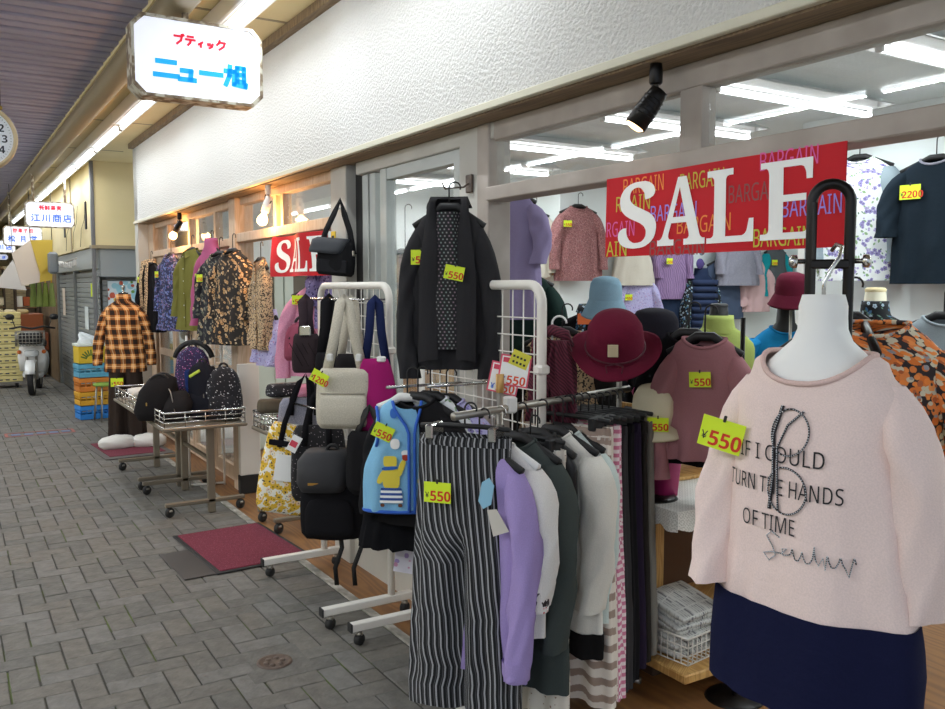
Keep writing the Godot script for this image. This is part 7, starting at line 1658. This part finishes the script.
# ---------------------------------------------------------------- the pink shirt by the window
func pink_shirt_display():
	var P := Vector3(1.63, 1.41, -1.19); var T := -81.0
	# stand behind: a black tube bent into a narrow loop
	var s := thing("loop_stand", "tall black tube stand bent into a narrow loop behind the pink shirt", "stand", Vector3(1.785, 0, -1.29), -50)
	var st := sn()
	var pts := [Vector3(-0.042, 0.02, 0), Vector3(-0.042, 1.75, 0)]; pts.append_array(arc(Vector3(0, 1.75, 0), 0.042, 180, 0, 12)); pts.append(Vector3(0.042, 0.02, 0))
	tube(st, pts, 0.0125, 14); part("loop", st, M.blackmetal, s)
	part("cross_bar", box(Vector3(0, 1.605, 0), Vector3(0.09, 0.022, 0.03), 0.004), M.blackmetal, s)
	for k in [-1, 1]:
		st = sn(); lathe(st, [[0.006, 0.0], [0.006, 0.02], [0.015, 0.022], [0.016, 0.034], [0.008, 0.04], [0.001, 0.041]], Vector3(k * 0.05, 1.612, 0), 16, true, true, Vector3.UP, Vector3(k, 0, 0), Vector3.BACK); part("knob", st, M.chrome, s)
	st = sn(); lathe(st, [[0.001, 0.02], [0.15, 0.018], [0.16, 0.0]], Vector3.ZERO, 28); part("base", st, M.blackmetal, s)
	# hanging torso form
	var m := thing("torso_form", "white hanging torso form inside the pink shirt", "mannequin", P, T)
	st = sn(); var rr := []
	for q in smooth_keys([[0.125, 0.043, 0.042], [0.118, 0.05, 0.048], [0.06, 0.05, 0.048], [0.03, 0.058, 0.056], [0.005, 0.085, 0.07], [-0.03, 0.125, 0.078], [-0.06, 0.15, 0.085], [-0.12, 0.158, 0.095], [-0.28, 0.15, 0.105], [-0.42, 0.15, 0.1], [-0.6, 0.17, 0.1]], 30): rr.append([Vector3(0, q[0], 0.0), q[1], q[2], 0.95])
	loft(st, rr, 40, true, true); part("form", st, M.white, m)
	st = sn(); pts = [Vector3(0, 0.12, 0), Vector3(0.0, 0.15, 0), Vector3(0.01, 0.18, -0.01), Vector3(0.022, 0.205, -0.02), Vector3(0.02, 0.228, -0.035), Vector3(0.0, 0.235, -0.05), Vector3(-0.015, 0.222, -0.06)]
	tube(st, pts, 0.0045, 10); part("hook", st, M.chrome, m)
	# the shirt
	var o := {pos = P, turn = T, len = 0.66, sh = 0.19, hem = 0.234, waist = 0.2, dp = 0.118, neck = 0.115, drop = 0.06, slope = 0.048, sleeve = 0.48, spread = 0.13, sw = 0.058, cuff = 0.05, bend = -0.03, bend2 = 0.085, mat = cloth("f5ddd6"), collar = "none", fold = 0.010, lobes = 5.0, phase = 1.3, rings = 40, n = 72, hook = false, hemband = 0.22, hemmat = cloth("191c3a")}
	var t := top("long_sleeved_shirt", "pale pink shirt with black lettering and a navy hem on the torso form", "shirt", "", o)
	var keys := body_keys(o)
	var cr := []
	for i in 41:
		var a := TAU * i / 40.0
		cr.append(Vector3(signf(cos(a)) * pow(absf(cos(a)), 0.85) * 0.117, -0.002 - 0.06 * pow(maxf(0.0, sin(a)), 1.4), signf(sin(a)) * pow(absf(sin(a)), 0.85) * 0.086 + 0.015))
	st = sn(); tube(st, cr, 0.006, 8, 1.0, false); part("neckband", st, cloth("e6c6be"), t)
	var f := func(p: Vector2) -> Vector3:
		var r := key_at(keys, clampf(p.y, -0.66, 0.0))
		# walk round the front of the chest so that letters keep their width
		var a := PI / 2
		var step := 0.0025
		var left := absf(p.x); var sg := signf(p.x)
		var prev := Vector2(0, r[2])
		while left > 0.0 and a > 0.02:
			a -= 0.02
			var q := Vector2(r[1] * pow(cos(a), 0.85), r[2] * pow(sin(a), 0.85))
			var seg := q.distance_to(prev)
			if seg > left:
				prev = prev.lerp(q, left / seg); a += 0.02 * (1.0 - left / seg)
				left = 0.0
			else:
				left -= seg; prev = q
		var fo := smoothstep(0.12, 0.9, -p.y / 0.66) * 0.010
		var aa := a if sg >= 0.0 else PI - a
		var d: float = fo * (sin(5.0 * aa + 1.3 + p.y * 1.5) + 0.55 * sin(7.0 * aa - (1.3 + p.y * 1.5) * 1.7) + crumple(cos(aa) * r[1], p.y, sin(aa) * r[2], 1.3 + p.y * 1.5))
		return Vector3(prev.x * sg + cos(aa) * d * 0.45, p.y, prev.y + sin(aa) * d) + Vector3(cos(aa), 0, sin(aa)) * 0.0052
	var ink := hexm("241f22", 0.7)
	word_on("IF I COULD", 0.035, ink, t, f, M.thin, "lettering", 0.205, Vector2(-0.03, -0.215))
	word_on("TURN THE HANDS", 0.035, ink, t, f, M.thin, "lettering", 0.28, Vector2(-0.03, -0.285))
	word_on("OF TIME", 0.035, ink, t, f, M.thin, "lettering", 0.135, Vector2(-0.05, -0.365))
	# spectacles and a handwritten word set in small stones
	var stones := sn(); var line := sn()
	var put := func(path: Array, thick: float, every: float):
		var p3 := []
		for q in path: p3.append(f.call(q))
		tube(line, p3, thick, 5, 0.5)
		for i in path.size() - 1:
			var n := maxi(1, int((path[i] as Vector2).distance_to(path[i + 1]) / every))
			for k in n:
				var c: Vector3 = f.call((path[i] as Vector2).lerp(path[i + 1], float(k) / n))
				c += Vector3(c.x, 0, c.z * 2.0).normalized() * thick * 0.55
				var u := Vector3(0.0016, 0, 0); var v := Vector3(0, 0.0016, 0); var w := Vector3(0, 0, 0.0028)
				for e in [[u, v], [v, -u], [-u, -v], [-v, u]]: tri(stones, c + e[0], c + w, c + e[1])
	var ell := func(c: Vector2, a: float, b: float, rot: float, n := 28) -> Array:
		var r := []
		for i in n + 1: r.append(c + Vector2(a * cos(TAU * i / n) * (1.0 if cos(TAU * i / n) > 0 else 0.8), b * sin(TAU * i / n)).rotated(rot))
		return r
	put.call(ell.call(Vector2(-0.008, -0.165), 0.046, 0.05, -0.15), 0.0022, 0.005)
	put.call(ell.call(Vector2(-0.01, -0.29), 0.05, 0.05, 0.1), 0.0022, 0.005)
	put.call([Vector2(-0.025, -0.11), Vector2(-0.04, -0.17), Vector2(-0.038, -0.26), Vector2(-0.045, -0.335)], 0.0042, 0.005)
	put.call([Vector2(0.022, -0.118), Vector2(-0.01, -0.15), Vector2(-0.03, -0.2), Vector2(-0.028, -0.27), Vector2(-0.024, -0.335)], 0.0026, 0.005)
	var sc := []
	for q in [[-0.005, 0.022], [-0.02, 0.03], [-0.03, 0.02], [-0.018, 0.005], [-0.012, -0.01], [-0.025, -0.022], [-0.036, -0.012], [-0.02, -0.006], [0.0, -0.004], [0.008, 0.006], [0.0, 0.004], [0.002, -0.006], [0.012, -0.004]]: sc.append(Vector2(q[0] * 1.3, q[1] * 1.25) + Vector2(-0.01, -0.42))
	for i in 34:
		var x := 0.018 + i * 0.0040
		sc.append(Vector2(-0.01 + x + 0.003 * cos(i * 1.05), -0.42 + 0.012 * sin(i * 1.05) - (0.018 if i == 18 or i == 29 else 0.0) + (0.016 if i == 13 or i == 17 else 0.0)))
	put.call(sc, 0.0016, 0.004)
	part("print", line, ink, t)
	part("rhinestones", stones, hexm("e8e8ec", 0.15, 0.3), t).set_meta("kind", "stuff")
	price(t, Vector3(-0.165, -0.19, 0.125), "550", -0.22, 1.25, 0.3)

# ---------------------------------------------------------------- clothes deeper in the shop
func mannequin_top(label: String, at: Vector3, turn: float, m: Material, cap: Material, form: Material, o := {}) -> Node3D:
	# a bust on a pole with a garment on it; at is the neckline
	var b := thing("bust_form", o.bust, "mannequin", Vector3(at.x, 0, at.z), turn, "busts inside the shop")
	var st := sn(); bar(st, Vector3(0, 0.02, 0), Vector3(0, at.y - 0.3, 0), 0.012, 8); part("pole", st, M.blackmetal, b)
	st = sn(); loft(st, [[Vector3(0, at.y + 0.11, 0), 0.036, 0.036], [Vector3(0, at.y + 0.1, 0), 0.044, 0.044], [Vector3(0, at.y + 0.02, 0), 0.05, 0.05], [Vector3(0, at.y - 0.02, 0), 0.08, 0.06], [Vector3(0, at.y - 0.07, 0), 0.16, 0.075], [Vector3(0, at.y - 0.3, 0), 0.14, 0.09], [Vector3(0, at.y - 0.5, 0), 0.14, 0.08]], 28, true, true); part("form", st, form, b)
	st = sn(); lathe(st, [[0.044, 0.0], [0.046, 0.012], [0.036, 0.02], [0.001, 0.021]], Vector3(0, at.y + 0.1, 0), 20, false, false); part("cap", st, cap, b)
	st = sn(); lathe(st, [[0.001, 0.02], [0.13, 0.016], [0.14, 0.0]], Vector3.ZERO, 24); part("base", st, M.blackmetal, b)
	var d := {pos = at, turn = turn, len = 0.55, sh = 0.185, hem = 0.2, dp = 0.1, mat = m, hook = false}
	d.merge(o, true)
	return top(o.get("kind", "blouse"), label, o.get("cat", "blouse"), "clothes on the busts", d)

func shop_garments():
	# large banner under the transom bar
	sale_banner("sale_banner", "large red banner lettered SALE over many BARGAIN words", Vector3(1.885, 1.905, -1.765), -90.0, 0.88, 0.255, 0.004, true)
	var g := "clothes on the shop's back wall"
	var Z := -6.08
	top("blouse", "long red-brown flecked blouse high on the inner wall", "blouse", g, {pos = Vector3(4.86, 2.27, Z), turn = -16, len = 0.66, sh = 0.19, hem = 0.22, sleeve = 0.5, mat = M.tweedred, tag = ["550", -0.13, -0.16], fold = 0.015, dp = 0.07})
	top("blouse", "grey floral and plain tunic high on the right-hand back wall", "blouse", g, {pos = Vector3(4.62, 2.31, -3.16), turn = -70, len = 0.72, sh = 0.2, hem = 0.22, sleeve = 0.55, spread = 0.12, sw = 0.075, smat = cloth("98a6ae"), mat = M.whitefloral, dp = 0.06})
	top("blouse", "black tunic with a beaded neckline and a 2200 price card", "blouse", g, {pos = Vector3(4.62, 2.25, -2.70), turn = -80, len = 0.68, sh = 0.2, hem = 0.22, sleeve = 0.36, spread = 0.2, sw = 0.07, cuff = 0.06, mat = cloth("1d2730"), cmat = M.greytweed, dp = 0.06, tag = ["2200", -0.1, -0.18, 0.0, 1.4], scoop = 1.0})
	top("blouse", "cream blouse hanging beside the lavender dress", "blouse", g, {pos = Vector3(4.55, 2.24, -6.35), turn = -50, len = 0.6, sh = 0.17, hem = 0.18, sleeve = 0.5, mat = cloth("d9d4c6"), dp = 0.06})
	top("dress", "long lavender dress hanging behind the painted post", "dress", g, {pos = Vector3(2.44, 2.03, -3.62), turn = -46, len = 0.64, sh = 0.16, hem = 0.18, sleeve = 0.3, mat = cloth("978ab0"), dp = 0.07})
	top("jacket", "dark green jacket behind the lavender dress", "jacket", g, {pos = Vector3(2.72, 1.62, -3.86), turn = -46, len = 0.55, sh = 0.17, hem = 0.18, sleeve = 0.5, mat = cloth("22342f"), dp = 0.07})
	top("blouse", "lavender print blouse with a draped neck on the inner wall", "blouse", g, {pos = Vector3(5.57, 1.66, Z), turn = -10, len = 0.78, sh = 0.19, hem = 0.2, sleeve = 0.5, mat = M.lavprint, collar = "turtle", dp = 0.06, tag = ["550", -0.13, -0.2]})
	top("flared_top", "cream flared top above the lavender print blouse", "blouse", g, {pos = Vector3(5.5, 2.12, Z + 0.02), turn = 0, len = 0.55, sh = 0.18, hem = 0.26, sleeve = 0.0, mat = cloth("d8d0c2"), dp = 0.06})
	top("blouse", "purple pleated top on the inner wall", "blouse", g, {pos = Vector3(6.0, 2.1, Z), turn = 0, len = 0.66, sh = 0.18, hem = 0.24, sleeve = 0.4, mat = M.pleatpurple, fold = 0.02, lobes = 15.0, dp = 0.06, tag = ["550", -0.1, -0.3]})
	trousers("trousers", "navy trousers under the purple pleated top", "trousers", g, {pos = Vector3(5.98, 1.44, Z), turn = 0, len = 0.8, w = 0.17, mat = cloth("27334a")})
	var v := top("quilted_vest", "navy quilted vest hanging on the inner wall", "vest", g, {pos = Vector3(6.36, 1.68, Z + 0.05), turn = 0, len = 0.66, sh = 0.18, hem = 0.2, sleeve = 0.55, smat = M.blackfloral, mat = cloth("2a3550"), collar = "turtle", dp = 0.08})
	for k in 9:
		var st := sn(); band(st, [Vector3(-0.17, -0.08 - k * 0.066, 0.055), Vector3(-0.09, -0.08 - k * 0.066, 0.083), Vector3(0.09, -0.08 - k * 0.066, 0.083), Vector3(0.17, -0.08 - k * 0.066, 0.055)], 0.05, 0.022, Vector3.UP); part("quilted_roll", st, cloth("35415f"), v)
	top("poncho", "blue-grey poncho top on the inner wall", "blouse", g, {pos = Vector3(6.72, 1.83, Z), turn = 0, len = 0.6, sh = 0.24, hem = 0.3, mat = cloth("4f5c74"), dp = 0.06})
	top("blouse", "silver-grey pleated top under the red banner", "blouse", g, {pos = Vector3(6.84, 2.13, Z + 0.08), turn = 0, len = 0.56, sh = 0.2, hem = 0.3, sleeve = 0.4, spread = 0.3, mat = M.greytweed, fold = 0.02, lobes = 17.0, dp = 0.06})
	top("tunic", "pale pink long tunic with pockets on the inner wall", "tunic", g, {pos = Vector3(7.2, 1.82, Z), turn = 0, len = 0.52, sh = 0.19, hem = 0.22, sleeve = 0.4, mat = cloth("dcb9ba"), dp = 0.06})
	top("blouse", "teal and grey layered top on the far wall", "blouse", g, {pos = Vector3(7.5, 1.97, Z), turn = -5, len = 0.48, sh = 0.16, hem = 0.17, sleeve = 0.45, mat = cloth("5c6266"), smat = cloth("1f9aa4"), dp = 0.06, tag = ["550", -0.08, -0.16]})
	# string of felt discs
	var t := thing("felt_garland", "string of teal, grey and purple felt discs above the quilted vest", "garland", Vector3(6.33, 1.86, Z + 0.1))
	var cs := ["2b7f84", "6f7c8c", "4a3c78"]
	for k in 3:
		var st := sn(); lathe(st, [[0.001, 0.006], [0.05 - 0.012 * (k % 2), 0.005], [0.052 - 0.012 * (k % 2), 0.0], [0.001, -0.004]], Vector3(-0.02 * k, 0.16 - k * 0.12, 0), 24, false, false, Vector3.RIGHT, Vector3.BACK, Vector3.DOWN); part("disc", st, hexm(cs[k], 0.9), t)
	var st2 := sn(); tube(st2, [Vector3(0, 0.5, 0), Vector3(0, 0.16, 0), Vector3(-0.04, -0.08, 0)], 0.002, 5); part("cord", st2, M.white, t)
	# busts
	mannequin_top("lime green cowl-necked top on a black bust", Vector3(3.36, 1.35, -3.06), -40, cloth("a3b062"), M.black, M.black, {bust = "black bust wearing the lime green top", collar = "turtle", len = 0.5})
	mannequin_top("bright blue tee on a black bust with a wooden cap", Vector3(3.90, 1.34, -3.08), -46, cloth("1f7fb8"), M.softwood, M.black, {bust = "black bust with a wooden cap wearing the blue tee", sleeve = 0.2, spread = 0.35, sw = 0.08, cuff = 0.075})
	mannequin_top("black frilled blouse with pale flowers on a cream bust", Vector3(3.60, 1.43, -2.36), -56, M.blackfloral, M.cream, hexm("e6dfc6", 0.5), {bust = "cream bust wearing the black flowered blouse", collar = "turtle", sleeve = 0.5, neck = 0.06})
	top("tee", "grey marl top with a yellow price card at the right edge", "tee", "clothes on the busts", {pos = Vector3(3.56, 1.43, -2.02), turn = -58, len = 0.55, sh = 0.18, hem = 0.2, sleeve = 0.2, mat = cloth("98a3a9"), dp = 0.08, tag = ["1850", -0.13, -0.12]})
	top("blazer", "black jacket with pale lapels and an orange sale card behind the hats", "jacket", "clothes on the busts", {pos = Vector3(2.92, 1.42, -3.5), turn = -40, len = 0.6, sh = 0.19, hem = 0.2, sleeve = 0.5, mat = cloth("1a1a1d"), collar = "open", cmat = M.blackfloral, dp = 0.08})
	hat_stand("black pole stand carrying the jacket with pale lapels", Vector3(2.92, 0, -3.52), 1.40)
	solo("sale_card", box(Vector3(2.80, 1.39, -3.44), Vector3(0.075, 0.055, 0.003), 0.0, Basis(Vector3.UP, -0.6)), hexm("e8743a", 0.6), "small orange sale card pinned on the black jacket", "card")
	top("bodice", "dark camouflage jacket hung behind the burgundy scarf", "jacket", "clothes on the busts", {pos = Vector3(2.30, 1.36, -2.98), turn = -42, len = 0.55, sh = 0.18, hem = 0.2, sleeve = 0.5, mat = M.leopard, smat = cloth("2a2725"), dp = 0.07})
	hat_stand("hat stand holding the dark red cloche", Vector3(3.84, 0, -3.0), 1.6)
	hat("cloche_hat", "dark red cloche hat on a stand deep in the shop", Vector3(3.84, 1.52, -3.0), -40, cloth("5a1a2c"), 0.085, 0.11, 0.12, 0.06, 10.0)
	# orange print blouse behind the pink shirt
	var of := top("blouse", "orange and grey flowered blouse hanging behind the pink shirt", "blouse", "", {pos = Vector3(2.20, 1.455, -1.45), turn = -48, len = 0.72, sh = 0.205, hem = 0.21, sleeve = 0.5, spread = 0.14, sw = 0.07, mat = M.orangefloral, dp = 0.09, slope = 0.065, neck = 0.09, hook = false})
	price(of, Vector3(0.21, -0.28, 0.12), "1240", 0.1, 1.0)
	var sh := thing("garment_stand", "black garment stand behind the orange blouse", "stand", Vector3(2.23, 0, -1.49)); st2 = sn(); bar(st2, Vector3(0, 0.0, 0), Vector3(0, 1.45, 0), 0.012, 8); bar(st2, Vector3(-0.2, 0.012, 0), Vector3(0.2, 0.012, 0), 0.012, 8); bar(st2, Vector3(0, 0.012, -0.2), Vector3(0, 0.012, 0.2), 0.012, 8); tube(st2, [Vector3(-0.17, 1.38, 0.15), Vector3(0, 1.445, 0), Vector3(0.17, 1.38, -0.15)], 0.012, 8); part("post", st2, M.blackmetal, sh)
	top("cardigan", "black cardigan hung behind the orange flowered blouse", "cardigan", "", {pos = Vector3(2.27, 1.46, -1.58), turn = -48, len = 0.6, sh = 0.2, hem = 0.22, sleeve = 0.5, mat = cloth("201e20"), dp = 0.06, slope = 0.1})
	# shelf upright, wall rail, calendar board
	st2 = sn(false); bx(st2, Vector3(4.73, 1.3, -3.62), Vector3(0.03, 2.5, 0.05)); solo("shelf_upright", st2, M.plastic, "white slotted shelf upright at the corner of the back wall", "shelf upright")
	var cb := thing("calendar", "white wall calendar with rows of small marks inside the shop", "calendar", Vector3(4.05, 1.25, -5.6), -42)
	part("sheet", box(Vector3.ZERO, Vector3(0.42, 0.42, 0.012), 0.002), M.whitecard, cb); part("picture", box(Vector3(0.12, 0.13, 0.0065), Vector3(0.11, 0.1, 0.001)), hexm("7fb08a", 0.6), cb)
	for i in 4:
		for j in 7: part("mark", box(Vector3(-0.16 + j * 0.053, -0.01 - i * 0.048, 0.0065), Vector3(0.014, 0.014, 0.001)), hexm("8f96a4", 0.6), cb)
	part("post", box(Vector3(0, -0.72, -0.03), Vector3(0.04, 1.06, 0.03), 0.003), M.plastic, cb)
	var dr := thing("glass_cabinet", "pale cabinet with a lit glazed front under the inner lintel", "cabinet", Vector3(4.3, 0, -6.95), -60)
	part("case", box(Vector3(0, 0.8, 0), Vector3(0.7, 1.6, 0.3), 0.006), hexm("d3d6d4", 0.6), dr); part("door", box(Vector3(0.02, 0.9, 0.155), Vector3(0.6, 1.2, 0.01), 0.003), hexm("bfc8ca", 0.2), dr); part("handle", box(Vector3(-0.2, 1.1, 0.17), Vector3(0.035, 0.5, 0.02), 0.004), M.black, dr)
	var cup := thing("wooden_cupboard", "brown wooden cupboard seen through the tall window", "cupboard", Vector3(2.75, 0, -4.72))
	part("carcass", box(Vector3(0, 0.74, 0), Vector3(0.45, 1.48, 0.4), 0.006), M.softwood, cup)
	for k in 2: part("door", box(Vector3(-0.232, 0.74, -0.1 + k * 0.2), Vector3(0.016, 1.38, 0.19), 0.004), M.softwood, cup)
	for k in 2: part("knob", box(Vector3(-0.246, 0.8, -0.02 + k * 0.04), Vector3(0.014, 0.014, 0.014), 0.004), M.steel, cup)
	top("blouse", "dark red tweed blouse seen through the tall window", "blouse", g, {pos = Vector3(2.55, 1.78, -4.95), turn = -40, len = 0.45, sh = 0.18, hem = 0.2, sleeve = 0.4, mat = M.tweedred, dp = 0.06, hookh = 0.3, tag = ["550", 0.02, -0.2]})
